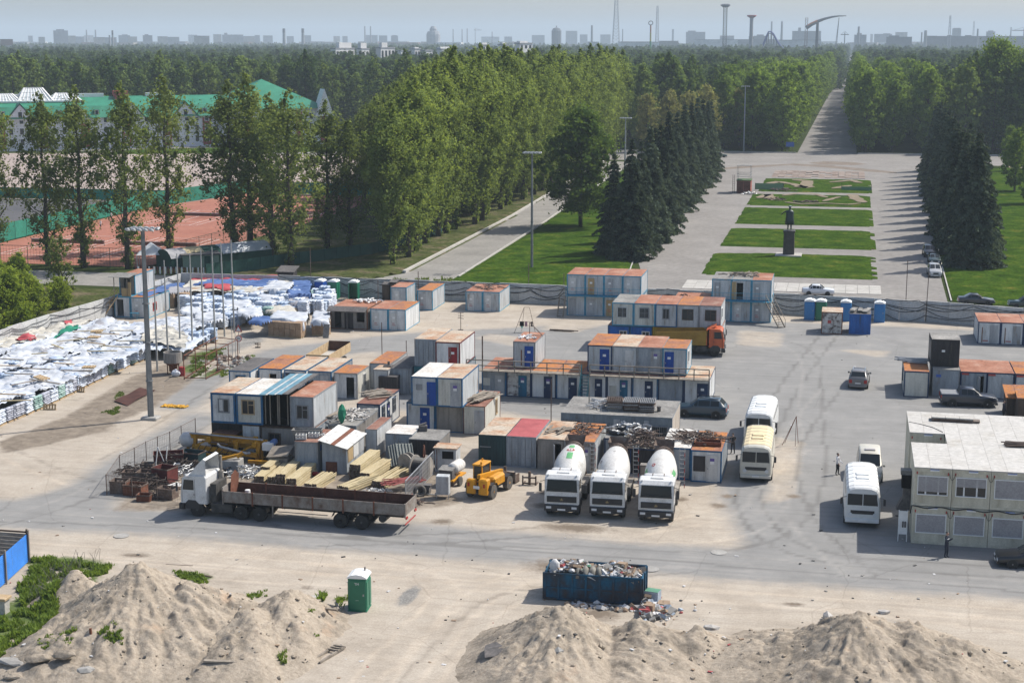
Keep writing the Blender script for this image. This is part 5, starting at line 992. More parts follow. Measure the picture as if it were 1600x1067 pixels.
for i,(px,py)in enumerate(((821,468),(857,470))):p=G(px,py+3);b=MB();b.bbox(-.32,.32,-.2,.2,0,1.5,.03);b.box(-.36,.36,-.24,.24,1.5,1.56);tag(b.build('switch_box',D_GRY,None,(p.x,p.y,0)),('left','right')[i]+' pale switch box standing against the back wall','switch box')
# lamp poles, flag poles, signs
LAMP=MAT('painted_pole',[(.3,(.13,.14,.145)),(.7,(.2,.21,.215))],1.2,rough=.6);LAMPL=PLAIN('lamp_housing',(.36,.38,.4),.5)
def lamp(label,p,h=17.0,r=.24,col=LAMP,base=True,sq=True):
 t=thing('lamp_post',label,'lamp post',p);b=MB()
 b.tube([(0,0,0),(0,0,h*.33),(0,0,h*.66),(0,0,h-.3)],[r,r*.9,r*.78,r*.62],8 if not sq else 4);
 for z in(h*.2,h*.4,h*.6):b.tube([(0,0,z),(0,0,z+.1)],r*1.12,8)
 b.build('pole',col,t);b=MB()
 for y in(-.35,.35):b.bar((-1.25,y,h-.2),(1.25,y,h-.2),.08)
 for i in range(5):b.bar((-1.1+i*.55,-.8,h-.2),(-1.1+i*.55,.8,h-.2),.06)
 b.build('head_frame',LAMPL,t)
 for i in range(5):
  for s in(-1,1):
   b=MB();b.M=TR(-1.1+i*.55,s*.62,h-.32)@Matrix.Rotation(R(18*s),4,'X');b.bbox(-.17,.17,-.26,.26,-.05,.1,.05);b.build('floodlight',LAMPL,t)
 if base:b=MB();b.bbox(-.75,.75,-.6,.6,0,.28,.08);b.build('base',CONC,t)
 return t
lamp('tall concrete lamp post in the left foreground with ten floodlights',G(236,655),17.2,.3);lamp('tall lamp post on the lawn left of the lone dark tree',G(831,420),17.2,.2,LAMP,False,False)
lamp('pale lamp post across the street left of the avenue',G(1162,236),19.5,.22,LAMPL,False,False);lamp('pale lamp post behind the right hand spruces',G(1457,236),20,.22,LAMPL,False,False)
p=G(976,300);lamp('lamp post whose head shows above the lone dark tree',p,16.4,.2,LAMPL,False,False)
tops=[(239,416),(258.5,410),(276,405),(294.5,397.5),(312,391),(329,384),(345,380),(360,375)];feet=[(246,580),(263,566),(282,551),(301,550),(318,542),(336,536),(351,526),(366,520)]
for i in range(8):
 p=G(*feet[i]);b=MB();h=10.7;b.tube([(0,0,0),(0,0,h*.5),(0,0,h)],[.11,.1,.06],8);o=b.build('flag_pole',MAT('pale_pole',[(.3,(.3,.3,.29)),(.7,(.42,.42,.4))],1.5,rough=.6)if i==0 else bpy.data.materials['pale_pole'],None,p)
 tag(o,f'bare pale metal pole, {("first", "second", "third", "fourth", "fifth", "sixth", "seventh", "eighth")[i]} in the slanting row counted from the big lamp post','pole','bare poles in a slanting row');o.rotation_euler=(random.uniform(-.006,.006),random.uniform(-.01,.01),0)
for i,(px,py,h,tp)in enumerate(((826,458,4.0,0),(881,470,3.6,0),(1414,500,7.2,1),(1446,503,6.5,2),(591,474,3.0,0),(486,452,5.6,0),(654,478,4.4,0),(346,437,3,0))):
 p=G(px,py);b=MB();b.tube([(0,0,0),(.02*h if tp==2 else 0,0,h)],.05,6);tag(b.build('post',SCRAP,None,p),f'thin dark post {("by the left switch box", "by the ladder of the four by two stack", "tall against the wall right of the booth", "leaning by the right gate in the wall", "between outhouse and open toilet", "by the blue tarpaulin heap", "rising behind the orange cabin roof", "at the corner of the yard wall")[i]}','post')
p=G(374,553);t=thing('road_sign','warning triangle over a round speed sign on two stacked posts by the poles','road sign',p);b=MB();b.tube([(0,0,0),(0,0,2.9)],.04,6);b.build('post',STEEL,t);b=MB();b.M=TR(0,-.06,2.4);b.add([(-.45,0,0),(.45,0,0),(0,0,.8),(-.45,.02,0),(.45,.02,0),(0,.02,.8)],[(0,1,2),(5,4,3)]);b.build('warning_triangle',REDP,t)
b=MB();b.M=TR(0,-.07,2.5);b.add([(-.27,0,0),(.27,0,0),(0,0,.48)],[(0,1,2)]);b.build('triangle_face',PAPER,t);b=MB();b.cyl((0,-.05,1.7),(0,-.08,1.7),.36,20);b.build('round_rim',REDP,t);b=MB();b.cyl((0,-.08,1.7),(0,-.095,1.7),.28,20);o=b.build('round_face',PAPER,t)
def text(s,size,m,parent,loc,rot,name='lettering',ext=.004):
 c=bpy.data.curves.new(name,'FONT');c.body=s;c.size=size;c.extrude=ext;c.align_x='CENTER';c.align_y='CENTER';c.resolution_u=2
 me=bpy.data.meshes.new_from_object(bpy.data.objects.new('x',c));me.materials.clear();me.materials.append(m);return link(name,me,parent,loc,rot)
text('TM',.2,PAPER,D_,(0,-.625,1.72),(R(90),0,0));text('....',.22,PAPER,D_,(0,-.625,.78),(R(90),0,0))
text('40',.34,BLACK,o,(0,-.1,1.7),(R(90),0,0))
for i,(px,py)in enumerate(((364,573),(369,573))):
 b=MB();p=G(px,py);b.tube([(0,0,0),(0,0,5.4)],.03,6);tag(b.build('rod',STEEL,None,p),('left','right')[i]+' thin rod before the warning sign','rod')
p0=[G(288,593),G(322,593),G(372,566),G(338,562)];t=thing('shelter_skeleton','rusty open steel frame of a shelter beside the poles','frame',p0[0]);b=MB()
Q=[q-p0[0]for q in p0];mids=[Q[0].lerp(Q[3],.35),Q[0].lerp(Q[3],.7),Q[1].lerp(Q[2],.35),Q[1].lerp(Q[2],.7)]
for q in Q+mids:b.bar(q,q+Vector((0,0,2.4)),.07)
for z in(.15,2.4):
 for a,c in((0,1),(1,2),(2,3),(3,0)):b.bar(Q[a]+Vector((0,0,z)),Q[c]+Vector((0,0,z)),.07)
 b.bar(mids[0]+Vector((0,0,z)),mids[2]+Vector((0,0,z)),.06);b.bar(mids[1]+Vector((0,0,z)),mids[3]+Vector((0,0,z)),.06)
b.build('bar',RSTEEL,t)
p=G(271,584);t=thing('concrete_hopper','concrete ring standing on a narrow rusty hopper near the poles','hopper',p);b=MB();b.lathe([(.92,1.2),(.92,2.25),(.8,2.25),(.8,1.3)],24);b.build('ring',W_BRN,t,smooth=False);b=MB();b.lathe([(.4,.3),(.42,.85),(.88,1.2),(.84,1.2)],16);
for a in range(4):b.bar((.6*math.cos(a*1.57+.8),.6*math.sin(a*1.57+.8),0),(.6*math.cos(a*1.57+.8),.6*math.sin(a*1.57+.8),1.2),.08)
b.build('hopper',RSTEEL,t)
p=G(284.5,587);b=MB();b.lathe([(.3,0),(.31,.3),(.32,.3),(.31,.6),(.32,.6),(.3,.9),(.26,.9)],18);tag(b.build('barrel',PLAIN('red_paint',(.32,.02,.025),.5),None,p,smooth=False),'red steel barrel beside the concrete hopper','barrel');b=MB();b.blob((0,0,.3),.45,3,2,.2,(1,.8,.9));tag(b.build('plastic_sack',PLAIN('pale_plastic',(.6,.62,.66),.4),None,G(275,588)),'pale plastic sack between hopper and red barrel','sack')
P=GP([(178,628),(199,635),(243,611),(220,607)]);x0=sum(q[0]for q in P)/4;y0=sum(q[1]for q in P)/4;N_=12;b=MB();rows_=[]
for i in range(N_+1):
 s=i/N_;a=Vector((*P[0],0)).lerp(Vector((*P[3],0)),s);c=Vector((*P[1],0)).lerp(Vector((*P[2],0)),s);rows_.append([a.lerp(c,j/4)-Vector((x0,y0,0))+Vector((0,0,.1+.05*math.sin(s*9+j)+.12*s*(1-s)))for j in range(5)])
for i in range(N_):
 for j in range(4):b.quad(rows_[i][j],rows_[i][j+1],rows_[i+1][j+1],rows_[i+1][j])
tag(b.build('steel_plate',MAT('dark_rust_plate',[(.3,(.05,.02,.015)),(.7,(.085,.033,.023))],1,rough=.9),None,(x0,y0,0),smooth=True),'dark rust brown steel plate lying by the lamp post foot','plate')
b=MB();g=random.Random(3);n=9
for i in range(n):
 for j in range(6):b.blob((-1.1+i*.26+g.uniform(-.1,.1),-.35+j*.14+g.uniform(-.05,.05),.06+g.random()*.07),.15,i*9+j,1,.3,(1.2,.7,.5))
tag(b.build('yellow_cloth',PLAIN('yellow_cloth',(.62,.33,.02),.7),None,G(274,636)),'crumpled yellow cloth lying on the yard','cloth')
p=G(1232,697);t=thing('pyramid_frame','thin rusty wire pyramid frame standing in the open yard','frame',p);b=MB()
for a,c in(((-.55,0,0),(.55,0,0)),((.55,0,0),(.75,1.2,0)),((.75,1.2,0),(-.35,1.2,0)),((-.35,1.2,0),(-.55,0,0)),((-.55,0,0),(.55,.3,2.5)),((.55,0,0),(.55,.3,2.5)),((.75,1.2,0),(.55,.3,2.5)),((-.35,1.2,0),(.55,.3,2.5))):b.bar(a,c,.035)
b.build('bar',RSTEEL,t)
p=G(822,520);t=thing('drying_rack','tall wire frame hung with clothes in the middle of the yard','drying rack',p);b=MB()
for a,c in(((-1.3,-.4,0),(-.3,.4,2.9)),((1.2,-.4,0),(.3,.4,2.9)),((-.7,.9,0),(-.3,.4,2.9)),((.9,.9,0),(.3,.4,2.9)),((-.3,.4,2.9),(.3,.4,2.9)),((-.85,0,1.3),(.8,0,1.3)),((-1.0,-.2,.9),(.9,-.2,.9))):b.bar(a,c,.035)
b.build('frame',SCRAP,t)
for i,(x,m,w)in enumerate(((-.75,BLACK,.5),(-.15,PLAIN('pink_cloth',(.45,.25,.28),.8),.3),(-.6,PLAIN('mint_cloth',(.2,.55,.4),.8),.22),(.55,BLACK,.22))):b=MB();b.box(x,x+w,-.02,.02,.75-.2*(i==2),1.3-.15*(i==2));b.build('garment',m,t)
pipes('steel_beams','dark steel beams lying on the open yard behind the long row','beams',G(878,518),4,3.6,.5,.06,SCRAP,77,R(-4),0,.03,'beam')
for i,(px,py,lab)in enumerate(((720,516,'cross topped rebar stake behind the red door cabin'),(389,587,'rusty spiked stub on the yard by the frame'),(403,543,'spiked stub near the covered pallets'))):
 t=thing('stake',lab,'stake',G(px,py));b=MB();h=2.1 if i==0 else .5;b.bar((0,0,0),(0,0,h),.06);
 for k in range(3):z=h*(.7+.12*k);b.bar((-.35,0,z),(.35,0,z+.1*(k-1)),.05)
 b.bar((-.3,0,.05),(.3,.0,.05),.1);b.build('rod',SCRAP,t)
for i,(px,py,h,lab)in enumerate(((597,556,3.6,'thin aerial mast behind the middle jumble'),(635,552,1.4,'short post behind the middle jumble'),(754,612,5.4,'dark post with stays at the left end of the balcony'),(861,668,4.3,'thin aerial rising over the red ribbed roof'),(920,680,5.0,'slender pale post before the long row stairs'))):
 b=MB();b.tube([(0,0,0),(0,0,h)],.045 if i!=2 else .07,6);tag(b.build('mast',SCRAP if i<4 else WOODG,None,G(px,py)),lab,'mast')
# tarpaulin field and pallets
SACK=MAT('white_blue_sack',[(.3,(.36,.43,.56)),(.5,(.55,.6,.68)),(.75,(.68,.71,.75))],3,rough=.5,bmp=.25,fine=.05);SACKG=MAT('grey_sack',[(.3,(.2,.22,.28)),(.5,(.36,.38,.45)),(.75,(.52,.54,.58))],3,rough=.5,bmp=.25);SACKGR=MAT('green_sack',[(.3,(.06,.2,.16)),(.55,(.35,.48,.45)),(.8,(.55,.63,.62))],3,rough=.5);SACKB=MAT('blue_sack',[(.3,(.2,.29,.46)),(.5,(.42,.51,.64)),(.75,(.62,.68,.75))],2.4,rough=.5,bmp=.25)
TARPW=MAT('white_tarpaulin',[(.22,(.27,.33,.43)),(.4,(.44,.475,.53)),(.6,(.55,.57,.6)),(.85,(.61,.62,.635))],.7,rough=.5,bmp=.5,fine=.06);TARPG=MAT('grey_tarpaulin',[(.3,(.25,.25,.28)),(.7,(.42,.42,.43))],.7,rough=.6);TARPB=MAT('blue_tarpaulin',[(.3,(.05,.1,.26)),(.7,(.11,.19,.4))],.7,rough=.55);TARPR=MAT('red_tarpaulin',[(.3,(.34,.05,.06)),(.7,(.48,.09,.1))],.7,rough=.6);TARPGN=MAT('green_tarpaulin',[(.3,(.01,.17,.1)),(.7,(.03,.27,.17))],.7,rough=.6);TARPBE=MAT('beige_tarpaulin',[(.3,(.42,.4,.35)),(.7,(.56,.54,.48))],.7,rough=.7);CARD=MAT('cardboard',[(.3,(.24,.16,.1)),(.7,(.4,.29,.2))],.8,rough=.85)
def pillow(b,cx,cy,cz,lx,ly,lz,sd):
 g=random.Random(sd);j=lambda:g.uniform(-.025,.025)
 r=[]
 for s,k in((-1,.55),(-.8,.95),(0,1.05),(.8,.95),(1,.55)):r.append([(cx+s*lx/2+j(),cy+y*ly/2*(.9 if abs(s)==1 else 1)+j(),cz+z*lz/2*k+j())for y,z in((-1,-.35),(-1,.4),(-.55,1),(.55,1),(1,.4),(1,-.35),(.5,-.9),(-.5,-.9))])
 b.loft(r)
def pallet_mesh():
 b=MB()
 for i in range(5):b.box(-.6+i*.26,-.6+i*.26+.16,-.5,.5,.11,.14)
 for y in(-.5,-.06,.38):b.box(-.6,.6,y,y+.12,0,.11)
 return b.mesh('pallet',WOODT)
PALM=pallet_mesh()
def stack_mesh(m,seed,lay=6,n=3,full=True):
 b=MB();g=random.Random(seed)
 for l in range(lay):
  for i in range(n):
   if l%2:pillow(b,g.uniform(-.04,.04),-.4+i*.4+g.uniform(-.03,.03),.24+l*.185,1.2,.44,.22,seed+l*9+i)
   else:
    for h in(-.3,.3):pillow(b,h+g.uniform(-.03,.03),-.4+i*.4+g.uniform(-.03,.03),.24+l*.185,.62,.44,.22,seed+l*9+i+50)
 return b.mesh('sacks',m,True)
STK=[stack_mesh(m,10*i)for i,m in enumerate((SACK,SACKB,SACKB,SACK,SACKG,SACKGR))]
def stack(label,p,k,rot,group,h=1.0,pallet=True):
 t=thing('pallet_stack',label,'pallet of sacks',p,rot,group);t.scale=(1,1,h)
 if pallet:link('pallet',PALM,t)
 o=link('sacks',STK[k],t);o['kind']='stuff';return t
bagm=[];NTHK=['']+ORD[:20]+['twenty-'+q for q in ORD[:9]]+['thirtieth']
for m in(SACK,SACKG,SACKGR):b=MB();pillow(b,0,0,0,.78,.46,.21,5);bagm.append(b.mesh('sack',m,True))
ed=[G(-34,690),G(0,668),G(72,638),G(150,599),G(196,577),G(232,562)];g=random.Random(12);kk=0
for a,c in zip(ed,ed[1:]):
 d=c-a;n=max(1,int(d.length/1.36))
 for i in range(n):
  p=a+d*((i+.5)/n);p=p+Vector((-.62,0,0));kk+=1;m=bagm[(0,2,0,1,0,1,1,0,2,1)[kk%10]]
  t=thing('pallet_stack',f'sack pallet on the front edge of the white field, {NTHK[kk]} from lower left','pallet of sacks',p,g.uniform(-.06,.06),'pallets along the front edge of the white field');link('pallet',PALM,t,(0,0,0),R(90))
  for l in range(6):
   for q in range(2):link('sack',m,t,(.2+g.uniform(-.05,.05),-.3+q*.6+g.uniform(-.03,.03)+(0.05 if l%2 else-.05),.25+l*.19),(0,g.uniform(-.04,.04),R(90)+g.uniform(-.08,.08)))
  b=None
def fieldh(X,Y):
 gx=(X+90)/1.35;gy=(Y-110)/1.3
 cell=vnoise(np.floor(gx)+.0,np.floor(gy)+.0,3)
 e=np.minimum(np.minimum(gx%1,1-gx%1),np.minimum(gy%1,1-gy%1))
 return 1.28+.28*(cell-.5)-.14*np.exp(-(e/.12)**2)+fbm(X*.7,Y*.7,8,4)*.16+np.abs(fbm(X*1.6+Y*.5,Y*1.6,19,4))*.17
def tarp(label,poly,m,dz=0,base=None,hem=None,seed=1,wrink=.10,cat='tarpaulin',name='tarpaulin',group=None,step=.22,world=False):
 P=GP(poly,1.3)if not world else poly;A=np.array(P);c=A.mean(0);x=np.arange(A[:,0].min()-.3,A[:,0].max()+.3,step);y=np.arange(A[:,1].min()-.3,A[:,1].max()+.3,step);X,Y=np.meshgrid(x,y)
 k=inpoly(X+fbm(X*.8,Y*.8,seed,3)*.35,Y+fbm(X*.8,Y*.8,seed+50,3)*.35,P)
 Z=(fieldh(X,Y)if base is None else base(X,Y))+.05+dz+np.abs(fbm(X*.9+seed,Y*1.1,seed,5))*wrink*2
 if hem is not None:
  e=blur(k.astype(float),2);Z=np.where(e<.72,Z-hem*np.clip((.72-e)/.35,0,1),Z)
 kd=k.copy();kd[1:]|=k[:-1];kd[:-1]|=k[1:]
 return tag(link(name,gridmesh(name,X-c[0],Y-c[1],Z,m,keep=kd),None,(c[0],c[1],0)),label,cat,group)
def heap(label,poly,m,dz,lab_kind='sacks'):
 return tarp(label,poly,m,dz,None,None,77,.08,'sacks','sack_stock')
tag(heap('bluish white sack stock packed under the white sheets',[(-60,654),(0,632),(90,600),(160,574),(238,543),(300,545),(330,520),(250,506),(160,500),(60,520),(-80,560)],SACK,-.12),kind='stuff')
W_=[([(-40,640),(62,615),(118,593),(70,575),(-40,598)],'broad white sheet at the lower left end of the field'),([(60,617),(150,582),(236,544),(233,520),(200,530),(110,560),(50,590)],'long white sheet hanging over the front edge of the field'),([(-40,590),(50,575),(130,548),(110,536),(30,552),(-40,570)],'white sheet crossing the middle of the field'),([(110,560),(195,528),(215,515),(180,507),(128,530)],'white sheet behind the front sheet, with wooden pallets on it'),([(0,548),(70,536),(120,518),(150,503),(165,498),(200,506),(165,520),(90,545),(20,562)],'high white sheet humped near the two storey hut'),([(-60,565),(-10,548),(30,545),(10,556),(-40,575)],'white sheet at the far left of the field'),([(200,512),(262,498),(300,496),(320,512),(262,522),(215,525)],'white sheet by the lamp post below the blue sacks')]
for i,(p,d)in enumerate(W_):tarp(d,p,TARPW,.02+.015*i,None,None,5+i*3,.16)
tarp('thin grey sheet with yellow edging left of the humped white sheet',[(60,552),(120,525),(160,498),(172,500),(130,528),(70,556)],TARPG,.1,None,None,61);tarp('green sheet lying near the left wall',[(80,530),(104,524),(132,512),(118,508),(100,512)],TARPGN,.05,None,None,63);tarp('small red sheet at the left wall',[(22,533),(52,534),(58,526),(38,522)],TARPR,.1,None,None,65);tarp('dark red sheet scrap near the green sheet',[(98,508),(112,507),(112,503),(100,503)],TARPR,.08,None,None,66)
tarp('patchwork of pale rags between the left wall and the green sheet',[(-20,545),(20,540),(70,528),(110,510),(160,497),(120,500),(60,514),(0,530)],TARPBE,-.1,None,None,67,.2);tarp('beige sheet over stacks behind the lamp post',[(222,535),(290,545),(296,528),(262,512),(228,520)],TARPBE,.22,None,None,69,.14);tarp('slate blue sheet behind the lamp post',[(236,522),(300,518),(300,508),(250,508)],TARPG,.1,None,None,71)
PLK=MB();PLK.box(-1.6,1.6,-.09,.09,-.04,.04);PLKM=[PLK.mesh('plank',m)for m in(WOODT,WOODG,WOODY)]
for i,(px,py,a,k,sc)in enumerate(((70,600,-12,1,1.1),(18,565,6,1,.8),(62,556,30,2,.5),(90,545,-35,2,.8),(132,533,-18,1,1),(160,552,4,2,1),(120,583,2,1,1),(30,588,5,1,.9),(10,620,0,0,1.2),(48,600,70,1,1.4),(150,540,-20,0,.8),(180,545,5,2,1.1),(205,536,8,2,1),(88,566,2,1,.9),(60,580,8,1,1),(110,535,40,2,.9),(140,520,30,2,1.1),(25,630,20,2,.8),(168,525,-6,0,.9),(100,572,-14,0,.8),(10,575,3,0,.9),(190,520,7,2,.8))):
 q=G(px,py,1.5);o=link('plank',PLKM[k],None,(q.x,q.y,1.75),(0,random.uniform(-.04,.04),R(a)));o.scale=(sc,1,1);tag(o,'loose plank weighing down the white sheets of the field','plank','planks weighing down the white sheets')
for i,(px,py)in enumerate(((128,571),(52,566),(206,548),(88,560),(30,600),(20,566),(186,560),(112,586),(150,548),(60,588),(215,533),(-5,612),(104,576),(10,585),(40,616))):
 q=G(px,py,1.5);stack(f'sack pallet bulging out between the white sheets, {ORD[i]} of these',(q.x,q.y,.42),(1,0,2,1,0)[i%5],.3*i,'sack pallets showing between the white sheets',.95,False)
for i,(px,py,rx,ry,gz,lab)in enumerate(((152,522,0,0,1.5,'topmost'),(148,531,0,0,1.5,'second'),(140,578,0,0,1.5,'third'),(66,595,0,.2,1.5,'tilted'),(79,640,1.35,0,0,'leaning'),(126,612,1.3,0,0,'lying'))):
 q=G(px,py,gz);t=thing('wooden_pallet',('empty wooden pallet farthest up the white field','empty wooden pallet just below the farthest one on the white field','empty wooden pallet lying near the front sheet','tilted wooden pallet left of the field centre','wooden pallet leaning upright on the front sacks','wooden pallet leaning on the front sacks farther right')[i],'pallet',(q.x,q.y-.1,gz+.25 if gz else .05),(rx,ry,random.uniform(-.3,.3)));link('board',PALM,t)
A=[G(228,500),G(330,535),G(400,522),G(492,484),G(522,478),G(470,456),G(400,452),G(300,470)];bp=[(q.x,q.y)for q in[G(282,485),G(345,515),G(412,505),G(500,490),G(523,482),G(520,468),G(440,455),G(330,465)]]
y=165.0;i=0
while y<190:
 x=-84.0
 while x<-56:
  if bool(inpoly(np.array(x),np.array(y),bp)):stack('pallet of blue and white sacks in the open stock by the poles',(x+g.uniform(-.16,.16),y+g.uniform(-.16,.16),0),(0,1,2,1,0,3)[g.randrange(6)]if g.random()>.04 else 5,R(90)*g.randrange(2)+g.uniform(-.12,.12),'pallets of blue and white sacks',g.choice((.8,1,1.1,1.2,1.35,1.5)));i+=1
  x+=1.32
 y+=1.18
for j,(px,py,a,c)in enumerate(((330,500,26,8),(392,492,22,7),(440,488,24,6),(372,478,26,6),(468,474,18,5),(300,490,18,6),(425,470,22,5),(410,505,20,5))):
 tarp(f'pale rumpled sheet thrown over the blue sack pallets, {ORD[j]} of the scattered ones',[(px-a,py+c*.4),(px-a*.3,py+c),(px+a,py+c*.6),(px+a*.8,py-c*.7),(px-a*.2,py-c),(px-a*.9,py-c*.5)],(TARPW,TARPW,TARPBE,TARPW,TARPG,TARPW,TARPW,TARPB)[j],0,lambda X,Y:1.62+fbm(X*.8,Y*.8,33,3)*.3,.35,120+j,.15,group='sheets over the blue sack pallets')
for j,(px,py)in enumerate(((330,534),(318,538),(306,540),(324,524),(296,536))):stack(f'pallet of blue sacks {("at the corner of the white sheet by the poles", "just left of the corner stack by the poles", "third from the corner by the poles", "behind the corner stack by the poles", "behind the third from the corner by the poles")[j]}',G(px,py),2,.1,None,1.2)
def carton(label,p,w,d,h,rot=0,group=None):
 t=thing('carton_pallet',label,'pallet of cartons',p,rot,group);link('pallet',PALM,t).scale=(w*.83,d,1);n=2
 for i in range(n):
  for l in range(2):b=MB();b.bbox(-w/2+i*w/n+.01,-w/2+(i+1)*w/n-.01,-d/2,d/2,.15+l*(h-.15)/2,.14+(l+1)*(h-.15)/2,.03);b.build('carton',CARD,t)
 return t
for j,px in enumerate((268,288,306,324,340,358,376,394,412)):
 q=G(px,474 if px>290 else 480);carton(f'pallet of brown cartons behind the blue sacks, {ORD[j]} from the left',q,1.25,1.3,1.75+.1*(j%3),0,'brown cartons behind the blue sacks')
def slab(z):return lambda X,Y:np.full(X.shape,z)+fbm(X*.5,Y*.5,91,3)*.25
tarp('light blue sheet heap behind the left two storey hut',[(238,462),(290,456),(290,446),(240,448)],TARPB,0,slab(1.6),.8,81);tarp('big mixed white sheet over the rear stock',[(280,462),(420,462),(470,448),(440,440),(300,440)],TARPBE,0,slab(1.75),None,83,.14);tarp('navy sheet across the rear stock',[(300,453),(420,455),(440,446),(330,444)],TARPB,.12,slab(1.8),.3,85,.14);tarp('long red sheet at the far end of the rear stock',[(298,443),(435,446),(436,438),(300,436)],TARPR,.1,slab(1.75),.4,87);tarp('red scrap sheet on the cartons',[(318,459),(362,461),(364,454),(320,453)],TARPR,.25,slab(1.8),.2,88)
tarp('crumpled pale sheets left of the blue heap',[(405,462),(455,462),(462,450),(420,446)],TARPW,.2,slab(1.75),.9,89,.16);tarp('navy and white sheet by the cartons corner',[(262,466),(300,462),(300,455),(264,457)],TARPG,.15,slab(1.75),.3,90)
def cover(label,poly,m,zt,seed):return tarp(label,poly,m,0,lambda X,Y:np.full(X.shape,zt)+fbm(X*.6,Y*.6,seed,3)*.3,zt*.9,seed,.12,step=.16)
cover('blue sheet draped over a heap at the right end of the stock',[(449,468),(486,467),(489,447),(455,446)],TARPB,1.8,93)
for j,px in enumerate((432,449,466)):carton(f'pallet of brown cartons, {("left", "middle", "right")[j]} under the white cover by the open shed',G(px,524+j*1.4),1.35,1.5,1.75,R(-4))
for j,px in enumerate((496,508)):carton(f'pallet of brown cartons, {("left", "right")[j]} of the pair beside the open shed',G(px,523),1.0,1.3,1.5,R(5))
tarp('white cover over the three carton pallets by the open shed',[(418,506),(476,510),(484,496),(430,492)],TARPW,0,slab(1.8),.95,95,.09,step=.16);tarp('white cover over the carton pair by the open shed',[(484,508),(516,508),(518,492),(490,490)],TARPW,0,slab(1.6),.6,97,.12,step=.16)
b=MB();b.add([(-.35,-.5,0),(.35,-.5,0),(.35,0,1.5),(-.35,0,1.5),(-.35,-.45,0),(.35,-.45,0),(.35,.05,1.5),(-.35,.05,1.5)],[(0,1,2,3),(7,6,5,4),(0,4,5,1),(1,5,6,2),(2,6,7,3),(3,7,4,0)]);tag(b.build('board',GREYR,None,G(511,527)),'grey board leaning on the cartons by the open shed','board')
p,q=G(178,496),G(249,491);a=math.atan2(q.y-p.y,q.x-p.x);hutx=p.x
cabin('left ground floor cabin of the two storey hut, with an open dark doorway',p.x,p.x+2.1,p.y+.2,L=5.6,H=2.55,wall=W_WHT,frame=FLBLUE,front=[('open',.35,1.2,.08,2.2,None)]);cabin('right ground floor cabin of the two storey hut, blue sheet on its roof',p.x+2.15,p.x+4.5,p.y+.2,L=6,H=2.55,wall=W_WHT,frame=FLBLUE,roof=RUSTO,front=[D(.4,1.15,D_WHT,3)],side=W_GRY,right=[('panel',1.2,2.3,.7,1.7,REDP,'print'),('panel',1.3,2.2,.8,1.6,D_GRY,'print_ground')])
cabin('upper cabin of the two storey hut with a rust roof and open porch',p.x+.1,p.x+2.2,p.y+1.6,S2,L=5.4,H=2.4,wall=W_BRN,frame=FLBLUE,roof=RUST,side=W_GRY,front=[('open',.6,1.4,.08,2.0,None)])
t=thing('porch','boarded porch with a tin canopy on the front of the two storey hut','porch',(p.x+.1,p.y+1.6,S2));b=MB();b.box(.9,2.1,-1.3,-1.25,.0,1.0);b.box(1.7,2.1,-1.2,-1.15,1.0,1.7);b.build('board',D_TAN,t);b=MB();b.add([(-.5,-1.9,2.35),(2.2,-1.9,2.35),(2.3,.3,2.6),(-.3,.3,2.6),(-.5,-1.9,2.4),(2.2,-1.9,2.4),(2.3,.3,2.65),(-.3,.3,2.65)],[(0,3,2,1),(4,5,6,7),(0,1,5,4),(1,2,6,5),(2,3,7,6),(3,0,4,7)]);b.build('canopy',GREYR,t);b=MB();b.box(-.3,2.2,-1.35,0,-.12,0);b.build('deck',FLBLUE,t);b=MB()
for u in(-.1,1.6):b.box(u,u+.08,-1.3,-1.22,-2.6,2.35)
b.build('post',WOODG,t)
stairs('wooden_ladder','rough wooden ladder leaning up to the hut porch',(p.x-1.2,p.y-1.6,0),(p.x+.1,p.y+.2,S2),.7,WOODT,8,(.7,-.3,0))
tarp('blue and white sheet on the lower roof of the two storey hut',[(p.x+2.2,p.y+1.5),(p.x+4.4,p.y+.9),(p.x+4.6,p.y+6),(p.x+3.2,p.y+6)],TARPB,0,lambda X,Y:np.full(X.shape,2.55),None,99,.1,world=True,step=.3)
t=thing('blue_table','light blue metal table before the two storey hut','table',(p.x+3.0,p.y-.6,0));b=MB();b.box(-.5,.5,-.3,.3,.72,.78);b.build('table_top',FLBLUE,t);b=MB()
for x in(-.45,.41):
 for y in(-.28,.24):b.box(x,x+.04,y,y+.04,0,.72)
b.build('leg',FLBLUE,t)
b=MB();g=random.Random(66)
for i in range(90):
 q=G(g.uniform(340,392),g.uniform(558,580));b.mi=g.randrange(2);b.blob((q.x,q.y,.1),g.uniform(.12,.42),i,1,.3,(1,.9,.75))
tag(b.build('rubble',[CONC,SCRAP]),'grey lumps of rubble by the road sign',kind='stuff')
for i,(px,py)in enumerate(((366,596),(372,590))):b=MB();b.lathe([(.28,0),(.26,.05),(.06,.7),(.04,.72)],10);tag(b.build('traffic_cone',WHITE,None,G(px,py)),('left','right')[i]+' pale cone behind the dark slate roofed hut','cone')
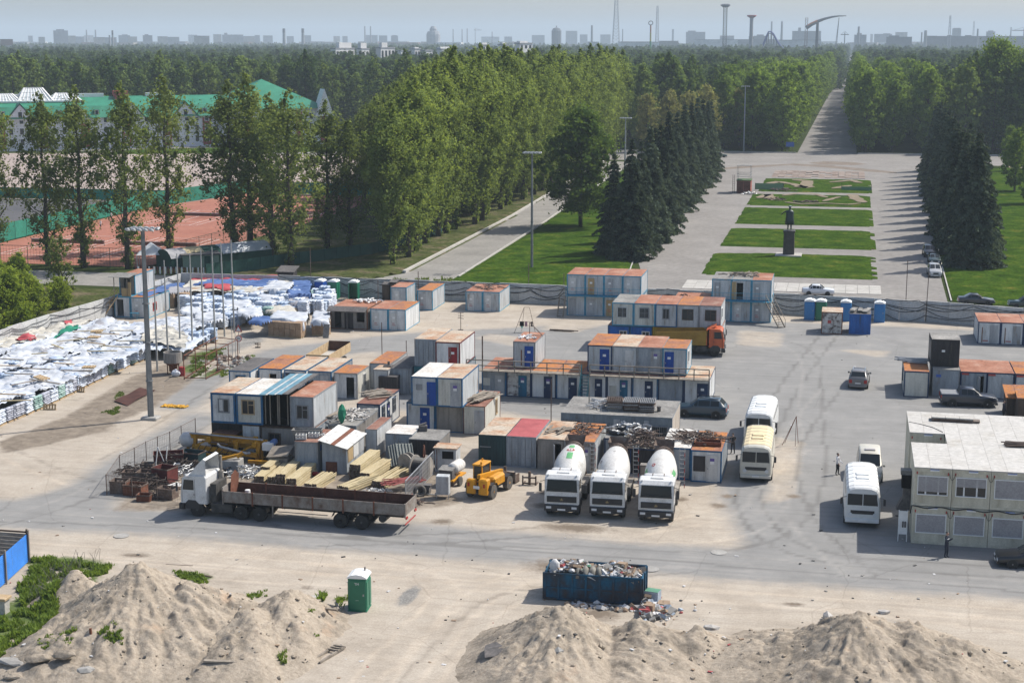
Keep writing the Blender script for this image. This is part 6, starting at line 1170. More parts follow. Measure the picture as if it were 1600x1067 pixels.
# vehicles; local frame: front towards -Y, x to its left/right, ground z=0
def CARP(name,c,rough=.3,coat=.6):return PLAIN(name,c,rough,0,.5,coat)
TYRE=MAT('tyre_rubber',[(.3,(.018,.018,.018)),(.7,(.045,.043,.04))],3,rough=.9,bmp=.1);TYRED=MAT('dusty_tyre_rubber',[(.3,(.07,.065,.06)),(.7,(.16,.15,.135))],3,rough=.95);RIM=PLAIN('alloy_rim',(.38,.38,.39),.35,.6);RIMD=PLAIN('dark_rim',(.07,.07,.075),.6)
HEADL=PLAIN('headlight_glass',(.62,.64,.66),.15);TAILL=PLAIN('tail_light',(.35,.015,.015),.25);TRIM=PLAIN('black_plastic',(.025,.025,.027),.55);PLATE=PLAIN('number_plate',(.7,.7,.68),.5);CHROME=PLAIN('chrome',(.6,.6,.6),.2,.9)
_wc={}
def wheel(t,x,y,r,w,rim=RIM,tyre=TYRE):
 key=(r,w,rim.name,tyre.name)
 if key not in _wc:
  b=MB();b.M=Matrix.Rotation(R(90),4,'Y');b.lathe([(r*.62,-w/2),(r*.93,-w/2),(r,-w*.32),(r,w*.32),(r*.93,w/2),(r*.62,w/2)],22);m1=b.mesh('tyre',tyre)
  b=MB();b.M=Matrix.Rotation(R(90),4,'Y');b.lathe([(r*.6,-w*.42),(r*.6,w*.42)],18)
  for s in(-1,1):
   for k in range(5):
    a=k*1.2566;b.M=Matrix.Rotation(R(90),4,'Y')@rz(a);b.box(r*.1,r*.56,-r*.09,r*.09,min(s*w*.42,s*w*.49),max(s*w*.42,s*w*.49))
   b.M=Matrix.Rotation(R(90),4,'Y');b.cyl((0,0,s*w*.4),(0,0,s*w*.5),r*.18,10)
  _wc[key]=(m1,b.mesh('rim',rim))
 o=link('wheel',_wc[key][0],t,(x,y,r));link('rim',_wc[key][1],o)
def car(label,p,rot,paint,prof,W,wh,wx,cab,cat='car',name='parked_car',rim=RIM,plate=True,extra=None,group=None,side_trim=None):
 """prof: (y, zbot, zbelt, ztop, half width at belt, half width at top) from nose to tail; cab: indices of glazed spans"""
 t=thing(name,label,cat,p,rot,group);b=MB();rings=[]
 for y,zb,zl,zt,hb,ht in prof:
  h=[(hb*.9,zb),(hb,zb+.16),(hb*1.0,zl-.22),(hb*.965,zl),(ht,max(zl+.004,zt-.07)),(ht*.82,max(zl+.008,zt))];rings.append([(x,y,z)for x,z in h]+[(0,y,max(zl+.012,zt+.02))]+[(-x,y,z)for x,z in h[::-1]])
 b.loft(rings);o=b.build('body',paint,t,smooth=True)
 me=o.data
 for pl in me.polygons:
  if pl.area>.3 and abs(pl.normal.y)>.9:pl.use_smooth=False
 def P(i,s,j):
  return Vector(rings[i][j]if s>0 else rings[i][12-j])
 gl=MB()
 for s in(-1,1):
  for i,(a0,a1)in cab['side']:
   A,B,C,D_=P(i,s,3),P(i+1,s,3),P(i+1,s,4),P(i,s,4);mid=Vector((s*.012,0,.004))
   def bl(u,v):return A.lerp(B,u).lerp(D_.lerp(C,u),v)+mid
   q=[bl(a0,.08),bl(a1,.08),bl(a1,.94),bl(a0,.94)];g2=MB();g2.quad(*(q if s>0 else q[::-1]));g2.build('side_window',GLASS,t)
 for key,nm in(('front','windscreen'),('rear','rear_window')):
  if key in cab:
   i,v0,v1=cab[key];A,B=P(i,-1,4),P(i,1,4);a0=Vector(rings[i][5]);a1=Vector(rings[i][7]);c0=Vector(rings[i+1][5]);c1=Vector(rings[i+1][7])
   nrm=(a1-a0).cross(c0-a0).normalized();nrm=nrm if nrm.z>0 else-nrm;e=nrm*.015
   a0.x*=1.1;a1.x*=1.1;c0.x*=1.1;c1.x*=1.1
   g2=MB();g2.quad(a0.lerp(c0,v0)+e,a1.lerp(c1,v0)+e,a1.lerp(c1,v1)+e,a0.lerp(c0,v1)+e);g2.build(nm,GLASS,t)
 for y in wh:
  for s in(-1,1):
   wheel(t,s*(W/2-.1),y,wx,.22,rim);g2=MB();g2.M=Matrix.Rotation(R(90),4,'Y');g2.cyl((-wx,y,s*(W/2-.16)),(-wx,y,s*(W/2+.004)),wx*1.14,20);g2.build('wheel_arch',TRIM,t)
 y0=prof[0][0];y1=prof[-1][0];hb=prof[0][4];zl=prof[0][2];hz=prof[-1][2]
 for s in(-1,1):
  g2=MB();x0,x1=sorted((s*hb*.52,s*hb*.98));g2.bbox(x0,x1,y0-.04,y0+.22,zl-.2,zl-.02,.03);g2.build('headlight',HEADL,t)
  g2=MB();x0,x1=sorted((s*prof[-1][4]*.66,s*prof[-1][4]*1.0));g2.bbox(x0,x1,y1-.16,y1+.035,hz-.34,hz-.02,.03);g2.build('tail_light',TAILL,t)
  g2=MB();yy=prof[cab['front'][0]][0]+.35;x0,x1=sorted((s*(W/2-.02),s*(W/2+.17)));g2.bbox(x0,x1,yy,yy+.1,prof[2][2]+.0,prof[2][2]+.17,.03);g2.build('wing_mirror',paint,t)
 g2=MB();g2.bbox(-hb*.5,hb*.5,y0-.035,y0+.05,zl-.3,zl-.1,.02);g2.build('grille',TRIM,t);g2=MB();g2.bbox(-hb*.98,hb*.98,y0-.07,y0+.2,.26,.46,.04);g2.bbox(-prof[-1][4]*.98,prof[-1][4]*.98,y1-.2,y1+.07,.3,.5,.04);g2.build('bumper',side_trim or paint,t)
 if plate:g2=MB();g2.box(-.26,.26,y0-.085,y0-.07,.33,.44);g2.box(-.26,.26,y1+.07,y1+.085,.62,.73);g2.build('number_plate',PLATE,t)
 if extra:extra(t)
 return t
SUV=dict(prof=[(-2.3,.35,.78,.78,.70,.6),(-2.15,.3,.9,.93,.86,.75),(-1.1,.3,1.04,1.08,.94,.78),(-.95,.3,1.06,1.1,.94,.8),(-.2,.28,1.08,1.66,.94,.68),(.9,.28,1.1,1.72,.94,.69),(1.7,.3,1.12,1.68,.93,.67),(2.2,.36,1.12,1.16,.9,.78),(2.32,.42,1.0,1.0,.84,.7)],W=1.9,wh=(-1.4,1.42),wx=.37,cab=dict(side=[(3,(.35,.98)),(4,(.04,.96)),(5,(.04,.96))],front=(3,.08,.96),rear=(6,.05,.8)))
SEDAN=dict(prof=[(-2.2,.32,.62,.62,.68,.55),(-2.08,.26,.74,.78,.8,.7),(-.95,.24,.88,.92,.86,.74),(-.85,.24,.89,.93,.86,.75),(-.15,.24,.92,1.38,.86,.62),(.75,.24,.93,1.4,.86,.61),(1.45,.26,.94,.99,.85,.7),(2.1,.3,.92,.96,.8,.68),(2.22,.36,.8,.8,.74,.6)],W=1.74,wh=(-1.3,1.32),wx=.31,cab=dict(side=[(3,(.4,.98)),(4,(.04,.96)),(5,(.05,.6))],front=(3,.08,.96),rear=(5,.1,.92)))
BOXY=dict(prof=[(-2.05,.34,.76,.76,.72,.66),(-1.98,.28,.84,.86,.78,.72),(-.9,.26,.9,.93,.8,.74),(-.82,.26,.9,.94,.8,.74),(-.2,.26,.92,1.4,.8,.63),(.75,.26,.92,1.41,.8,.62),(1.25,.28,.92,.97,.8,.7),(2.0,.3,.9,.92,.78,.7),(2.06,.36,.82,.82,.74,.66)],W=1.62,wh=(-1.2,1.22),wx=.29,cab=dict(side=[(3,(.35,.98)),(4,(.04,.48)),(4,(.52,.97)),(5,(.05,.7))],front=(3,.08,.96),rear=(5,.1,.92)))
PICK=dict(prof=[(-2.5,.4,.86,.86,.74,.6),(-2.3,.34,.98,1.02,.88,.76),(-1.25,.32,1.1,1.15,.95,.8),(-1.1,.32,1.11,1.16,.95,.8),(-.4,.32,1.13,1.72,.95,.69),(.75,.32,1.15,1.75,.95,.69),(1.0,.32,1.16,1.2,.95,.85),(2.4,.36,1.16,1.2,.94,.86),(2.5,.42,1.1,1.1,.92,.8)],W=1.9,wh=(-1.6,1.5),wx=.38,cab=dict(side=[(3,(.35,.98)),(4,(.04,.5)),(4,(.54,.96))],front=(3,.08,.96),rear=(5,.2,.9)))
def face(px):return px
BL_=CARP('dark_teal_blue_car_paint',(.022,.05,.075));BK_=CARP('black_car_paint',(.009,.009,.011));SV_=CARP('silver_car_paint',(.36,.37,.38));GR_=CARP('bronze_grey_car_paint',(.15,.145,.145));WT_=CARP('white_car_paint',(.66,.68,.72));DG_=CARP('dark_green_car_paint',(.02,.045,.045));DB_=CARP('dark_blue_grey_car_paint',(.03,.036,.05))
def roofrails(m=CHROME):
 def f(t):
  b=MB()
  for s in(-1,1):b.bar((s*.56,-.1,1.78),(s*.56,1.6,1.76),.05)
  b.build('roof_rail',m,t)
 return f
p=G(1094,653);car('dark teal blue estate car parked beside the long blue framed row',(p.x,p.y+.75,0),R(-92),BL_,**SUV,extra=roofrails(TRIM))
p=G(1342,609);car('bronze grey off-roader seen from behind in the open yard',(p.x,p.y+2.2,0),R(177),GR_,**SUV,extra=roofrails())
def cover(t):b=MB();b.bbox(-.92,.92,.95,2.5,1.17,1.26,.04);b.build('bed_cover',SV_,t)
p=G(1513,636);car('dark blue grey pickup truck with a silver bed cover by the rust roofed cabins',(p.x,p.y+.7,0),R(93),DB_,**PICK,cat='pickup truck',name='pickup_truck',extra=cover)
p=G(1612,886);car('black car cut by the photo edge before the cream building',(p.x,p.y+.3,0),R(-86),BK_,**SEDAN)
p=G(1278,462);car('white old saloon car parked on the slabs behind the wall',(p.x,p.y+.6,0),R(92),WT_,**BOXY,rim=RIMD,side_trim=CHROME)
p=G(1525,476);car('dark saloon car on the street behind the wall, left of the boxy one',(p.x,p.y+.3,0),R(94),DB_,**SEDAN);p=G(1602,481);car('boxy dark green car on the street behind the wall at the photo edge',(p.x,p.y+.2,0),R(-87),DG_,**BOXY,rim=RIMD)
p=G(1453,403);car('black off-roader facing us in the shade of the right spruces',(p.x,p.y+2.2,0),R(3),BK_,**SUV);p=G(1461,434);car('silver off-roader facing us beside the right spruces',(p.x,p.y+2,0),R(2),SV_,**SUV);p=G(1461,415);car('dark car half hidden behind the silver off-roader',(p.x,p.y+2.6,0),R(2),DG_,**SEDAN)
p=G(1124,246);car('dark car driving on the cross street left of the plaza',(p.x,p.y,0),R(90),DG_,**SEDAN)
for i,(px,py)in enumerate(((1313,134),(1319,133),(1332,92))):p=G(px,py);car(f'tiny {("dark", "grey", "pale")[i]} car far down the avenue'+(' beside another' if i<2 else ', the most distant one'),(p.x,p.y,0),0,(BK_,GR_,WT_)[i],**SEDAN,rim=RIMD)
# ---- buses
def bus(label,p,rot,paint,roofm,L=7.0,W=2.45,H=2.92,front_first=True):
 t=thing('bus',label,'bus',p,rot);b=MB();rings=[]
 def sec(y,s,h):
  w=W/2*s;pts=[(w*.96,.5),(w,.75),(w,1.5),(w*.965,2.1),(w*.9,H*h-.34),(w*.78,H*h-.14),(w*.5,H*h-.03)]
  return[(x,y,z)for x,z in pts]+[(0,y,H*h)]+[(-x,y,z)for x,z in pts[::-1]]
 for y,s,h in((-L/2,.9,.955),(-L/2+.12,.97,.985),(-L/2+.4,1,1),(L/2-.4,1,1),(L/2-.1,.97,.985),(L/2,.91,.955)):rings.append(sec(y,s,h))
 b.loft(rings);b.build('body',paint,t,smooth=False)
 b=MB()
 rr=[(x*1.004,z+.012)for x,_,z in rings[2]if z>H-.36];n=9
 ys=[-L/2+.42,L/2-.42];b.loft([[(x,y,z)for x,z in rr]+[(rr[-1][0]*.9,y,rr[-1][1]-.02),(rr[0][0]*.9,y,rr[0][1]-.02)]for y in ys]);b.build('roof',roofm,t)
 for k in range(7):
  y=-L/2+.55+k*(L-1.1)/6;b=MB();P=[(x,y,z+.008)for x,z in rr];b.tube(P,.014,4);b.build('roof_rib',SHUT,t)
 for k in(-1.2,-.2):b=MB();b.bbox(-.45,.45,k-.3,k+.3,H,H+.09,.04);b.build('roof_hatch',roofm,t)
 for s in(-1,1):
  for k in range(5):
   y0=-L/2+.75+k*1.14;b=MB();x=s*(W/2*.985);b.add([(x*1.012,y0,1.55),(x*1.012,y0+.98,1.55),(x*.965,y0+.98,2.3),(x*.965,y0,2.3)],[(0,1,2,3)if s>0 else(3,2,1,0)]);b.build('side_window',GLASS,t)
 for s,nm in((-1,'windscreen'),(1,'rear_window')):
  for h in(-1,1):
   b=MB();y=s*(L/2+.012);x0,x1=(.03,1.02)if h>0 else(-1.02,-.03);b.add([(x0,y,1.62),(x1,y,1.62),(x1*.9,y,2.42),(x0,y,2.42)],[(0,1,2,3)if s<0 else(3,2,1,0)]);b.build(nm,GLASS,t)
 for s in(-1,1):
  b=MB();x0,x1=sorted((s*.6,s*1.08));b.box(x0,x1,L/2-.02,L/2+.05,.72,.84);o=b.build('tail_light',TAILL,t);b=MB();b.box(x0,x1,L/2-.02,L/2+.04,.88,.96);b.build('lamp_lens',HEADL,o)
  b=MB();b.M=Matrix.Rotation(R(90),4,'X');b.cyl((s*.82,.95,L/2-.1),(s*.82,.95,L/2+.05),.14,14);b.build('headlight',HEADL,t)
  b=MB();b.bar((s*1.1,-L/2+.05,2.2),(s*1.42,-L/2-.25,2.2),.03);b.bbox(min(s*1.36,s*1.52),max(s*1.36,s*1.52),-L/2-.32,-L/2-.22,1.75,2.2,.02);b.build('mirror',TRIM,t)
 b=MB();b.bbox(-1.15,1.15,L/2-.1,L/2+.1,.45,.63,.04);b.bbox(-1.15,1.15,-L/2-.12,-L/2+.1,.42,.66,.05);b.build('bumper',paint,t)
 b=MB();b.box(-.5,.5,L/2,L/2+.03,.7,1.4);o=b.build('engine_flap',paint,t);b=MB()
 for k in range(5):b.box(-.42,.1,L/2+.03,L/2+.045,1.18+k*.04,1.2+k*.04)
 b.build('vent',TRIM,o);b=MB();b.box(-.26,.26,L/2+.03,L/2+.05,.82,.94);b.box(-.26,.26,-L/2-.14,-L/2-.12,.5,.61);b.build('number_plate',PLATE,t)
 b=MB();b.box(-.8,.8,-L/2-.03,-L/2,1.0,1.25);b.build('grille',TRIM,t);b=MB();b.box(-W/2*.93,W/2*.93,-L/2+.2,L/2-.2,.3,.55);b.build('chassis',TRIM,t)
 for y in(-L/2+1.35,L/2-2.0):
  for s in(-1,1):wheel(t,s*(W/2-.2),y,.46,.3,RIMD);b=MB();b.M=Matrix.Rotation(R(90),4,'Y');b.cyl((-.48,y,s*(W/2-.2)),(-.48,y,s*(W/2+.008)),.55,20);b.build('wheel_arch',TRIM,t)
 return t
BUSC=CARP('cream_bus_paint',(.55,.53,.46),.45,.2);BUSW=CARP('white_bus_paint',(.66,.67,.66),.4,.2);BRF=PLAIN('yellowed_roof',(.66,.55,.34),.6);BRW=PLAIN('white_roof_paint',(.72,.74,.74),.6)
p=G(1179,754);bus('cream bus with a yellowed roof seen from behind, right of the cabins',(p.x,p.y+3.4,0),R(1),BUSC,BRF);p=G(1183,700);bus('white roofed bus facing us, nose to tail behind the yellowed one',(p.x+.1,p.y+3.9,0),R(-1),BUSW,BRW)
p=G(1345,824);bus('white roofed bus seen from behind in the shade of the cream building',(p.x,p.y+3.4,0),R(1),BUSW,BRW)
VAN=dict(prof=[(-2.3,.4,.85,.85,.8,.7),(-2.2,.34,1.0,1.04,.9,.8),(-1.55,.32,1.12,1.18,.95,.85),(-1.5,.32,1.13,1.2,.95,.85),(-.85,.32,1.15,2.06,.95,.78),(.8,.32,1.15,2.12,.95,.8),(1.9,.32,1.15,2.08,.95,.8),(2.22,.36,1.12,1.3,.93,.82),(2.3,.42,1.0,1.0,.9,.8)],W=1.94,wh=(-1.35,1.3),wx=.34,cab=dict(side=[(3,(.35,.98)),(4,(.04,.96)),(5,(.05,.9))],front=(3,.08,.96),rear=(6,.05,.7)))
def hatch(t):b=MB();b.bbox(-.4,.4,-.2,.2,2.13,2.2,.03);b.build('roof_hatch',SHUT,t)
p=G(1358,757);car('cream minibus facing us behind the white roofed bus',(p.x,p.y+2.3,0),R(1),BUSC,**VAN,cat='minibus',name='minibus',rim=RIMD,extra=hatch)
# ---- lorries
CABW=MAT('white_cab_paint',[(.25,(.44,.43,.41)),(.45,(.62,.62,.61)),(.8,(.7,.71,.71))],1.5,rough=.4,bmp=0);CHAS=MAT('dusty_chassis',[(.3,(.03,.03,.03)),(.7,(.1,.095,.088))],2,rough=.9);GOLD=PLAIN('gold_emblem',(.3,.24,.12),.4,.3);DUSTP=MAT('dusty_fender',[(.3,(.22,.2,.175)),(.7,(.4,.37,.33))],2,rough=.95)
def cab(t,y0,paint,visor=False,w=1.22,sleeper=True):
 L=2.0 if sleeper else 1.6;b=MB();sec=[]
 prof=[(y0+.02,.95),(y0,1.5),(y0+.03,1.85),(y0+.16,2.75),(y0+.42,2.98),(y0+L-.1,3.02),(y0+L,2.85),(y0+L,.95)]
 b.M=Matrix()
 for s,x in((1,-w),(1,-w+.08),(1,w-.08),(1,w)):
  k=.97 if abs(x)>w-.02 else 1;cz=1.9;sec.append([(x,y0+L/2+(y-y0-L/2)*k,cz+(z-cz)*k)for y,z in prof])
 b.loft(sec);o=b.build('cab',paint,t)
 b=MB();b.quad((-1.08,y0+.028,1.93),(1.08,y0+.028,1.93),(1.03,y0+.135,2.7),(-1.03,y0+.135,2.7));ws=b.build('windscreen',GLASS,t);b=MB()
 for x in(-.75,.05,.75):b.bar((x-.15,y0+.01,1.95),(x+.25,y0+.03,2.05),.025)
 b.bar((-1.1,y0+.02,1.9),(1.1,y0+.02,1.9),.05);b.build('wiper',TRIM,ws)
 b=MB();b.box(-1.05,1.05,y0-.035,y0+.01,1.12,1.55);gr=b.build('grille',TRIM,t);b=MB()
 for k in range(5):b.box(-1.02,1.02,y0-.045,y0-.035,1.16+k*.08,1.19+k*.08)
 b.build('grille_slat',CHAS,gr);b=MB()
 for pts in(((-.16,1.32),(0,1.29),(0,1.36)),((.16,1.32),(0,1.36),(0,1.29)),((-.05,1.36),(.05,1.36),(0,1.43)),((-.11,1.27),(.11,1.27),(.07,1.24))):b.add([(x,y0-.05,z)for x,z in pts],[(0,1,2)])
 b.add([(-.11,y0-.05,1.24),(.11,y0-.05,1.24),(.09,y0-.05,1.28),(-.09,y0-.05,1.28)],[(0,1,2,3)]);b.build('emblem',GOLD,gr)
 b=MB();b.bbox(-w-.02,w+.02,y0-.14,y0+.3,.5,.95,.06);bp=b.build('bumper',TRIM,t)
 for s in(-1,1):
  b=MB();x0,x1=sorted((s*.72,s*1.08));b.box(x0,x1,y0-.165,y0-.13,.68,.84);b.build('headlight',HEADL,bp)
  b=MB();xx=s*(w+.006);b.quad(*[(xx,y0+q,z)for q,z in((.2,1.95),(1.05,1.95),(1.05,2.68),(.32,2.68))][::(1 if s>0 else-1)]);b.build('side_window',GLASS,t)
  b=MB();x0,x1=sorted((s*(w+.0),s*(w+.012)));b.box(x0,x1,y0+.14,y0+.155,1.05,2.7);b.box(x0,x1,y0+1.12,y0+1.135,1.05,2.75);b.box(x0,x1,y0+1.0,y0+1.1,1.6,1.65);b.build('door_seam',TRIM,t)
  b=MB();b.bar((s*w,y0+.1,2.65),(s*(w+.3),y0-.1,2.6),.03);b.bbox(min(s*(w+.18),s*(w+.38)),max(s*(w+.18),s*(w+.38)),y0-.16,y0-.06,1.9,2.5,.03);b.build('mirror',TRIM,t)
  b=MB();
  prof2=[(y0+.35,.6),(y0+.4,1.0),(y0+.62,1.22),(y0+1.15,1.22),(y0+1.4,1.0),(y0+1.45,.6)];x0,x1=sorted((s*(w-.45),s*(w+.03)));b.add([(x0,y,z)for y,z in prof2]+[(x1,y,z)for y,z in prof2],[(i,i+1,i+7,i+6)for i in range(5)]+[(6,7,8,9,10,11),(5,4,3,2,1,0)]);b.build('fender',TRIM,t)
 b=MB();b.box(-.28,.28,y0-.16,y0-.14,.56,.68);b.build('number_plate',PLATE,bp)
 b=MB();b.bbox(-.45,.45,y0+.8,y0+1.3,3.0,3.07,.03);b.build('roof_hatch',paint,t)
 for s in(-1,1):
  if visor:break
  b=MB();b.bbox(s*1.0-.05,s*1.0+.05,y0+.3,y0+.42,2.95,3.03,.02);b.build('marker_lamp',HEADL,t)
DRUM=MAT('drum_white',[(.2,(.34,.31,.26)),(.4,(.58,.57,.54)),(.8,(.68,.68,.67))],.8,(1,1,1),rough=.5,detail=9);DRUMG=PLAIN('drum_green',(.12,.38,.15),.5);RWS=PLAIN('red_stripe',(.36,.06,.055),.5)
def mixer(label,p,rot,greens=0,dusty=False):
 t=thing('mixer_truck',label,'concrete mixer',p,rot,'concrete mixers parked in line');cab(t,0,CABW,sleeper=False)
 b=MB();b.box(-.45,-.25,.5,8.2,.75,1.05);b.box(.25,.45,.5,8.2,.75,1.05)
 for y in(2.2,4,5.6,7.4):b.box(-.25,.25,y,y+.15,.8,1.0)
 b.box(-1.0,-.5,2.0,3.2,.55,1.05);b.box(.5,1.05,2.1,3.3,.5,1.1);b.build('chassis',CHAS,t)
 for y in(.95,4.9,6.25):
  for s in(-1,1):wheel(t,s*(1.02 if y<2 else .92),y,.54,.32 if y<2 else .56,RIMD,TYRE if not dusty else TYRED)
 for s in(-1,1):
  b=MB();pf=[(4.15,.75),(4.25,1.12),(4.6,1.28),(5.3,1.26),(5.6,1.2),(5.9,1.26),(6.6,1.28),(6.95,1.1),(7.05,.75)];x0,x1=sorted((s*.62,s*1.24));b.add([(x0,y,z)for y,z in pf]+[(x1,y,z)for y,z in pf]+[(x1,y,z-.06)for y,z in pf],[(i,i+1,i+10,i+9)for i in range(8)]+[(i+9,i+10,i+19,i+18)for i in range(8)]);b.build('rear_fender',DUSTP,t)
 M0=TR(0,2.2,1.78)@Matrix.Rotation(R(90-14),4,'X')@Matrix.Rotation(R(180),4,'X')
 Z=Vector((0,math.cos(R(15)),math.sin(R(15))));M0=TR(0,2.15,1.95)@Z.to_track_quat('Z','Y').to_matrix().to_4x4()
 pr=[(.5,0),(.72,.05),(.98,.75),(1.13,1.5),(1.17,2.1),(1.1,2.8),(.92,3.7),(.7,4.5),(.56,4.9),(.52,5.0),(.44,5.0)]
 b=MB();b.M=M0;b.lathe(pr,36);b.build('drum',DRUM,t,smooth=True)
 b=MB();b.M=M0
 for z,r in((4.2,.79),(4.55,.7),(4.75,.62)):b.lathe([(r,z),(r+.04,z+.03),(r+.04,z+.09),(r-.03,z+.12)],28)
 b.build('drum_ring',SCRAP,t)
 def patch(z0,z1,a0,a1,m,nm,lift=.012,n=8,disc=None):
  b=MB();b.M=M0
  def rad(z):
   for(r0,q0),(r1,q1)in zip(pr,pr[1:]):
    if q0<=z<=q1:return r0+(r1-r0)*(z-q0)/max(1e-6,(q1-q0))
   return .5
  zs=np.linspace(z0,z1,n+1);as_=np.linspace(a0,a1,n+1)
  for i in range(n):
   for j in range(n):
    if disc:
     u=(i+.5)/n*2-1;v=(j+.5)/n*2-1
     if not(disc[0]<=math.hypot(u,v)<disc[1]):continue
    q=[(zs[i],as_[j]),(zs[i],as_[j+1]),(zs[i+1],as_[j+1]),(zs[i+1],as_[j])];b.add([((rad(z)+lift)*math.cos(a),(rad(z)+lift)*math.sin(a),z)for z,a in q],[(0,1,2,3)])
  b.build(nm,m,t)
 up=math.pi/2
 x_=(M0.to_3x3()@Vector((1,0,0)));y_=(M0.to_3x3()@Vector((0,1,0)))
 au=math.atan2(y_.z,x_.z);sg=1
 if greens==1:
  patch(1.5,2.35,au-.14,au+.22,DRUMG,'green_panel');patch(3.25,3.85,au-.2,au+.2,DRUMG,'green_panel');patch(2.55,3.1,au-.28,au+.28,RWS,'round_emblem',.014,16,(.0,.95));patch(2.66,2.99,au-.17,au+.17,PLATE,'emblem_centre',.018,12,(0,.9));patch(2.72,2.93,au-.03,au+.03,SLATE,'emblem_mark',.022,2)
 if greens==2:patch(1.0,1.6,au+.95,au+1.3,DRUMG,'green_panel');patch(1.0,1.6,au-1.3,au-.95,DRUMG,'green_panel');patch(1.3,1.65,au-.55,au-.3,REDP,'red_scrawl',.014,8,(.5,.95))
 if greens==0:patch(2.9,2.98,au-.1,au+.05,SCRAP,'scratch');patch(1.7,1.95,au-.95,au-.75,SCRAP,'scratch',.012,8,(.6,.95))
 b=MB();b.M=Matrix.Rotation(R(90),4,'Y');b.M=TR(0,2.05,2.62)@Matrix.Rotation(R(90),4,'Y');b.lathe([(.1,-1.05),(.36,-1.0),(.42,-.85),(.42,.85),(.36,1.0),(.1,1.05)],20);o=b.build('water_tank',CABW,t,smooth=True);
 for x in(-.4,.4):b=MB();b.M=TR(x,2.05,2.62)@Matrix.Rotation(R(90),4,'Y');b.lathe([(.43,-.03),(.43,.03),(.4,.03)],20);b.build('tank_strap',SCRAP,o)
 b=MB();b.box(-1.1,-.9,1.75,2.3,.95,2.3);b.box(.9,1.1,1.75,2.3,.95,2.3);b.build('tank_stand',CABW,t);b=MB();b.cyl((-1.15,1.75,2.5),(-1.15,1.75,2.75),.12,10);b.cyl((-1.15,1.75,2.4),(-1.15,1.75,2.85),.05,8);b.build('air_intake',TRIM,t)
 b=MB();b.add([(-.55,6.7,3.35),(.55,6.7,3.35),(.5,7.6,3.5),(-.5,7.6,3.5),(-.75,6.75,3.85),(.75,6.75,3.85),(.7,7.8,4.05),(-.7,7.8,4.05)],[(0,1,5,4),(1,2,6,5),(2,3,7,6),(3,0,4,7)]);b.build('hopper',SCRAP,t)
 b=MB();b.add([(-.3,7.3,2.6),(.3,7.3,2.6),(.25,8.6,1.7),(-.25,8.6,1.7),(-.38,7.3,2.85),(.38,7.3,2.85),(.32,8.6,1.95),(-.32,8.6,1.95)],[(0,1,2,3),(0,3,7,4),(1,5,6,2)]);b.build('chute',SCRAP,t)
 b=MB()
 for x in(-.75,.75):b.bar((x,6.9,1.05),(x*.85,6.9,3.4),.12);b.bar((x,7.9,1.05),(x*.7,7.2,3.3),.08)
 b.box(-1.1,1.1,7.9,8.0,.6,.95);b.build('drum_frame',SCRAP,t)
 b=MB()
 for x in(1.12,1.5):b.bar((x,7.2,.6),(x,7.0,3.6),.05)
 for k in range(9):b.bar((1.12,7.2-.02*k,.8+k*.33),(1.5,7.2-.02*k,.8+k*.33),.045)
 ld=b.build('ladder',STEEL,t);b=MB()
 for k in range(0,10,2):b.bar((1.5,7.2-.02*k,.6+k*.3),(1.5,7.18-.02*k,.9+k*.3),.056)
 b.build('red_band',RWS,ld);return t
for px,py,gr,d,lab in((877,809,1,False,'left concrete mixer truck with green panels and a round red emblem on its drum'),(948,813,0,False,'middle concrete mixer truck with a plain white drum'),(1024,819,2,True,'right concrete mixer truck with a dusty drum and a green patch')):
 p=G(px,py);mixer(lab,(p.x,p.y+.1,0),R(2.2),gr,d)
GRB=MAT('weathered_grey_sideboard',[(.28,(.12,.07,.05)),(.45,(.21,.18,.155)),(.7,(.28,.265,.245))],1.3,rough=.85,detail=9);RIN=MAT('rusty_bed',[(.3,(.075,.035,.025)),(.7,(.15,.075,.05))],1.3,rough=.9)
p=G(281,806);t=thing('flatbed_lorry','white articulated lorry with a long grey dropside trailer, facing left','lorry',(p.x+.1,p.y+1.3,0),R(-92.5));cab(t,0,CABW)
t.rotation_euler=(0,0,R(-92.0))
b=MB();sec=[[(x,.55+.1,3.0),(x,1.95,3.0),(x,1.95,4.15-abs(x)*.05),(x,1.75,4.2),(x,1.3,3.75)]for x in(-1.1,1.1)]
b.add(sec[0]+sec[1],[(0,1,2,3,4),(9,8,7,6,5),(0,4,9,5),(4,3,8,9),(3,2,7,8)]);b.build('wind_deflector',CABW,t);b=MB();b.cyl((-.9,2.2,1.0),(-.9,2.2,2.9),.17,12);b.cyl((-.9,2.2,2.9),(-.9,2.2,4.0),.09,10);b.build('exhaust_stack',DUSTP,t)
b=MB();b.box(-.45,.45,.8,6.2,.75,1.05);b.box(-1.15,-.5,2.3,3.9,.45,1.05);b.box(.5,1.15,2.3,3.9,.45,1.05);b.box(-.9,.9,2.15,2.6,1.05,2.4);b.build('chassis',CHAS,t)
for y in(1.25,4.55,5.9):
 for s in(-1,1):
  wheel(t,s*(1.05 if y<2 else .95),y,.53,.32 if y<2 else .55,RIMD)
  if y>2:b=MB();pf=[(y-.62,.7),(y-.55,1.02),(y-.2,1.14),(y+.2,1.14),(y+.55,1.02),(y+.62,.7)];x0,x1=sorted((s*.68,s*1.24));b.add([(x0,a,z)for a,z in pf]+[(x1,a,z)for a,z in pf],[(i,i+1,i+7,i+6)for i in range(5)]);b.build('mudguard',TRIM,t)
tl=thing('dropside_trailer','long grey dropside trailer with a rusty inside, hitched to the white lorry','trailer',t.location,R(-92.0));Ls,Le=3.25,16.6
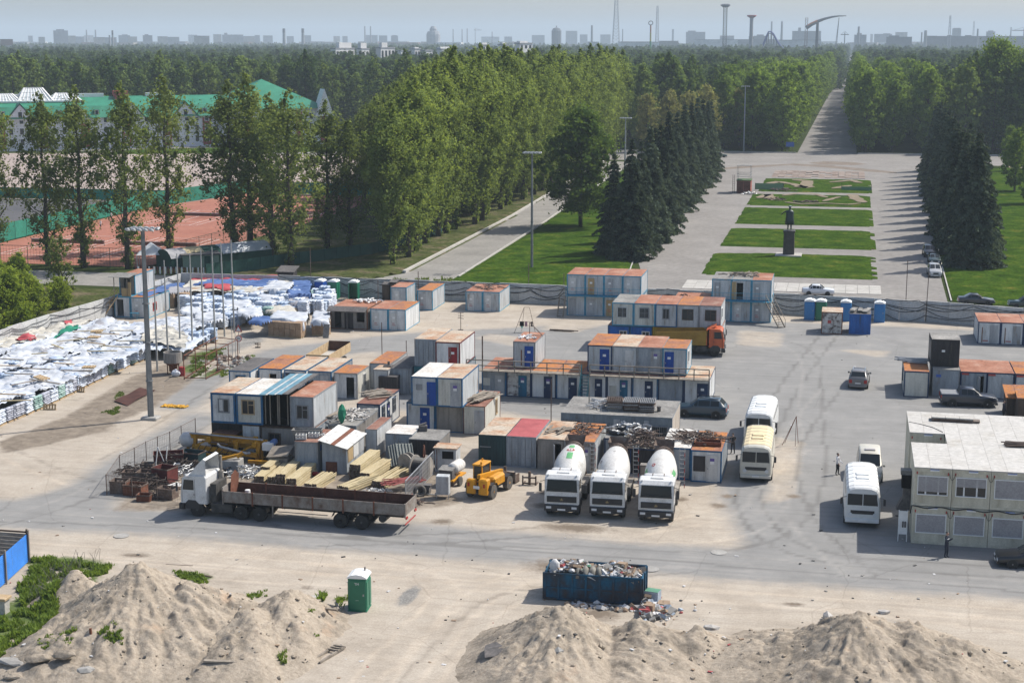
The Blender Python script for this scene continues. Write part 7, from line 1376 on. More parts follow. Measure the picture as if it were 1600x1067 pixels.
b=MB();b.box(-1.2,1.2,Ls,Le,1.22,1.36);b.build('bed',RIN,tl);b=MB();b.box(-.6,-.4,Ls+.3,Le-.3,.9,1.22);b.box(.4,.6,Ls+.3,Le-.3,.9,1.22);b.build('chassis',CHAS,tl);n=6;st=(Le-Ls)/n
for s in(-1,1):
 for i in range(n):
  b=MB();x0,x1=sorted((s*1.2,s*1.25));b.box(x0,x1,Ls+i*st+.06,Ls+(i+1)*st-.06,1.25,2.05);b.mi=1;x2,x3=sorted((s*1.17,s*1.2));b.box(x2,x3,Ls+i*st+.06,Ls+(i+1)*st-.06,1.37,2.04);b.mi=0
  for k in range(4):x4,x5=sorted((s*1.25,s*1.275));b.box(x4,x5,Ls+i*st+.1+k*st/4.1,Ls+i*st+.15+k*st/4.1,1.25,2.05)
  b.build('sideboard',[GRB,RIN],tl)
 for i in range(n+1):b=MB();x0,x1=sorted((s*1.17,s*1.27));b.box(x0,x1,Ls+i*st-.05,Ls+i*st+.05,1.1,2.09);b.build('stake_post',RSTEEL if i not in(0,n)else GRB,tl)
b=MB();b.box(-1.2,1.2,Le,Le+.06,1.25,2.07);b.build('tailboard',GRB,tl);b=MB();b.box(-1.2,1.2,Ls-.06,Ls,1.25,2.3);b.build('headboard',GRB,tl);b=MB();b.add([(-1.16,Ls+.1,1.38),(.2,Ls+.1,1.38),(.2,Ls+.2,2.9),(-.5,Ls+.2,3.15),(-1.16,Ls+.2,2.7),(-1.16,Ls+.2,1.38),(.2,Ls+.2,1.38)],[(0,1,2,3,4)]);b.build('rust_sheet',RSTEEL,tl)
for y in(11.9,13.45):
 for s in(-1,1):wheel(tl,s*.95,y,.53,.55,RIMD);b=MB();pf=[(y-.62,.75),(y-.5,1.05),(y,1.16),(y+.5,1.05),(y+.62,.75)];x0,x1=sorted((s*.68,s*1.24));b.add([(x0,a,z)for a,z in pf]+[(x1,a,z)for a,z in pf],[(i,i+1,i+6,i+5)for i in range(4)]);b.build('mudguard',TRIM,tl)
b=MB();b.bbox(-1.1,-.7,7.6,9.2,.55,.95,.08);b.build('tool_locker',TRIM,tl);b=MB();b.M=TR(0,0,0);b.cyl((-1.0,14.9,.85),(1.0,14.9,.85),.28,14);b.build('spare_tank',TRIM,tl)
for s in(-1,1):
 b=MB();b.bar((s*1.05,6.9,.35),(s*1.05,6.9,1.2),.1);b.bar((s*1.2,7.3,.85),(s*1.2,11,.85),.05);b.build('landing_leg',GRB,tl);b=MB();x0,x1=sorted((s*.8,s*1.15));b.box(x0,x1,Le+.0,Le+.09,.95,1.1);b.build('tail_light',TAILL,tl)
b=MB();b.box(-1.15,1.15,Le-.05,Le+.02,.55,.63);b.build('underrun_bar',RWS,tl);b=MB();b.lathe([(.19,0),(.2,.2),(.19,.42),(.1,.44)],12);tag(b.build('paint_bucket',PLATE,None,t.matrix_basis@Vector((-.3,Ls+1.2,1.37))),'white bucket standing in the trailer bed','bucket')
# ---- telehandler
YEL=MAT('orange_yellow_paint',[(.25,(.32,.14,.02)),(.45,(.6,.27,.015)),(.8,(.66,.32,.02))],2,rough=.45)
p=G(748,776);t=thing('telehandler','orange telehandler with its boom lowered to the right, beside the cable drums','telehandler',(-25.15,109.3,0),R(167));t.scale=(.9,.9,.92)
for y in(-1.5,1.5):
 for s in(-1,1):wheel(t,s*.95,y,.6,.42,YEL,TYRED);b=MB();pf=[(y-.72,.85),(y-.5,1.22),(y,1.34),(y+.5,1.22),(y+.72,.85)];x0,x1=sorted((s*.7,s*1.2));b.add([(x0,a,z)for a,z in pf]+[(x1,a,z)for a,z in pf],[(i,i+1,i+6,i+5)for i in range(4)]);b.build('mudguard',TRIM,t)
b=MB();b.bbox(-.75,.75,-2.1,2.2,.55,1.05,.08);b.build('chassis',CHAS,t);b=MB();b.bbox(-.95,-.15,1.7,2.45,.5,1.75,.1);b.bbox(.15,.95,1.9,2.4,.5,1.65,.1);b.build('rear_body',YEL,t);b=MB();b.bbox(-1.05,-.3,-.9,1.2,.9,1.65,.16);b.build('engine_cover',YEL,t)
b=MB();b.bbox(.2,1.0,-.5,1.0,1.05,2.45,.06);b.mi=0;b.build('cab_glass',GLASS,t);b=MB()
for x in(.2,.95):
 for y in(-.52,.97):b.bar((x,y,1.0),(x,y,2.45),.09)
b.bbox(.12,1.08,-.6,1.08,2.42,2.54,.05);b.bbox(.15,1.05,-.55,1.05,.9,1.2,.05);b.build('cab_frame',YEL,t);b=MB();b.cyl((.3,.9,2.54),(.3,.9,2.75),.08,10);b.cyl((.85,-.45,2.54),(.85,-.45,2.66),.07,10);b.build('beacon',YEL,t)
b=MB();b.bar((-.05,2.1,1.85),(-.05,-2.2,1.3),.3,.34);b.build('boom',YEL,t);b=MB();b.bar((-.05,-2.0,1.32),(-.05,-3.1,.9),.22,.26);b.bar((-.05,-2.9,1.5),(-.05,-3.0,.6),.12,.2);b.build('boom_head',SCRAP,t);b=MB();b.extr([(-.9,.1),(.9,.1),(.9,1.0),(-.9,1.0)],-3.2,-3.12);b.box(-.9,.9,-4.0,-3.2,.08,.14);b.box(-.9,-.86,-3.95,-3.2,.1,.8);b.box(.86,.9,-3.95,-3.2,.1,.8);b.build('bucket',SCRAP,t)
for s in(-1,1):b=MB();b.box(s*.7-.08,s*.7+.08,2.42,2.47,1.1,1.4);b.build('tail_light',TAILL,t)
b=MB();b.box(-.3,.25,2.46,2.48,.95,1.2);b.build('number_plate',PLATE,t)
p=G(827,758);t=thing('fork_carriage','loose black fork carriage on the ground right of the telehandler','fork carriage',(p.x,p.y,0));b=MB()
for x in(-.5,.5):b.bar((x,0,0),(x,0,.75),.1);b.bar((x,0,.05),(x,.9,.05),.12,.06)
b.bar((-.5,0,.15),(.5,0,.15),.1);b.bar((-.5,0,.6),(.5,0,.6),.1);b.bar((0,.1,0),(0,.1,1.05),.18);b.build('frame',SCRAP,t)
# ---- tipper
ORG=MAT('orange_cab_paint',[(.3,(.42,.09,.035)),(.7,(.58,.14,.055))],1.5,rough=.45);OCH=MAT('ochre_body_paint',[(.3,(.26,.15,.025)),(.7,(.36,.22,.035))],1.2,rough=.6)
p=G(1112,558);t=thing('tipper_truck','tipper truck with an orange cab and ochre body behind the long row','tipper truck',(p.x+1.2,p.y+1.4,0),R(92));cab(t,0,ORG,sleeper=False)
b=MB();b.box(-.45,.45,.5,6.6,.75,1.05);b.box(-1.1,-.5,1.8,2.8,.5,1.05);b.box(.5,1.1,1.8,2.8,.5,1.05);b.build('chassis',CHAS,t)
for y in(1.0,4.6,5.9):
 for s in(-1,1):wheel(t,s*(1.0 if y<2 else .92),y,.52,.32 if y<2 else .55,RIMD)
pf=[(1.9,1.2),(6.9,1.2),(7.3,2.5),(1.75,2.75)]
for s in(-1,1):
 x0,x1=sorted((s*1.15,s*1.22));b=MB();b.add([(x0,y,z)for y,z in pf]+[(x1,y,z)for y,z in pf],[(3,2,1,0),(4,5,6,7),(0,1,5,4),(1,2,6,5),(2,3,7,6),(3,0,4,7)])
 for k in range(4):x2,x3=sorted((s*1.22,s*1.27));b.box(x2,x3,2.3+k*1.15,3.1+k*1.15,1.5,2.25)
 b.build('body_side',OCH,t)
b=MB();b.box(-1.15,1.15,1.9,7.0,1.2,1.27);b.build('bed_floor',RIN,t);b=MB();b.box(-1.22,1.22,1.78,1.86,1.2,2.85);b.add([(-1.1,1.82,2.8),(1.1,1.82,2.8),(1.0,.9,3.2),(-1.0,.9,3.2),(-1.1,1.82,2.86),(1.1,1.82,2.86),(1.0,.9,3.26),(-1.0,.9,3.26)],[(0,1,2,3),(7,6,5,4),(0,4,5,1),(1,5,6,2),(2,6,7,3),(3,7,4,0)]);b.build('front_wall',ORG,t)
# ---- open box trailer
p=G(548,566);t=thing('box_trailer','old wooden sided trailer behind the left upper row','trailer',(p.x-1.2,p.y-7.0,0),0)
for s in(-1,1):
 for k in range(4):b=MB();x0,x1=sorted((s*1.15,s*1.2));b.box(x0,x1,.1+k*1.75,1.8+k*1.75,1.2,2.1);b.build('sideboard',WOODT,t)
 for y in(1.2,5.4):wheel(t,s*1.0,y,.5,.35,RIMD)
b=MB();b.box(-1.15,1.15,.1,7.1,1.08,1.2);b.build('bed',CONCL,t);b=MB();b.box(-1.15,1.15,7.05,7.1,1.2,2.2);b.build('end_board',RIN,t);b=MB();b.box(-1.15,1.15,.05,.1,1.2,2.1);b.build('tailboard',WOODT,t)
# waste skip in the foreground
SKB=MAT('skip_blue_rust',[(.3,(.06,.04,.032)),(.45,(.035,.05,.07)),(.6,(.012,.09,.17)),(.85,(.02,.12,.22))],.9,(1,1,.7),rough=.8,detail=9)
p,q=G(848,938),G(1002,946);t=thing('waste_skip','long blue and rust waste skip overflowing with rubbish','skip',(p.x+.05,p.y+.1,0),R(1));w=q.x-p.x
for y0 in(0,2.3):b=MB();b.box(0,w,y0,y0+.06,.12,1.75);b.build('side',SKB,t)
for x0 in(0,w-.06):b=MB();b.box(x0,x0+.06,.06,2.3,.12,1.75);b.build('end',SKB,t)
b=MB();b.box(.06,w-.06,.06,2.3,.12,.2);b.build('floor',RIN,t);b=MB()
for k in range(8):x=k*(w-.12)/7;b.box(x,x+.12,-.07,0,.1,1.75);b.box(x,x+.12,2.36,2.43,.1,1.75)
for z in(.12,.8,1.68):b.box(-.02,w+.02,-.05,0,z,z+.1);b.box(-.02,w+.02,2.36,2.41,z,z+.1)
for y in(.0,1.1,2.3):b.box(w,w+.08,y,y+.1,.1,1.75);b.box(-.08,0,y,y+.1,.1,1.75)
b.box(-.02,w+.02,-.08,-.02,1.7,1.78);b.box(-.02,w+.02,2.38,2.44,1.7,1.78);b.build('rib',SKB,t)
RUBM=[MAT('rubbish_'+n,[(.3,[x*.7 for x in c]),(.7,c)],3,rough=.7,bmp=.3)for n,c in(('white',(.66,.66,.66)),('grey',(.3,.29,.27)),('brown',(.36,.26,.18)),('dark',(.06,.06,.06)),('pale_blue',(.4,.47,.55)),('green',(.12,.3,.2)),('red',(.45,.1,.1)))]
g=random.Random(21)
def rubbish(name,label,cat,spots_,n,kind=None):
 b=MB()
 for i in range(n):
  c,rx,ry,h=spots_();b.mi=g.choices(range(7),(32,22,22,9,8,3,4))[0];r=g.uniform(.04,.13)if g.random()<.85 else g.uniform(.14,.24)
  if g.random()<.45:b.blob((c[0],c[1],c[2]+r*.5),r,i,1,.35,(1.1,.9,.7))
  else:
   b.M=TR(c[0],c[1],c[2]+r*.4)@Euler((g.uniform(-.6,.6),g.uniform(-.6,.6),g.uniform(0,3))).to_matrix().to_4x4();b.box(-r*1.2,r*1.2,-r,r,-r*g.uniform(.1,.8),r*.5);b.M=Matrix()
 return tag(b.build(name,RUBM),label,cat,None,kind)
o3=t.location
def in_skip():x=g.uniform(.2,w-.2);y=g.uniform(.2,2.2);return(o3.x+x,o3.y+y,1.4+.45*math.sin(x*1.1)**2*g.random()+.4*g.random()*(1-abs(y-1.2)*.6)),0,0,0
rubbish('rubbish','heap of mixed rubbish filling the waste skip','rubbish',in_skip,700,'stuff')
def spill():a=abs(g.gauss(0,1));x=o3.x+w+.15+a*.75;y=o3.y-.9+g.gauss(.4,.75);return(x,y,max(0,.5-a*.42)*g.random()),0,0,0
rubbish('rubbish','rubbish spilled on the ground at the right end of the skip','rubbish',spill,420,'stuff')
def under():return(o3.x+g.uniform(1.5,w+1.2),o3.y-g.uniform(.15,1.0),.0),0,0,0
rubbish('rubbish','scattered litter on the ground before the skip','rubbish',under,200,'stuff')
b=MB()
for i in range(5):b.M=TR(i*.42-.8,0,0);b.loft([[(math.cos(a)*.26*s+g.uniform(-.05,.05),math.sin(a)*.7*s,z+g.uniform(-.04,.04))for a in[j*.628 for j in range(10)]]for s,z in((1,0),(.9,.3),(.5,.5))])
tag(b.build('old_carpet',MAT('grey_carpet',[(.3,(.13,.125,.11)),(.7,(.28,.27,.24))],2,rough=1,bmp=.4),None,(o3.x+w*.47,o3.y+.75,1.5),R(8),True),'crumpled grey carpet on top of the skip rubbish','carpet')
for i,(x,y,z,sx,m,lab)in enumerate(((w*.76,1.6,1.6,.28,2,'brown carton standing on the skip rubbish'),(w+.55,.9,0,.42,4,'pale blue printed carton standing at the right end of the skip'),(w+.55,-.9,0,.3,2,'brown carton in the spilled rubbish'))):
 t2=thing('carton',lab,'carton',(o3.x+x,o3.y+y,z),g.uniform(-.4,.4));b=MB();b.box(-sx,sx,-sx*.8,sx*.8,0,sx*1.9);b.build('box',RUBM[m],t2);b=MB();b.box(-sx*.98,sx*.98,-sx*.78,sx*.78,sx*1.9,sx*1.93);b.build('lid',RUBM[5 if i==1 else 2],t2)
b=MB();b.loft([[(math.cos(a)*.3*s,math.sin(a)*.22*s,z)for a in[j*.785 for j in range(8)]]for s,z in((.7,0),(1,.25),(.95,.6),(.4,.8))]);tag(b.build('white_roll',RUBM[0],None,(o3.x+.55,o3.y+.6,1.6),smooth=True),'white rolled sheet at the left end of the skip','roll')
# people and statue
SKIN=PLAIN('skin',(.42,.26,.19),.6);HAIR=PLAIN('dark_hair',(.02,.016,.014),.7);SHIRT=PLAIN('white_shirt',(.68,.68,.7),.8);NAVYC=PLAIN('navy_workwear',(.018,.024,.042),.8);BLKC=PLAIN('black_clothes',(.014,.014,.017),.8);SHOE=PLAIN('black_shoes',(.012,.012,.012),.6);REFL=PLAIN('pale_stripe',(.5,.52,.55),.5);SHORT=PLAIN('dark_shorts',(.02,.02,.03),.8)
def figure(t,top,legs,arms=((.0,.05),(.0,.05)),bend=((25,20),(25,20)),stride=.0,sleeves=.62,shorts=False,mats=None,coat=False,lean=0,head=SKIN):
 """one continuous body grown along a skeleton; arms: (outward, forward) of each upper arm in degrees"""
 V=[];E=[];Rr=[]
 def n(p,r,par=None):
  V.append(Vector(p));Rr.append(r);i=len(V)-1
  if par is not None:E.append((par,i))
  return i
 pv=n((0,0,.93),(.15,.11));wa=n((0,-lean*.3,1.08),(.135,.1),pv);ch=n((0,-lean*.7,1.3),(.17,.115),wa);sh=n((0,-lean,1.42),(.13,.09),ch);nk=n((0,-lean,1.51),(.058,.058),sh);h1=n((0,-lean-.015,1.58),(.078,.085),nk);h2=n((0,-lean-.015,1.66),(.085,.1),h1);h3=n((0,-lean,1.74),(.06,.07),h2);n((0,-lean-.12,1.635),(.016,.016),h2)
 for s,(ao,af),(fo,fi)in((1,arms[0],bend[0]),(-1,arms[1],bend[1])):
  a=n((s*.185,-lean,1.41),(.07,.065),sh);d=Vector((s*math.sin(R(ao))*math.cos(R(af)),-math.sin(R(af)),-math.cos(R(ao))*math.cos(R(af))));e=V[a]+d*.29;k=n(e,(.05,.05),a)
  f=Vector((s*(math.sin(R(ao))*.3-math.sin(R(fi))),-math.sin(R(af+fo)),-math.cos(R(af+fo))*math.cos(R(ao)*.5))).normalized();w=n(e+f*.25,(.034,.036),k);pm=n(e+f*.33,(.04,.02),w)
  sd=f.cross(Vector((s,0,0)));sd=sd.normalized()if sd.length>.1 else Vector((0,1,0))
  for j in range(4):o=sd*(.03-.02*j);k1=n(V[pm]+o+f*.045,(.011,.011),pm);n(V[k1]+f*(.045,.055,.05,.035)[j]+Vector((-s*.012,0,0)),(.009,.009),k1)
  th=n(V[w]+sd*.045+f*.045,(.012,.012),w);n(V[th]+f*.04,(.01,.01),th)
 for s in(1,-1):
  hp=n((s*.095,0,.88),(.105,.1),pv);kn=n((s*.1,-.03-s*stride*.5,.49),(.07,.068),hp);an=n((s*.105,.02-s*stride,.09),(.045,.048),kn);n((s*.115,-.15-s*stride,.035),(.045,.03),an)
 me=bpy.data.meshes.new('body');me.from_pydata([tuple(v)for v in V],E,[]);o=link('body',me,t)
 sk=o.modifiers.new('s','SKIN');sk.use_smooth_shade=True
 for v,r in zip(me.skin_vertices[0].data,Rr):v.radius=r
 me.skin_vertices[0].data[0].use_root=True;o.modifiers.new('b','SUBSURF').levels=1
 dg=bpy.context.evaluated_depsgraph_get();nm=bpy.data.meshes.new_from_object(o.evaluated_get(dg));o.modifiers.clear();o.data=nm;nm.name='body'
 for m in(mats or[head,top,legs,SHOE]):nm.materials.append(m)
 for f in nm.polygons:
  z=f.center.z;x=abs(f.center.x);f.use_smooth=True
  if mats:f.material_index=0;continue
  if z>1.5:f.material_index=0
  elif x>.2 and z<1.36:f.material_index=1 if z>1.36-.55*sleeves else 0
  elif z>.95:f.material_index=1
  elif z>(.55 if shorts else .085):f.material_index=2
  elif shorts and z>.09:f.material_index=0
  else:f.material_index=3
 b=MB();vs_,fs_=ICO[2];b.add([(v[0]*.098,-lean-.0+v[1]*.112+.012,1.675+v[2]*.095)for v in vs_],[f for f in fs_ if sum(vs_[i][2]for i in f)>-.2 and not(sum(vs_[i][1]for i in f)<-1.2 and sum(vs_[i][2]for i in f)<1.5)]);b.build('hair',(mats or[HAIR])[0],t,smooth=True)
 if not mats:
  for s in(-1,1):b=MB();b.blob((s*.034,-lean-.105,1.655),.011,1,1,0);b.build('eye',HAIR,t);b=MB();b.blob((s*.092,-lean,1.645),.022,2,1,0,(.4,.8,1.3));b.build('ear',head,t)
  b=MB();b.box(-.025,.025,-lean-.115,-lean-.1,1.595,1.602);b.build('mouth',REDP,t)
 return o
p=G(1308,742);t=thing('person','person in a white shirt and dark trousers standing in the open yard','person',p,R(70));figure(t,SHIRT,BLKC,((8,12),(8,15)),((55,35),(15,5)),.06)
p=G(1478,871);t=thing('person','person in dark workwear with a pale stripe before the cream building','person',p,R(60));figure(t,NAVYC,NAVYC,((14,25),(12,25)),((105,45),(110,45)),.03,1);b=MB();b.lathe([(.2,1.27),(.2,1.3),(.185,1.3)],14);t2=b.build('pale_stripe',REFL,t);t2.scale=(1,.74,1)
p=G(1145,709);t=thing('person','person in black beside the right end cabin behind the bus','person',p,R(200));figure(t,BLKC,BLKC,((10,10),(10,20)),((25,15),(45,20)),.1,.3,lean=.05)
p=G(1567,656);t=thing('person','person in dark clothes partly hidden beyond the cream building roof','person',(p.x,p.y,0),R(100));figure(t,NAVYC,BLKC,((8,8),(8,8)),((20,10),(20,10)),.02,1)
p=G(157.5,359);t=thing('person','tennis player in white top and dark shorts nearer the court fence','person',p,R(150));figure(t,SHIRT,SHORT,((30,20),(15,10)),((40,10),(30,10)),.12,.3,True)
p=G(174,346);t=thing('person','tennis player in white with a white cap, farther back on the court','person',p,R(160));figure(t,SHIRT,SHORT,((25,30),(20,20)),((50,15),(40,10)),.1,.3,True);b=MB();b.lathe([(.11,1.7),(.115,1.76),(.06,1.8)],12);b.build('cap',SHIRT,t)
p=G(1318,131);t=thing('person','tiny distant person crossing the avenue','person',p,R(90));figure(t,BLKC,BLKC,stride=.15)
BRONZE=PLAIN('dark_bronze',(.02,.036,.038),.45,.3);GRAN=MAT('dark_red_granite',[(.3,(.045,.037,.035)),(.7,(.085,.07,.066))],3,rough=.5,detail=9)
p=G(1232,401);t=thing('statue','dark bronze statue of a man in a long coat, on a tall granite plinth','statue',(p.x,p.y,0));b=MB();b.bbox(-2.0,2.0,-1.7,1.7,0,.4,.06);b.build('base_slab',CONCL,t);b=MB()
b.loft([[(-s,-s,z),(s,-s,z),(s,s,z),(-s,s,z)]for s,z in((.86,.4),(.8,3.3),(.78,3.75),(.9,3.8),(.9,4.05),(.84,4.1))]);b.build('plinth',GRAN,t);fg=link('figure',None,t,(0,0,4.1),R(178));fg.scale=(2.2,2.2,2.1);bpy.data.objects.remove(fg)
b2=thing('tmp','x','x');figure(b2,BRONZE,BRONZE,((62,35),(6,8)),((8,-18),(20,10)),.07,mats=[BRONZE]);bd=[c for c in bpy.data.objects if c.parent==b2]
for c in bd:c.parent=t;c.location=(0,0,4.1);c.rotation_euler=(0,0,R(185));c.scale=(2.2,2.2,2.1);c.name='figure' if c.name.startswith('body')else 'head_cap'
bpy.data.objects.remove(b2)
b=MB();b.loft([[(math.cos(a)*rx,math.sin(a)*ry+.0,z)for a in[k*.5236 for k in range(12)]]for rx,ry,z in((.33,.29,.42),(.3,.25,.75),(.26,.21,.98),(.265,.2,1.15),(.27,.18,1.34),(.19,.12,1.47))]);c=b.build('coat',BRONZE,t,(0,0,4.1),R(185),True);c.scale=(2.2,2.2,2.1)
b=MB();b.lathe([(.115,1.73),(.12,1.765),(.07,1.8)],14);c=b.build('cap',PLAIN('pale_patina',(.2,.25,.25),.6),t,(0,0,4.1),R(185),True);c.scale=(2.2,2.2,2.1)
# storage corner with scrap, boom, timber and cable drums
FP=[G(167,774),G(188,742),G(211,730),G(229,720),G(247,712),G(266,704),G(284,694),G(306,682)];FQ=[G(167,774),G(207,777),G(246,782),G(290,788)]
t=thing('mesh_fence','sagging wire mesh fence on thin posts round the scrap corner','fence',FP[0])
for p in FP+FQ[1:]:b=MB();b.tube([(0,0,0),(0,0,1.62)],.035,6);b.build('post',SCRAP,t,p-FP[0])
for run in(FP,FQ):
 b=MB()
 for p,q in zip(run,run[1:]):
  a=p-FP[0];c=q-FP[0];b.bar(a+Vector((0,0,1.56)),c+Vector((0,0,1.56)),.03);n=int((c-a).length/.22)
  for i in range(n):s=i/n;e=a.lerp(c,s);b.bar(e+Vector((0,0,.05)),e+Vector((0,0,1.55)),.007)
  for z in np.arange(.1,1.55,.22):b.bar(a+Vector((0,0,z)),c+Vector((0,0,z)),.007)
 b.build('mesh_panel',SCRAP,t)
def openbox(label,p,w,d,h,m,rot=0,fill=True,sd=1,name='scrap_box'):
 t=thing(name,label,'box',p,rot);b=MB();k=.04
 b.box(-w/2,w/2,-d/2,-d/2+k,0,h);b.box(-w/2,w/2,d/2-k,d/2,0,h);b.box(-w/2,-w/2+k,-d/2+k,d/2-k,0,h);b.box(w/2-k,w/2,-d/2+k,d/2-k,0,h);b.box(-w/2+k,w/2-k,-d/2+k,d/2-k,.02,.08);b.build('shell',m,t)
 b=MB();b.box(-w/2-.03,w/2+.03,-d/2-.03,-d/2,h-.07,h+.02);b.box(-w/2-.03,w/2+.03,d/2,d/2+.03,h-.07,h+.02);b.box(-w/2-.03,-w/2,-d/2,d/2,h-.07,h+.02);b.box(w/2,w/2+.03,-d/2,d/2,h-.07,h+.02);b.build('rim',SCRAP,t)
 if fill:tangle('scrap_heap','scrap filling the '+label,'scrap',(p.x,p.y,p.z+h*.6),w*.42,d*.4,h*.4,26,.035,SCRAP,sd)
MAROON=MAT('maroon_steel',[(.3,(.07,.02,.018)),(.7,(.16,.04,.035))],1.5,rough=.8)
for i,(px,py,w,d,h,m,r,lab,fl)in enumerate(((188,769,1.2,1.0,.95,SCRAP,4,'dark wire crate at the front left corner of the scrap corner',1),(212,772,1.5,1.1,.8,RSTEEL,-3,'brown rusty box second along the front scrap fence',1),(226,782,1.0,.7,.5,RSTEEL,6,'small pinkish rusty box lying before the others at the scrap fence',0),(232,752,1.6,1.1,.8,SCRAP,2,'dark box behind the front scrap row',1),(258,752,1.5,1.3,1.15,MAROON,-14,'maroon open box in the middle of the scrap corner',0),(264,728,2.3,1.3,1.1,MAROON,24,'long maroon skip box farther back in the scrap corner',1),(205,750,1.2,.9,.7,SCRAP,10,'low black box near the left scrap fence',1),(262,778,1.3,1.0,.8,SCRAP,-5,'dark box hidden by the lorry cab side of the scrap fence',1),(300,722,1.9,1.2,.9,W_GRN,-8,'dark green bin beside the lorry wind deflector',0),(232,735,1.0,.8,.6,SLATE,4,'grey chest by the left scrap fence',0))):
 openbox(lab,G(px,py),w,d,h,m,R(r),fl,100+i)
DKS=MAT('dark_scrap',[(.3,(.02,.016,.014)),(.6,(.06,.045,.038)),(.85,(.15,.13,.115))],2,rough=.8,detail=8)
for i,(px,py,rx,ry,h,n,m,lab)in enumerate(((236,762,1.9,1.0,.9,130,DKS,'tall dark scrap heap in the front of the mesh fence corner'),(274,735,1.5,1.2,1.1,130,DKS,'dark iron heap right of the A shaped bar frame'),(215,738,1.5,.9,.8,90,DKS,'dark iron heap on the left scrap fence'),(310,735,1.6,1.0,.9,120,DKS,'dark frames heaped behind the lorry deflector'),(420,716,1.3,.7,.6,60,DKS,'dark fittings under the boom counterweight'),(345,742,1.6,.7,.7,80,DKS,'dark heap behind the rust sheet of the trailer'),(575,735,.9,.5,.5,40,DKS,'dark clamps on the timber right of the tin shed'),(222,745,1.6,.9,.5,60,SCRAP,'brown scrap heap along the left scrap fence'),(246,778,1.1,.6,.5,40,SCRAP,'grey twisted scrap at the front of the scrap fence'),(284,742,1.2,1.0,.9,70,STEEL,'pale tube scrap behind the lorry cab'),(330,738,1.6,.9,.6,70,STEEL,'pale scrap frames behind the lorry crane'),(383,742,1.4,.9,.9,110,STEEL,'shiny heap of tube ends left of the timber'),(612,782,1.2,.8,.35,60,SCRAP,'dark cable scrap behind the trailer tail'),(590,772,.9,.6,.5,50,STEEL,'bluish wire coil heap by the red tubes'),(640,785,1.2,.5,.25,50,SCRAP,'litter of bars at the slanting mesh gate'),(330,716,1.3,.9,.5,60,SCRAP,'dark fittings under the yellow boom'))):tangle('scrap_heap',lab,'scrap',G(px,py),rx,ry,h,n,.04,m,140+i)
p=G(250,735);t=thing('bar_stand','pale A shaped bar frame standing in the scrap corner','frame',p);b=MB()
for a,c in(((-.4,0,0),(-.1,0,1.9)),((.35,.2,0),(.6,.2,1.9)),((-.1,0,1.9),(.5,.2,.1)),((-.35,0,.4),(.4,.2,.4))):b.bar(a,c,.06)
b.build('bar',WHITE,t)
pipes('tube_bundle','bundle of silver tubes lying on the scrap below the plastic wrapped boom end','tubes',G(292,716),18,2.4,.8,.035,STEEL,83,R(24),.55,.06,'tube');pipes('tube_bundle','white tubes standing out of the maroon box beside the lorry cab','tubes',G(273,768)+Vector((0,0,.3)),10,1.5,.5,.04,WHITE,84,R(70),.1,.25,'tube')
BOOM=MAT('boom_yellow',[(.25,(.2,.085,.01)),(.5,(.45,.22,.015)),(.8,(.5,.27,.02))],1.4,rough=.55,detail=8);p=G(352,716)
t=thing('placing_boom','folded yellow concrete placing boom lying across the yard before the raised cabins','concrete boom',(p.x,p.y,0),R(-2))
for a,c,w,h in(((-3.0,0,1.75),(3.6,.1,1.5),.34,.4),((-2.3,-.5,.95),(3.0,-.45,.55),.3,.34),((-1.6,.5,1.15),(2.8,.5,.95),.26,.3)):b=MB();b.bar(a,c,w,h);b.build('boom_section',BOOM,t)
for x,z0,z1 in((-2.6,.1,1.75),(2.9,.05,1.6),(1.0,.6,1.5)):b=MB();b.bar((x,-.2,z0),(x+.1,-.1,z1),.32);b.bar((x-.2,-.3,z1),(x+.3,.2,z1),.3);b.build('knuckle',BOOM,t)
for a,c,w in(((-2.4,-.9,.5),(1.6,-.85,.35),.22),((-1.2,.2,1.9),(2.6,.2,1.72),.16),((-2.6,-.2,.9),(-1.2,-.4,1.6),.14),((1.1,-.4,.5),(2.7,-.3,1.4),.14),((-.4,-.3,.3),(.3,-.1,1.6),.16),((-3.1,-.9,.15),(-1.6,-.9,.55),.2)):b=MB();b.bar(a,c,w);b.bbox(c[0]-.18,c[0]+.18,c[1]-.14,c[1]+.14,c[2]-.2,c[2]+.2,.04);b.build('link_arm',BOOM,t)
b=MB()
for k in range(8):b.tube([(-2.5+.5*k,-.55,.9-.05*k),(-2.2+.5*k,-.8,.5),(-1.8+.5*k,-.6,1.2-.05*k)],.03,5)
b.build('hose',BLACK,t)
b=MB();b.tube([(-.3,-.7,1.35),(0,-.75,1.15),(2.2,-.75,.75),(2.5,-.7,.8)],.1,8);b.tube([(-2.8,-.3,2.0),(3.4,-.2,1.78)],.07,8);b.build('concrete_pipe',STEEL,t);b=MB();b.tube([(-1.8,-.35,1.45),(.4,-.3,1.25)],.06,8);b.tube([(.2,-.6,.85),(1.9,-.6,.62)],.055,8);b.build('hydraulic_ram',SCRAP,t)
b=MB();b.loft([[(x+.0,math.cos(a)*r,1.35+math.sin(a)*r*1.2)for a in[k*.785 for k in range(8)]]for x,r in((-3.9,.2),(-3.6,.5),(-3.0,.55),(-2.6,.35))]);b.build('plastic_wrap',PLAIN('clear_plastic',(.5,.49,.48),.25),t,smooth=True)
b=MB();b.bbox(3.4,4.3,-.5,.2,1.0,1.6,.05);b.build('counterweight',WHITE,t);b=MB();b.cyl((4.2,-.2,1.6),(4.2,.3,1.6),.25,12);b.build('motor',TARPB,t);b=MB()
for x in(-3.2,3.2):b.bar((x,-1.2,.1),(x,1.2,.1),.2);b.bar((x,0,.1),(x,0,.9),.2)
b.bar((2.6,-1.4,.3),(4.6,-1.3,.3),.22);b.build('support',BOOM,t)
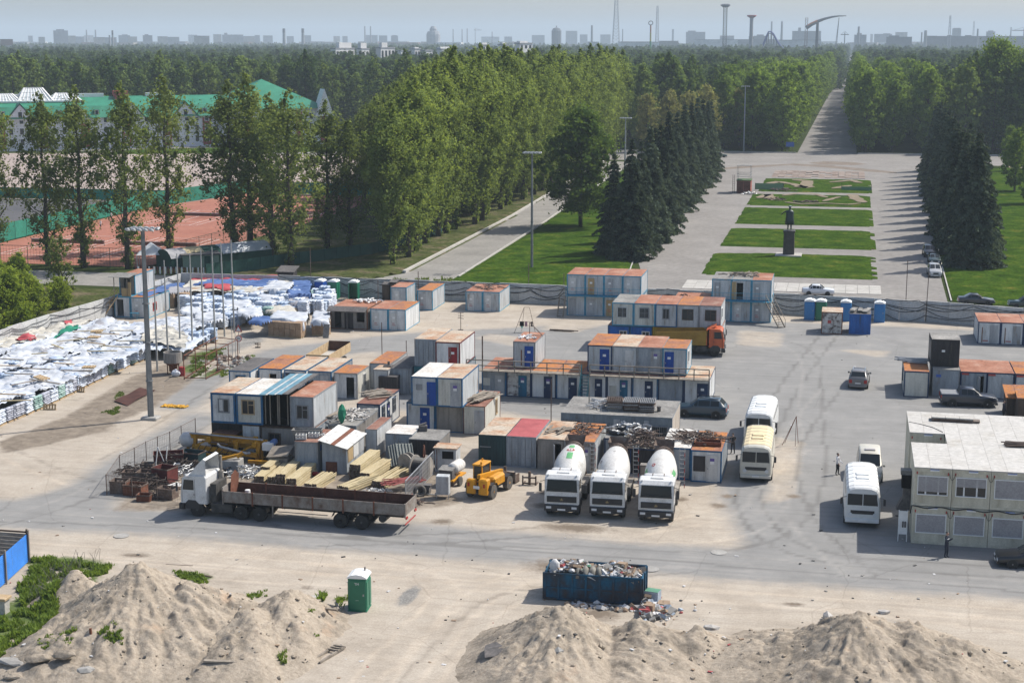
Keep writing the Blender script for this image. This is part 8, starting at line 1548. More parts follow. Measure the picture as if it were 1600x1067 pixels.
p=G(362,736);b=MB();b.bbox(-.8,.8,-.6,.6,0,1.0,.05);tag(b.build('concrete_block',CONC,None,p),'pale concrete counterweight block with a yellow bracket on top','block');b=MB();b.bar((-.6,-.5,.1),(.7,.1,.35),.25,.2);b.bar((.5,-.1,.2),(.9,.2,.5),.3,.25);tag(b.build('bracket',BOOM,None,p+Vector((0,0,1.0))),'yellow steel bracket lying on the pale concrete block','bracket')
BEAM={}
def bundle(label,pf,pb,nx,nz,z=0,m=WOODY,mess=.0,sd=1,sx=.085,sz=.21,group='bundles of yellow timber girders'):
 A=G(*pf,z);B=G(*pb,z);d=B-A;L=min(d.length,4.6);t=thing('timber_bundle',label,'timber',A,math.atan2(d.y,d.x),group);g=random.Random(sd)
 key=(round(L,1),m.name)
 if key not in BEAM:
  b=MB();b.box(0,L,-.04,.04,.0,.045);b.box(0,L,-.04,.04,.155,.2);b.box(.02,L-.02,-.014,.014,.045,.155);b.mi=1;b.box(-.02,.0,-.042,.042,-.002,.202);BEAM[key]=b.mesh('girder',[m,SCRAP])
 for k in range(nz):
  for i in range(nx):link('girder',BEAM[key],t,(g.uniform(-.1,.1),(i-nx/2)*sx*1.06+g.uniform(-.01,.01)*(1+mess*20),k*sz*.98),(0,g.uniform(-mess,mess)*.3,g.uniform(-mess,mess)))
for i,(a,c,nx,nz,z,ms,lab)in enumerate((((414,745),(444,722),8,4,0,0,'yellow girder bundle farthest back on the left timber pile'),((404,756),(432,732),9,3,0,.01,'yellow girder bundle at the left front of the timber pile'),((424,757),(452,731),8,3,0,.01,'yellow girder bundle second from the left of the timber pile'),((438,757),(468,730),8,4,0,0,'tall yellow girder bundle before the brown roofed container'),((455,764),(491,735),9,4,0,0,'widest yellow girder bundle beside the red tube'),((484,768),(514,749),11,3,0,.03,'loose yellow girder bundle before the lorry trailer'),((554,750),(590,722),10,6,0,0,'tall pale girder bundle right of the tin shed'),((569,755),(610,728),10,4,0,.02,'yellow girder bundle second right of the tin shed'),((536,772),(584,752),12,3,0,.06,'loose yellow girders behind the middle of the trailer'),((590,764),(636,738),12,3,0,.07,'splayed yellow girders under the red tubes'))):bundle(lab,a,c,nx,nz,z,WOODY,ms,170+i)
pipes('tube_bundle','bundle of red painted tubes strewn over the timber by the cable drums','tubes',G(628,765)+Vector((0,0,.5)),34,3.2,1.1,.04,MAT('red_tube_paint',[(.3,(.2,.05,.045)),(.7,(.36,.1,.09))],2,rough=.7),85,R(42),.1,.22,'tube')
p=G(498,746);b=MB();b.tube([(-1.3,.3,.25),(.3,.1,.2),(.6,-.1,.2),(1.1,-1.0,.2)],.17,10);tag(b.build('bent_tube',D_RED,None,p,smooth=True),'thick red bent tube lying beside the timber','tube')
t=thing('formwork_stack','tilted stack of grey ribbed formwork panels behind the timber','formwork',G(617,728),R(30));FORM=MAT('grey_green_steel',[(.3,(.13,.145,.135)),(.7,(.24,.26,.245))],2,rough=.6);b=MB();b.box(-.7,.7,-.9,.9,0,.04)
for u in np.linspace(-.65,.65,6):b.box(u-.03,u+.03,-.9,.9,.04,.12)
me=b.mesh('panel',FORM)
for k in range(9):link('panel',me,t,(.5-k*.02,0,.1+k*.13),(R(6),0,0))if k<5 else link('panel',me,t,(.1+(k-5)*.2,-.5,.65+.05*k),(R(50),R(5),R(4)))
DRW=MAT('drum_wood',[(.3,(.24,.215,.185)),(.7,(.4,.37,.33))],2,rough=.9)
def drum(label,p,r,w,rot,cable=True,wire=False,ins=.62):
 t=thing('cable_drum',label,'cable drum',(p.x,p.y,r),rot)
 for s in(-1,1):
  b=MB();b.M=Matrix.Rotation(R(90),4,'Y')
  if wire:
   torus(b,r,.03,24,6);b.M=b.M@TR(0,0,0);o=b.build('rim',RSTEEL,t,(s*w/2,0,0));b=MB()
   for k in range(8):b.bar((0,0,0),(0,math.cos(k*.785)*r,math.sin(k*.785)*r),.03)
   b.build('spoke',RSTEEL,t,(s*w/2,0,0))
  else:
   b.M=TR(s*w/2,0,0)@Matrix.Rotation(R(90),4,'Y');b.lathe([(r,-.05),(r,.05),(.1,.05)],28)
   for k in range(6):b.box(-r*.98,r*.98,-r*.9+k*r*.3,-r*.9+k*r*.3+.02,s*.05-.012,s*.05+.012)if abs(-r*.9+k*r*.3)<r*.3 else None
   b.build('flange',DRW,t)
 b=MB();b.M=Matrix.Rotation(R(90),4,'Y');n=14;pr=[]
 for k in range(n):z=-w/2+.06+(w-.12)*k/n;q=(w-.12)/n;pr+=[(r*ins,z),(r*ins+.03,z+q/2),(r*ins,z+q)]
 b.lathe(pr,24);b.build('cable' if cable else 'core',BLACK if cable else DRW,t)
drum('big wooden cable drum wound with black cable behind the mesh gate',G(658,748),.92,1.05,R(-14),True,False,.78);drum('narrow wooden cable drum left of the big black one',G(637,738),.78,.5,R(62),True,False,.55);drum('empty wire cable reel behind the big black drum',G(672,734),1.0,.9,R(20),False,True,.2)
A=G(634,790);B=G(677,742);t=thing('mesh_gate','slanting steel mesh gate between timber and the cabinets','gate',A);d=B-A;b=MB()
for s in(0,.5,1):b.bar(d*s,d*s+Vector((0,0,1.9)),.07)
b.bar((0,0,1.85),d+Vector((0,0,1.85)),.06);b.bar((0,0,.15),d+Vector((0,0,.15)),.05);b.build('frame',STEEL,t);b=MB();n=int(d.length/.14)
for i in range(n):b.bar(d*(i/n)+Vector((0,0,.15)),d*(i/n)+Vector((0,0,1.85)),.016)
for z in np.arange(.3,1.8,.3):b.bar((0,0,z),d+Vector((0,0,z)),.016)
b.build('mesh_panel',STEEL,t)
p=G(693,778);t=thing('steel_cabinet','grey steel cabinet on thin legs before the tank trailer','cabinet',p,R(4));b=MB();b.bbox(-.5,.45,-.35,.35,.35,1.75,.03);b.build('body',W_GRY,t);b=MB()
for x in(-.48,.4):
 for y in(-.33,.28):b.box(x,x+.05,y,y+.05,0,.36)
b.build('leg',STEEL,t);b=MB();b.box(-.46,.41,-.37,-.35,.4,1.7);b.build('door',D_GRY,t)
p=G(702,760);t=thing('tank_trailer','old two wheeled trailer with a white horizontal tank and grey engine box','trailer',p,R(-8));b=MB();b.M=TR(.1,1.2,1.25);b.M=b.M@Matrix.Rotation(R(90),4,'X');b.lathe([(.1,-.9),(.42,-.8),(.46,-.6),(.46,.6),(.42,.8),(.1,.9)],18);b.build('tank',RUSTW,t,smooth=True);b=MB();b.bbox(-.7,.35,-.3,.5,.6,1.35,.04);b.build('engine_box',SLATE,t);b=MB();b.add([(-.75,-.4,1.35),(.4,-.4,1.35),(.4,.55,1.5),(-.75,.55,1.5)],[(0,1,2,3)]);b.build('lid',GREYR,t);b=MB();b.box(-.6,.5,-.4,2.2,.5,.6);b.build('chassis',YEL,t)
for s in(-.75,.7):wheel(t,s,.4,.38,.2,RIMD,TYRED)
p=G(697,738);t=thing('control_hut','small grey control hut with rubble on its roof behind the tank trailer','hut',p);b=MB();b.box(-.9,.8,0,1.4,0,1.9);b.build('wall',W_GRY,t);b=MB();b.box(-1.0,.9,-.15,1.5,1.9,1.98);b.build('roof',RUSTT,t);b=MB();b.box(-.3,.6,-.03,0,1.1,1.7);b.build('painted_opening',DARK,t)  # no hole in the wall; a near-black panel carries the shade inside
b=MB();b.M=Matrix.Rotation(R(75),4,'X')@Matrix.Rotation(R(30),4,'Y');torus(b,.36,.14);tag(b.build('tyre',TYRED,None,G(656,776)+Vector((0,0,.42)),smooth=True),'worn tyre leaning at the mesh gate','tyre');p=G(644,785);b=MB();b.lathe([(.13,0),(.14,.1),(.14,.5),(.08,.6),(.03,.66)],12);tag(b.build('gas_bottle',PLAIN('orange_red_paint',(.45,.08,.03),.5),None,p,smooth=True),'small orange red gas bottle by the mesh gate','gas bottle')
p=G(664,772);t=thing('cart','small flat cart frame between the mesh gate and the steel cabinet','cart',p);b=MB();b.box(-.5,.5,-.3,.3,.7,.78);b.box(-.45,.4,-.28,.28,.1,.7);b.build('body',SLATE,t);b=MB();b.bar((-.5,-.35,.15),(1.0,-.35,.12),.07);b.bar((.9,-.35,0),(.9,-.35,.3),.06);b.build('drawbar',STEEL,t)
p=G(700,796)
# foreground mounds of sand
SAND=None
def sand_mat():
 m,nt,b=new_mat('mound_sand');v=coords(nt,'World')
 c=ramp(nt,noise(nt,v,.45,9,.72),[(.27,(.16,.14,.115)),(.4,(.275,.238,.192)),(.52,(.38,.328,.265)),(.8,(.44,.38,.31))])
 f=ramp(nt,noise(nt,v,5,7,.7),[(.3,(.7,.68,.66)),(.6,(1.03,1.03,1.03))]);c=mixc(nt,1,c,f,'MULTIPLY')
 o=ramp(nt,noise(nt,coords(nt,'World',(.5,.5,.5)),.6,4),[(.62,(0,0,0)),(.75,(.6,.6,.6))]);c=mixc(nt,o,c,(.43,.29,.19,1))
 nt.links.new(c,b.inputs['Base Color']);b.inputs['Roughness'].default_value=1;b.inputs['Specular IOR Level'].default_value=.05
 bump(nt,b,noise(nt,v,4.5,9,.75),.8,.12);return m
SAND=sand_mat()
def cone(X,Y,c,H,rl,rr,rf,rb,seed,p=1.15):
 dx=X-c.x;dy=Y-c.y;q=np.sqrt((dx/np.where(dx<0,rl,rr))**2+(dy/np.where(dy<0,rf,rb))**2);an=np.arctan2(dy,dx)
 q=q*(1+.16*fbm(np.cos(an)*2.2+5,np.sin(an)*2.2+5,seed,3));z=H*np.clip(1-q,-.2,1)**1.0 if p==1 else H*np.sign(1-q)*np.abs(1-q)**p
 soft=H*.94-np.abs(H*.06)*0;return np.minimum(z,H*(.95-.5*q**1.5))
def mound(label,cones,seed,box,step=.11):
 x=np.arange(box[0],box[1],step);y=np.arange(box[2],box[3],step);X,Y=np.meshgrid(x,y);Z=np.full(X.shape,-1.)
 for(px,py,h,rl,rr,rf,rb)in cones:Z=np.maximum(Z,cone(X,Y,G(px,py,h),h,rl,rr,rf,rb,seed));
 amp=np.clip(Z/1.5,.15,1)
 c0=G(*cones[0][:3]);an=np.arctan2(Y-c0.y,X-c0.x);rad=np.hypot(X-c0.x,Y-c0.y)
 gul=fbm(an*7+rad*.12,rad*.28,seed+20,4)*.26-np.abs(fbm(an*11+fbm(X*.5,Y*.5,seed,2),rad*.25,seed+25,4))*.26
 Z=Z+gul*amp*np.clip(rad/3,0,1)+fbm(X*.9,Y*.9,seed+1,5)*.30*amp+fbm(X*3.3,Y*3.3,seed+2,4,.6)*.12*amp+np.maximum(0,fbm(X*2.2,Y*2.2,seed+7,4,.65)-.12)*.42*amp
 k=Z>-.06
 return tag(link('sand_mound',gridmesh('sand_mound',X,Y,Z,SAND,keep=k)),label,'sand mound'),(X,Y,Z)
MH=[]
for a in(('tallest sand mound in the left foreground with rain gullies',[(215,880,4.0,6.6,7.6,12,7),(300,908,3.0,6,6.5,10,5)],3,(-49,-28,62,90)),('low sand ridge right of the tallest left mound, reaching towards the green toilet',[(452,922,2.3,4.5,3.6,9,4.0),(395,945,2.3,4,4,9,4)],8,(-36,-24,62,88)),('small pale sand heap behind the left mound by the weeds',[(118,892,1.9,3.0,3.6,3.4,2.6)],13,(-49,-38,74,88)),('sand mound at the bottom centre below the waste skip',[(878,940,3.0,5.4,4.8,11,5),(1000,968,1.7,4,5.5,9,3.4),(1090,975,1.3,3,2.6,5,2.2),(1180,1000,.9,4,4,7,3)],21,(-23,1,60,90)),('long sand mound at the bottom right',[(1342,952,3.2,6.0,7.5,12,5.5),(1420,968,2.5,5,7,11,4.5),(1230,985,1.4,4.2,4,9,4)],30,(-8,14,60,92))):MH.append(mound(*a)[1])
def hat(x,y):
 z=0
 for X,Y,Z in MH:
  i=int((y-Y[0,0])/.11);j=int((x-X[0,0])/.11)
  if 0<=i<X.shape[0]and 0<=j<X.shape[1]:z=max(z,Z[i,j])
 return z
g=random.Random(31);b=MB()
for i in range(1500):
 X,Y,Z=MH[g.choice((0,0,0,1,2,3,3,3,4,4,4))];x=g.uniform(X[0,0],X[0,-1]);y=g.uniform(Y[0,0],Y[-1,0]);z=hat(x,y)
 if z>.1:b.blob((x,y,z+.01),g.choice((.04,.05,.07,.1,.15)),i,1,.4,(1,1,.7))
tag(b.build('clods',SAND),'loose clods of earth strewn over the sand mounds',kind='stuff')
def drop(name,label,cat,px,py,builder,m,zg=None,rot=0,up=.0):
 p=G(px,py)
 for _ in range(12):p=G(px,py,hat(p.x,p.y))
 b=MB();builder(b);return tag(b.build(name,m,None,(p.x,p.y,p.z+up),rot),label,cat)
WS=MAT('pale_stone',[(.3,(.4,.38,.35)),(.7,(.58,.56,.53))],2,rough=.9)
drop('stone','white stone on the left shoulder of the right sand mound','stone',1292,968,lambda b:b.blob((0,0,.15),.34,3,1,.25),WS);drop('stone','flat pale stone on the top of the right sand mound','stone',1381,958,lambda b:b.blob((0,0,.1),.32,4,1,.25,(1.3,.8,.5)),WS);drop('stone','flat pale stone lying behind the mounds right of the skip','stone',1111,982,lambda b:b.blob((0,0,.1),.42,5,1,.2,(1.2,.7,.4)),WS);drop('stone','grey lump on the slope of the bottom centre mound','stone',872,1023,lambda b:b.blob((0,0,.12),.33,6,1,.25),CONC)
drop('plastic_sheet','dark grey plastic sheet half buried left on the centre mound','sheet',768,1020,lambda b:b.loft([[(-.5,-.8,.0),(.5,-.8,.1),(.5,-.8,.14),(-.5,-.8,.05)],[(-.4,0,.15),(.6,0,.3),(.6,0,.34),(-.4,0,.2)],[(-.2,.7,.1),(.4,.8,.2),(.4,.8,.25),(-.2,.7,.14)]]),SLATE,None,.4,.06)
drop('rusty_bars','rusty bars and a post stub in the lower left mound','bars',140,1015,lambda b:[b.bar((-.8,-.2,.1),(.9,.4,.5),.08),b.bar((-.6,.2,.0),(.7,.6,.4),.06),b.bar((0,.3,0),(-.05,.3,1.1),.11),b.bar((-.9,-.4,.1),(.1,.1,.15),.16,.08)],RSTEEL)
t=None
def ladderb(b):
 b.bar((-.25,-1.3,.08),(-.25,1.3,.12),.12);b.bar((.25,-1.2,.08),(.35,1.2,.14),.12)
 for y in(.5,.8,1.1):b.bar((-.3,y,.16),(.4,y,.18),.1)
drop('broken_ladder','broken wooden ladder frame lying at the foot of the left sand','wood',512,1024,ladderb,WOODG,None,R(-14));drop('plank','grey plank sticking out of the lower left mound','plank',345,1037,lambda b:b.box(-.9,.9,-.14,.14,0,.1),WOODG,None,.1,.1);drop('plank','pale plank near the foot of the green toilet','plank',512,952,lambda b:b.box(-.6,.6,-.08,.08,0,.1),WOODG,None,-.1);drop('plank','pale log crossing towards the green toilet','plank',524,950,lambda b:b.bar((-.1,.5,.1),(.35,-.5,.12),.12),WOODG);drop('plank','dark short plank on the bare ground behind the left mound','plank',324,901,lambda b:b.box(-.36,.36,-.07,.07,0,.08),WOODD,None,-.3);drop('rod','thin rod lying behind the left mound','rod',280,884,lambda b:b.bar((-.9,0,.04),(.9,.1,.05),.05),SCRAP);drop('concrete_slab','flat pale concrete slab flush with the sand left of the green toilet','slab',470,938,lambda b:[b.box(-1.3,-.05,-.8,.8,0,.07),b.box(.05,1.1,-.7,.8,0,.07)],CONCL,None,.1)
CRACK=CONCL;g=random.Random(9)
for i,(px,py,sx,sy,sz)in enumerate(((20,1036,.9,.4,.3),(60,1030,.7,.4,.3),(100,1024,.6,.35,.35),(20,1058,.5,.3,.25),(135,1048,.4,.3,.25))):
 p=G(px,py);z=hat(p.x,p.y);p=G(px,py,z);b=MB();b.blob((0,0,sz*.2),1,i,2,.2,(sx*1.1,sy*1.1,sz*.6));tag(b.build('concrete_lump',SAND if i%4 else CONC,None,(p.x,p.y,z+.02),(g.uniform(-.15,.15),g.uniform(-.1,.1),g.uniform(-.5,.5))),'lump of the broken concrete edge at the lower left corner','concrete lump','lumps of the broken concrete edge')
BLUEF=MAT('bright_blue_sheet',[(.3,(.02,.14,.45)),(.6,(.025,.19,.6)),(.82,(.1,.28,.6))],1.1,rough=.45,bmp=.05);t=thing('sheet_fence','bright blue corrugated sheet fence at the left edge','fence',G(45,879));A=G(45,879);B=G(-30,948);d=B-A;L=d.length;un=d.normalized();nv=Vector((un.y,-un.x,0))
for s in range(3):
 b=MB();n=16;H_=1.85
 for i in range(n):
  z0=.12+H_*i/n;z1=.12+H_*(i+.5)/n;z2=.12+H_*(i+1)/n;a=un*(L*s/3+.01);c=un*(L*(s+1)/3-.01)
  b.quad(a+Vector((0,0,z0)),c+Vector((0,0,z0)),c+nv*.05+Vector((0,0,z1)),a+nv*.05+Vector((0,0,z1)));b.quad(a+nv*.05+Vector((0,0,z1)),c+nv*.05+Vector((0,0,z1)),c+Vector((0,0,z2)),a+Vector((0,0,z2)))
 b.build('sheet',BLUEF,t)
b=MB()
for s in(0,.5,1):b.bar(un*L*s-nv*.06,un*L*s-nv*.06+Vector((0,0,2.2)),.1)
b.build('post',WOODG,t)
t=thing('board_fence','grey weathered board fence behind the blue sheets at the left edge','fence',A+Vector((-.1,.2,0)))
for k in range(3):
 for i in range(7):b=MB();b.box(-.1-2.2*(k+1)+.02,-.1-2.2*k-.02,.02,.05,.12+i*.25,.35+i*.25);b.build('board',W_BRN,t)
b=MB();b.bar((0,.1,1.95),(-6.6,.1,1.95),.1);b.bar((0,.1,1.0),(-6.6,.1,1.0),.08)
for k in range(4):b.bar((-.1-2.2*k,.1,0),(-.1-2.2*k,.1,2.15),.1)
b.build('rail',WOODD,t)
p=G(6,957);t=thing('pillar','short pale concrete pillar with a tan cap at the left edge','pillar',p);b=MB();b.bbox(-.3,.25,-.3,.3,0,.85,.03);b.build('shaft',CONCL,t);b=MB();b.bbox(-.4,.35,-.4,.4,.85,1.0,.03);b.build('cap',WOODT,t)
def blades(poly,n,hmin,hmax,seed,z0=True):
 P=GP(poly);A=np.array(P);gg=np.random.default_rng(seed);V=[];F=[];rn=[];k=0
 while k<n:
  x=gg.uniform(A[:,0].min(),A[:,0].max());y=gg.uniform(A[:,1].min(),A[:,1].max())
  if not bool(inpoly(np.array(x),np.array(y),P)):continue
  if mnoise.noise(Vector((x*.9,y*.9,seed)))<-.05:k+=.2;continue
  z=hat(x,y);h=gg.uniform(hmin,hmax)*(.7+.6*max(0,mnoise.noise(Vector((x*.5,y*.5,2)))));cl=gg.random()
  for _ in range(7):
   a=gg.uniform(0,6.28);w=gg.uniform(.02,.05)*(1+h);o=gg.normal(size=2)*.07;dx=math.cos(a);dy=math.sin(a);l=gg.uniform(.15,.6)*h;hh=h*gg.uniform(.5,1.1);i=len(V)
   V.extend([(x+o[0]-dy*w,y+o[1]+dx*w,z-.02),(x+o[0]+dy*w,y+o[1]-dx*w,z-.02),(x+o[0]+dx*l*.4+dy*w,y+o[1]+dy*l*.4-dx*w,z+hh*.7),(x+o[0]+dx*l,y+o[1]+dy*l,z+hh)]);F.append((i,i+1,i+2,i+3));rn.append(min(1,cl*.6+gg.random()*.4))
  k+=1
 return V,F,rn
LF_GRS=LEAF('weed_blades',(.085,.14,.028),(.21,.29,.07),.0,.45);V=[];F=[];rn=[]
for i,(poly,n,a,c)in enumerate((([(50,876),(110,872),(175,882),(165,898),(120,905),(95,900),(70,915),(45,905)],900,.25,.6),([(20,900),(75,905),(95,930),(80,985),(60,1010),(0,1035),(0,960),(40,960)],1100,.25,.65),([(75,925),(95,935),(88,985),(70,990)],160,.3,.6),([(270,892),(310,898),(338,918),(310,918),(280,902)],170,.15,.4),([(384,930),(420,922),(416,938),(392,940)],22,.15,.35),([(496,928),(508,928),(506,950),(496,950)],16,.3,.6),([(525,936),(545,932),(545,948),(525,948)],26,.25,.5),([(60,1030),(130,1035),(110,1052),(60,1050)],40,.15,.35),([(155,1040),(190,1035),(195,1050),(165,1055)],60,.15,.4),([(480,985),(496,982),(496,1010),(482,1008)],12,.15,.3),([(436,1038),(446,1036),(446,1048),(436,1048)],14,.2,.4))):
 v,f,r=blades(poly,n,a,c,60+i);o=len(V);V+=v;F+=[tuple(q+o for q in t4)for t4 in f];rn+=r
me=bpy.data.meshes.new('weeds');me.from_pydata(V,[],F);at=me.attributes.new('rnd','FLOAT','FACE');at.data.foreach_set('value',np.array(rn,np.float32));me.materials.append(LF_GRS);tag(link('weeds',me),'fresh green weeds round the left mounds and fence',kind='stuff')
LF_YRD=LEAF('yard_weed_blades',(.08,.125,.03),(.18,.23,.07),.0,.4);V=[];F=[];rn=[]
for i,(poly,n,a,c)in enumerate((([(300,560),(330,548),(352,545),(345,560),(310,590),(296,590)],500,.15,.4),([(150,648),(186,636),(196,640),(170,652)],160,.1,.25),([(176,618),(190,612),(196,618),(182,626)],70,.1,.25),([(376,560),(398,556),(402,566),(380,570)],90,.2,.4),([(343,580),(352,574),(360,584),(346,590)],60,.2,.4),([(1120,447),(1140,450),(1130,457),(1112,452)],50,.2,.5),([(560,440),(700,436),(720,445),(640,446)],200,.3,.9),([(860,455),(880,455),(880,462),(860,462)],20,.2,.4))):
 v,f,r=blades(poly,n,a,c,160+i);o=len(V);V+=v;F+=[tuple(q+o for q in t4)for t4 in f];rn+=r
me=bpy.data.meshes.new('weeds');me.from_pydata(V,[],F);at=me.attributes.new('rnd','FLOAT','FACE');at.data.foreach_set('value',np.array(rn,np.float32));me.materials.append(LF_YRD);tag(link('weeds',me),'sparse green weeds among the poles and along the yard',kind='stuff')
g=random.Random(44);b=MB()
for i in range(420):
 px=g.uniform(-40,1640);py=1060-g.random()**1.6*560;p=G(px,py)
 if p.y>186 or p.x>40:continue
 b.mi=g.choices((0,1,2,3,4),(5,4,3,5,1))[0];r=g.choice((.025,.03,.04,.06,.08));b.M=TR(p.x,p.y,hat(p.x,p.y)+.05)@rz(g.uniform(0,3));b.box(-r*g.uniform(1,2.5),r,-r,r*.8,-.03,r*.25)
tag(b.build('litter',[RUBM[0],RUBM[1],RUBM[2],RUBM[3],RUBM[6]]),'small litter and stones scattered over the yard',kind='stuff')
for i,(px,py,r)in enumerate(((190,838,.42),(1123,864,.42),(1017,890,.42))):p=G(px,py);b=MB();b.lathe([(r+.1,.04),(r+.1,.075),(r,.08),(r*.96,.07),(r*.9,.075),(.1,.078)],24);tag(b.build('manhole_cover',CONC,None,(p.x,p.y,0)),('manhole cover in the grey road at the left','manhole cover in the road below the mixers','manhole cover beside the right end of the skip')[i],'manhole cover')
b=MB();g=random.Random(6)
for i in range(60):
 px,py=g.choice(((100,905),(120,900),(85,930),(60,945),(140,890)));p=G(px+g.uniform(-18,18),py+g.uniform(-8,8));z=hat(p.x,p.y);b.tube([(p.x,p.y,z),(p.x+g.uniform(-.2,.2),p.y,z+.5),(p.x+g.uniform(-.5,.5),p.y+g.uniform(-.3,.3),z+g.uniform(.8,1.4))],.012,3)
tag(b.build('dead_stalks',WOODG),'dry dead stalks among the weeds at the left',kind='stuff')
# tennis court fences, marquee, container with platform
NET=MAT('green_windscreen',[(.3,(.015,.16,.11)),(.7,(.035,.27,.19))],.3,rough=.8);DGRN=MAT('dark_green_mesh',[(.3,(.012,.05,.04)),(.7,(.02,.085,.065))],.4,rough=.8)
def fence(label,pts,h,m,gap=3,z0=.1,solid=True,name='court_fence'):
 t=thing(name,label,'fence',(pts[0][0],pts[0][1],0));o=Vector((*pts[0],0));pm=MB()
 for p,q in zip(pts,pts[1:]):
  p=Vector((*p,0))-o;q=Vector((*q,0))-o;n=max(1,round((q-p).length/gap))
  for i in range(n):
   a=p.lerp(q,i/n);c=p.lerp(q,(i+1)/n);pm.bar(a,a+Vector((0,0,h+.05)),.07)
   b=MB()
   if solid:d=(c-a).normalized();b.bar(a+d*.05+Vector((0,0,(h+z0)/2)),c-d*.05+Vector((0,0,(h+z0)/2)),.02,h-z0)
   else:
    for z in np.arange(z0,h,.45):b.bar(a+Vector((0,0,z)),c+Vector((0,0,z)),.022)
    k=int((c-a).length/.45)
    for j in range(k):b.bar(a.lerp(c,j/k),a.lerp(c,j/k)+Vector((0,0,h)),.018)
    b.bar(a+Vector((0,0,h)),c+Vector((0,0,h)),.05)
   b.build('fence_panel',m,t)
 b=pm;b.build('post',DGRN,t);return t
fence('bright green windscreen fence along the far left side of the courts',[(-136.8,228),(-137,262),(-136.5,292),(-128,323)],3.0,NET,4);fence('green windscreen fence closing the far end of the courts',[(-128,323),(-96,323)],2.6,NET,4);fence('pale green windscreen fence beyond the dark lot',[(-240,300),(-137,302)],2.4,NET,5)
fence('dark wire fence along the street side of the courts',[(-136.8,211.5),(-101.5,211.5)],2.9,DGRN,4.2,.1,False);fence('dark wire fence down the right side of the courts',[(-101,213),(-96.5,262)],2.6,DGRN,4.2,.1,False);fence('low dark green fence under the near poplars',[(-88,205),(-72,232),(-68,260)],2.0,DGRN,2.4,.05)
for i,(cx,cy)in enumerate(((-130,222),(-114,222),(-126,264),(-110,264))):
 t=thing('tennis_net',f'white banded tennis net on the {("front left", "front right", "rear left", "rear right")[i]} court','tennis net',(cx,cy+12,0));b=MB();b.box(-.9,11.9,-.02,.02,.86,.98);b.build('band',WHITE,t);b=MB();b.box(-.9,11.9,-.008,.008,.3,.86);b.build('net',PLAIN('thin_net',(.17,.09,.07),.9),t);b=MB()
 for x in(-1,11.95):b.box(x,x+.06,-.03,.03,0,1.02)
 b.build('post',SLATE,t)
p=G(256,420);t=thing('marquee','dark green pavilion with a white and patched sheet roof by the courts','pavilion',(p.x,p.y,0),R(52));prof=[(-2.4,1.7),(-2.0,2.2),(-1.2,2.7),(0,2.9),(1.2,2.7),(2.0,2.2),(2.4,1.7)];n=6;L=17
for i in range(n):
 b=MB();y0=i*L/n;y1=(i+1)*L/n
 for(x0,z0),(x1,z1)in zip(prof,prof[1:]):b.quad((y0,x0,z0),(y1,x0,z0),(y1,x1,z1),(y0,x1,z1))
 b.build('roof_panel',(TARPG,WOODY,DGRN,TARPW,TARPW,TARPW)[i],t)
b=MB();b.add([(0,x,z)for x,z in prof],[tuple(range(7))]);b.box(0,L,-2.3,-2.2,0,1.8);b.box(0,L,2.2,2.3,0,1.8);b.box(0,.1,-2.3,2.3,0,1.8);b.build('wall',DGRN,t)
p=G(312,418);t=thing('garden_shed','pale green shed with a dark flat roof beside the pavilion','shed',(p.x,p.y,0),R(30));b=MB();b.box(-2.6,2.6,-2,2,0,2.1);b.build('wall',PLAIN('pale_green_paint',(.2,.27,.2),.7),t);b=MB();b.box(-2.9,2.9,-2.3,2.3,2.1,2.25);b.build('roof',SLATE,t);b=MB();b.box(.5,1.4,-2.05,-2,0,1.9);b.build('door',DGRN,t)
p=G(237,416);t=thing('tent','small white peaked tent at the corner of the courts','tent',(p.x,p.y,0),R(20));b=MB();b.add([(-2,-2,1.9),(2,-2,1.9),(2,2,1.9),(-2,2,1.9),(0,0,3.6)],[(0,1,4),(1,2,4),(2,3,4),(3,0,4)]);b.build('canopy',TARPW,t);b=MB()
for x in(-1.9,1.9):
 for y in(-1.9,1.9):b.bar((x,y,0),(x,y,1.9),.08)
b.build('pole',WHITE,t);p=G(262,430);t=thing('picket_fence','low white and maroon picket fence before the pavilion','fence',(p.x-5,p.y,0),R(6))
for i in range(26):b=MB();b.box(i*.4,i*.4+.2,0,.06,.1,1.1);b.build('picket',WHITE if i%2 else MAROON,t)
p=G(1150,302);t=thing('platform_container','small rusty red container carrying a railed lookout platform on the plaza','container',(p.x+.1,p.y,0));b=MB();b.M=TR(0,0,0);b.box(0,3.0,0,4.5,.1,2.7)
for k in range(14):b.box(.1+k*.2,.2+k*.2,-.05,0,.25,2.55)
b.build('body',MAT('red_rust_paint',[(.3,(.24,.075,.05)),(.7,(.36,.12,.085))],1,rough=.8),t);b=MB();b.box(.1,1.45,-.08,-.05,.3,2.5);b.box(1.55,2.9,-.08,-.05,.3,2.5);b.build('door',RSTEEL,t);b=MB();b.box(-.1,3.1,-.1,4.6,2.7,2.85);b.build('deck',MAT('moss_green',[(.3,(.05,.1,.03)),(.7,(.1,.16,.06))],1),t);b=MB()
for x in(.05,2.9):
 for y in(.05,4.4):b.bar((x,y,2.85),(x,y,5.9),.06)
for z in(3.6,4.2):b.bar((.05,.05,z),(2.9,.05,z),.06);b.bar((.05,4.4,z),(2.9,4.4,z),.06);b.bar((.05,.05,z),(.05,4.4,z),.06);b.bar((2.9,.05,z),(2.9,4.4,z),.06)
b.build('railing',STEEL,t);b=MB();b.box(-.1,3.1,-.1,4.6,5.9,5.98);b.build('canopy',GREYR,t);b=MB();b.bar((-.5,.4,0),(-.5,.4,4.0),.08);b.bar((-.9,.4,0),(-.9,.4,4.0),.08)
for k in range(9):b.bar((-.9,.4,.4+k*.4),(-.5,.4,.4+k*.4),.06)
b.build('ladder',SCRAP,t)
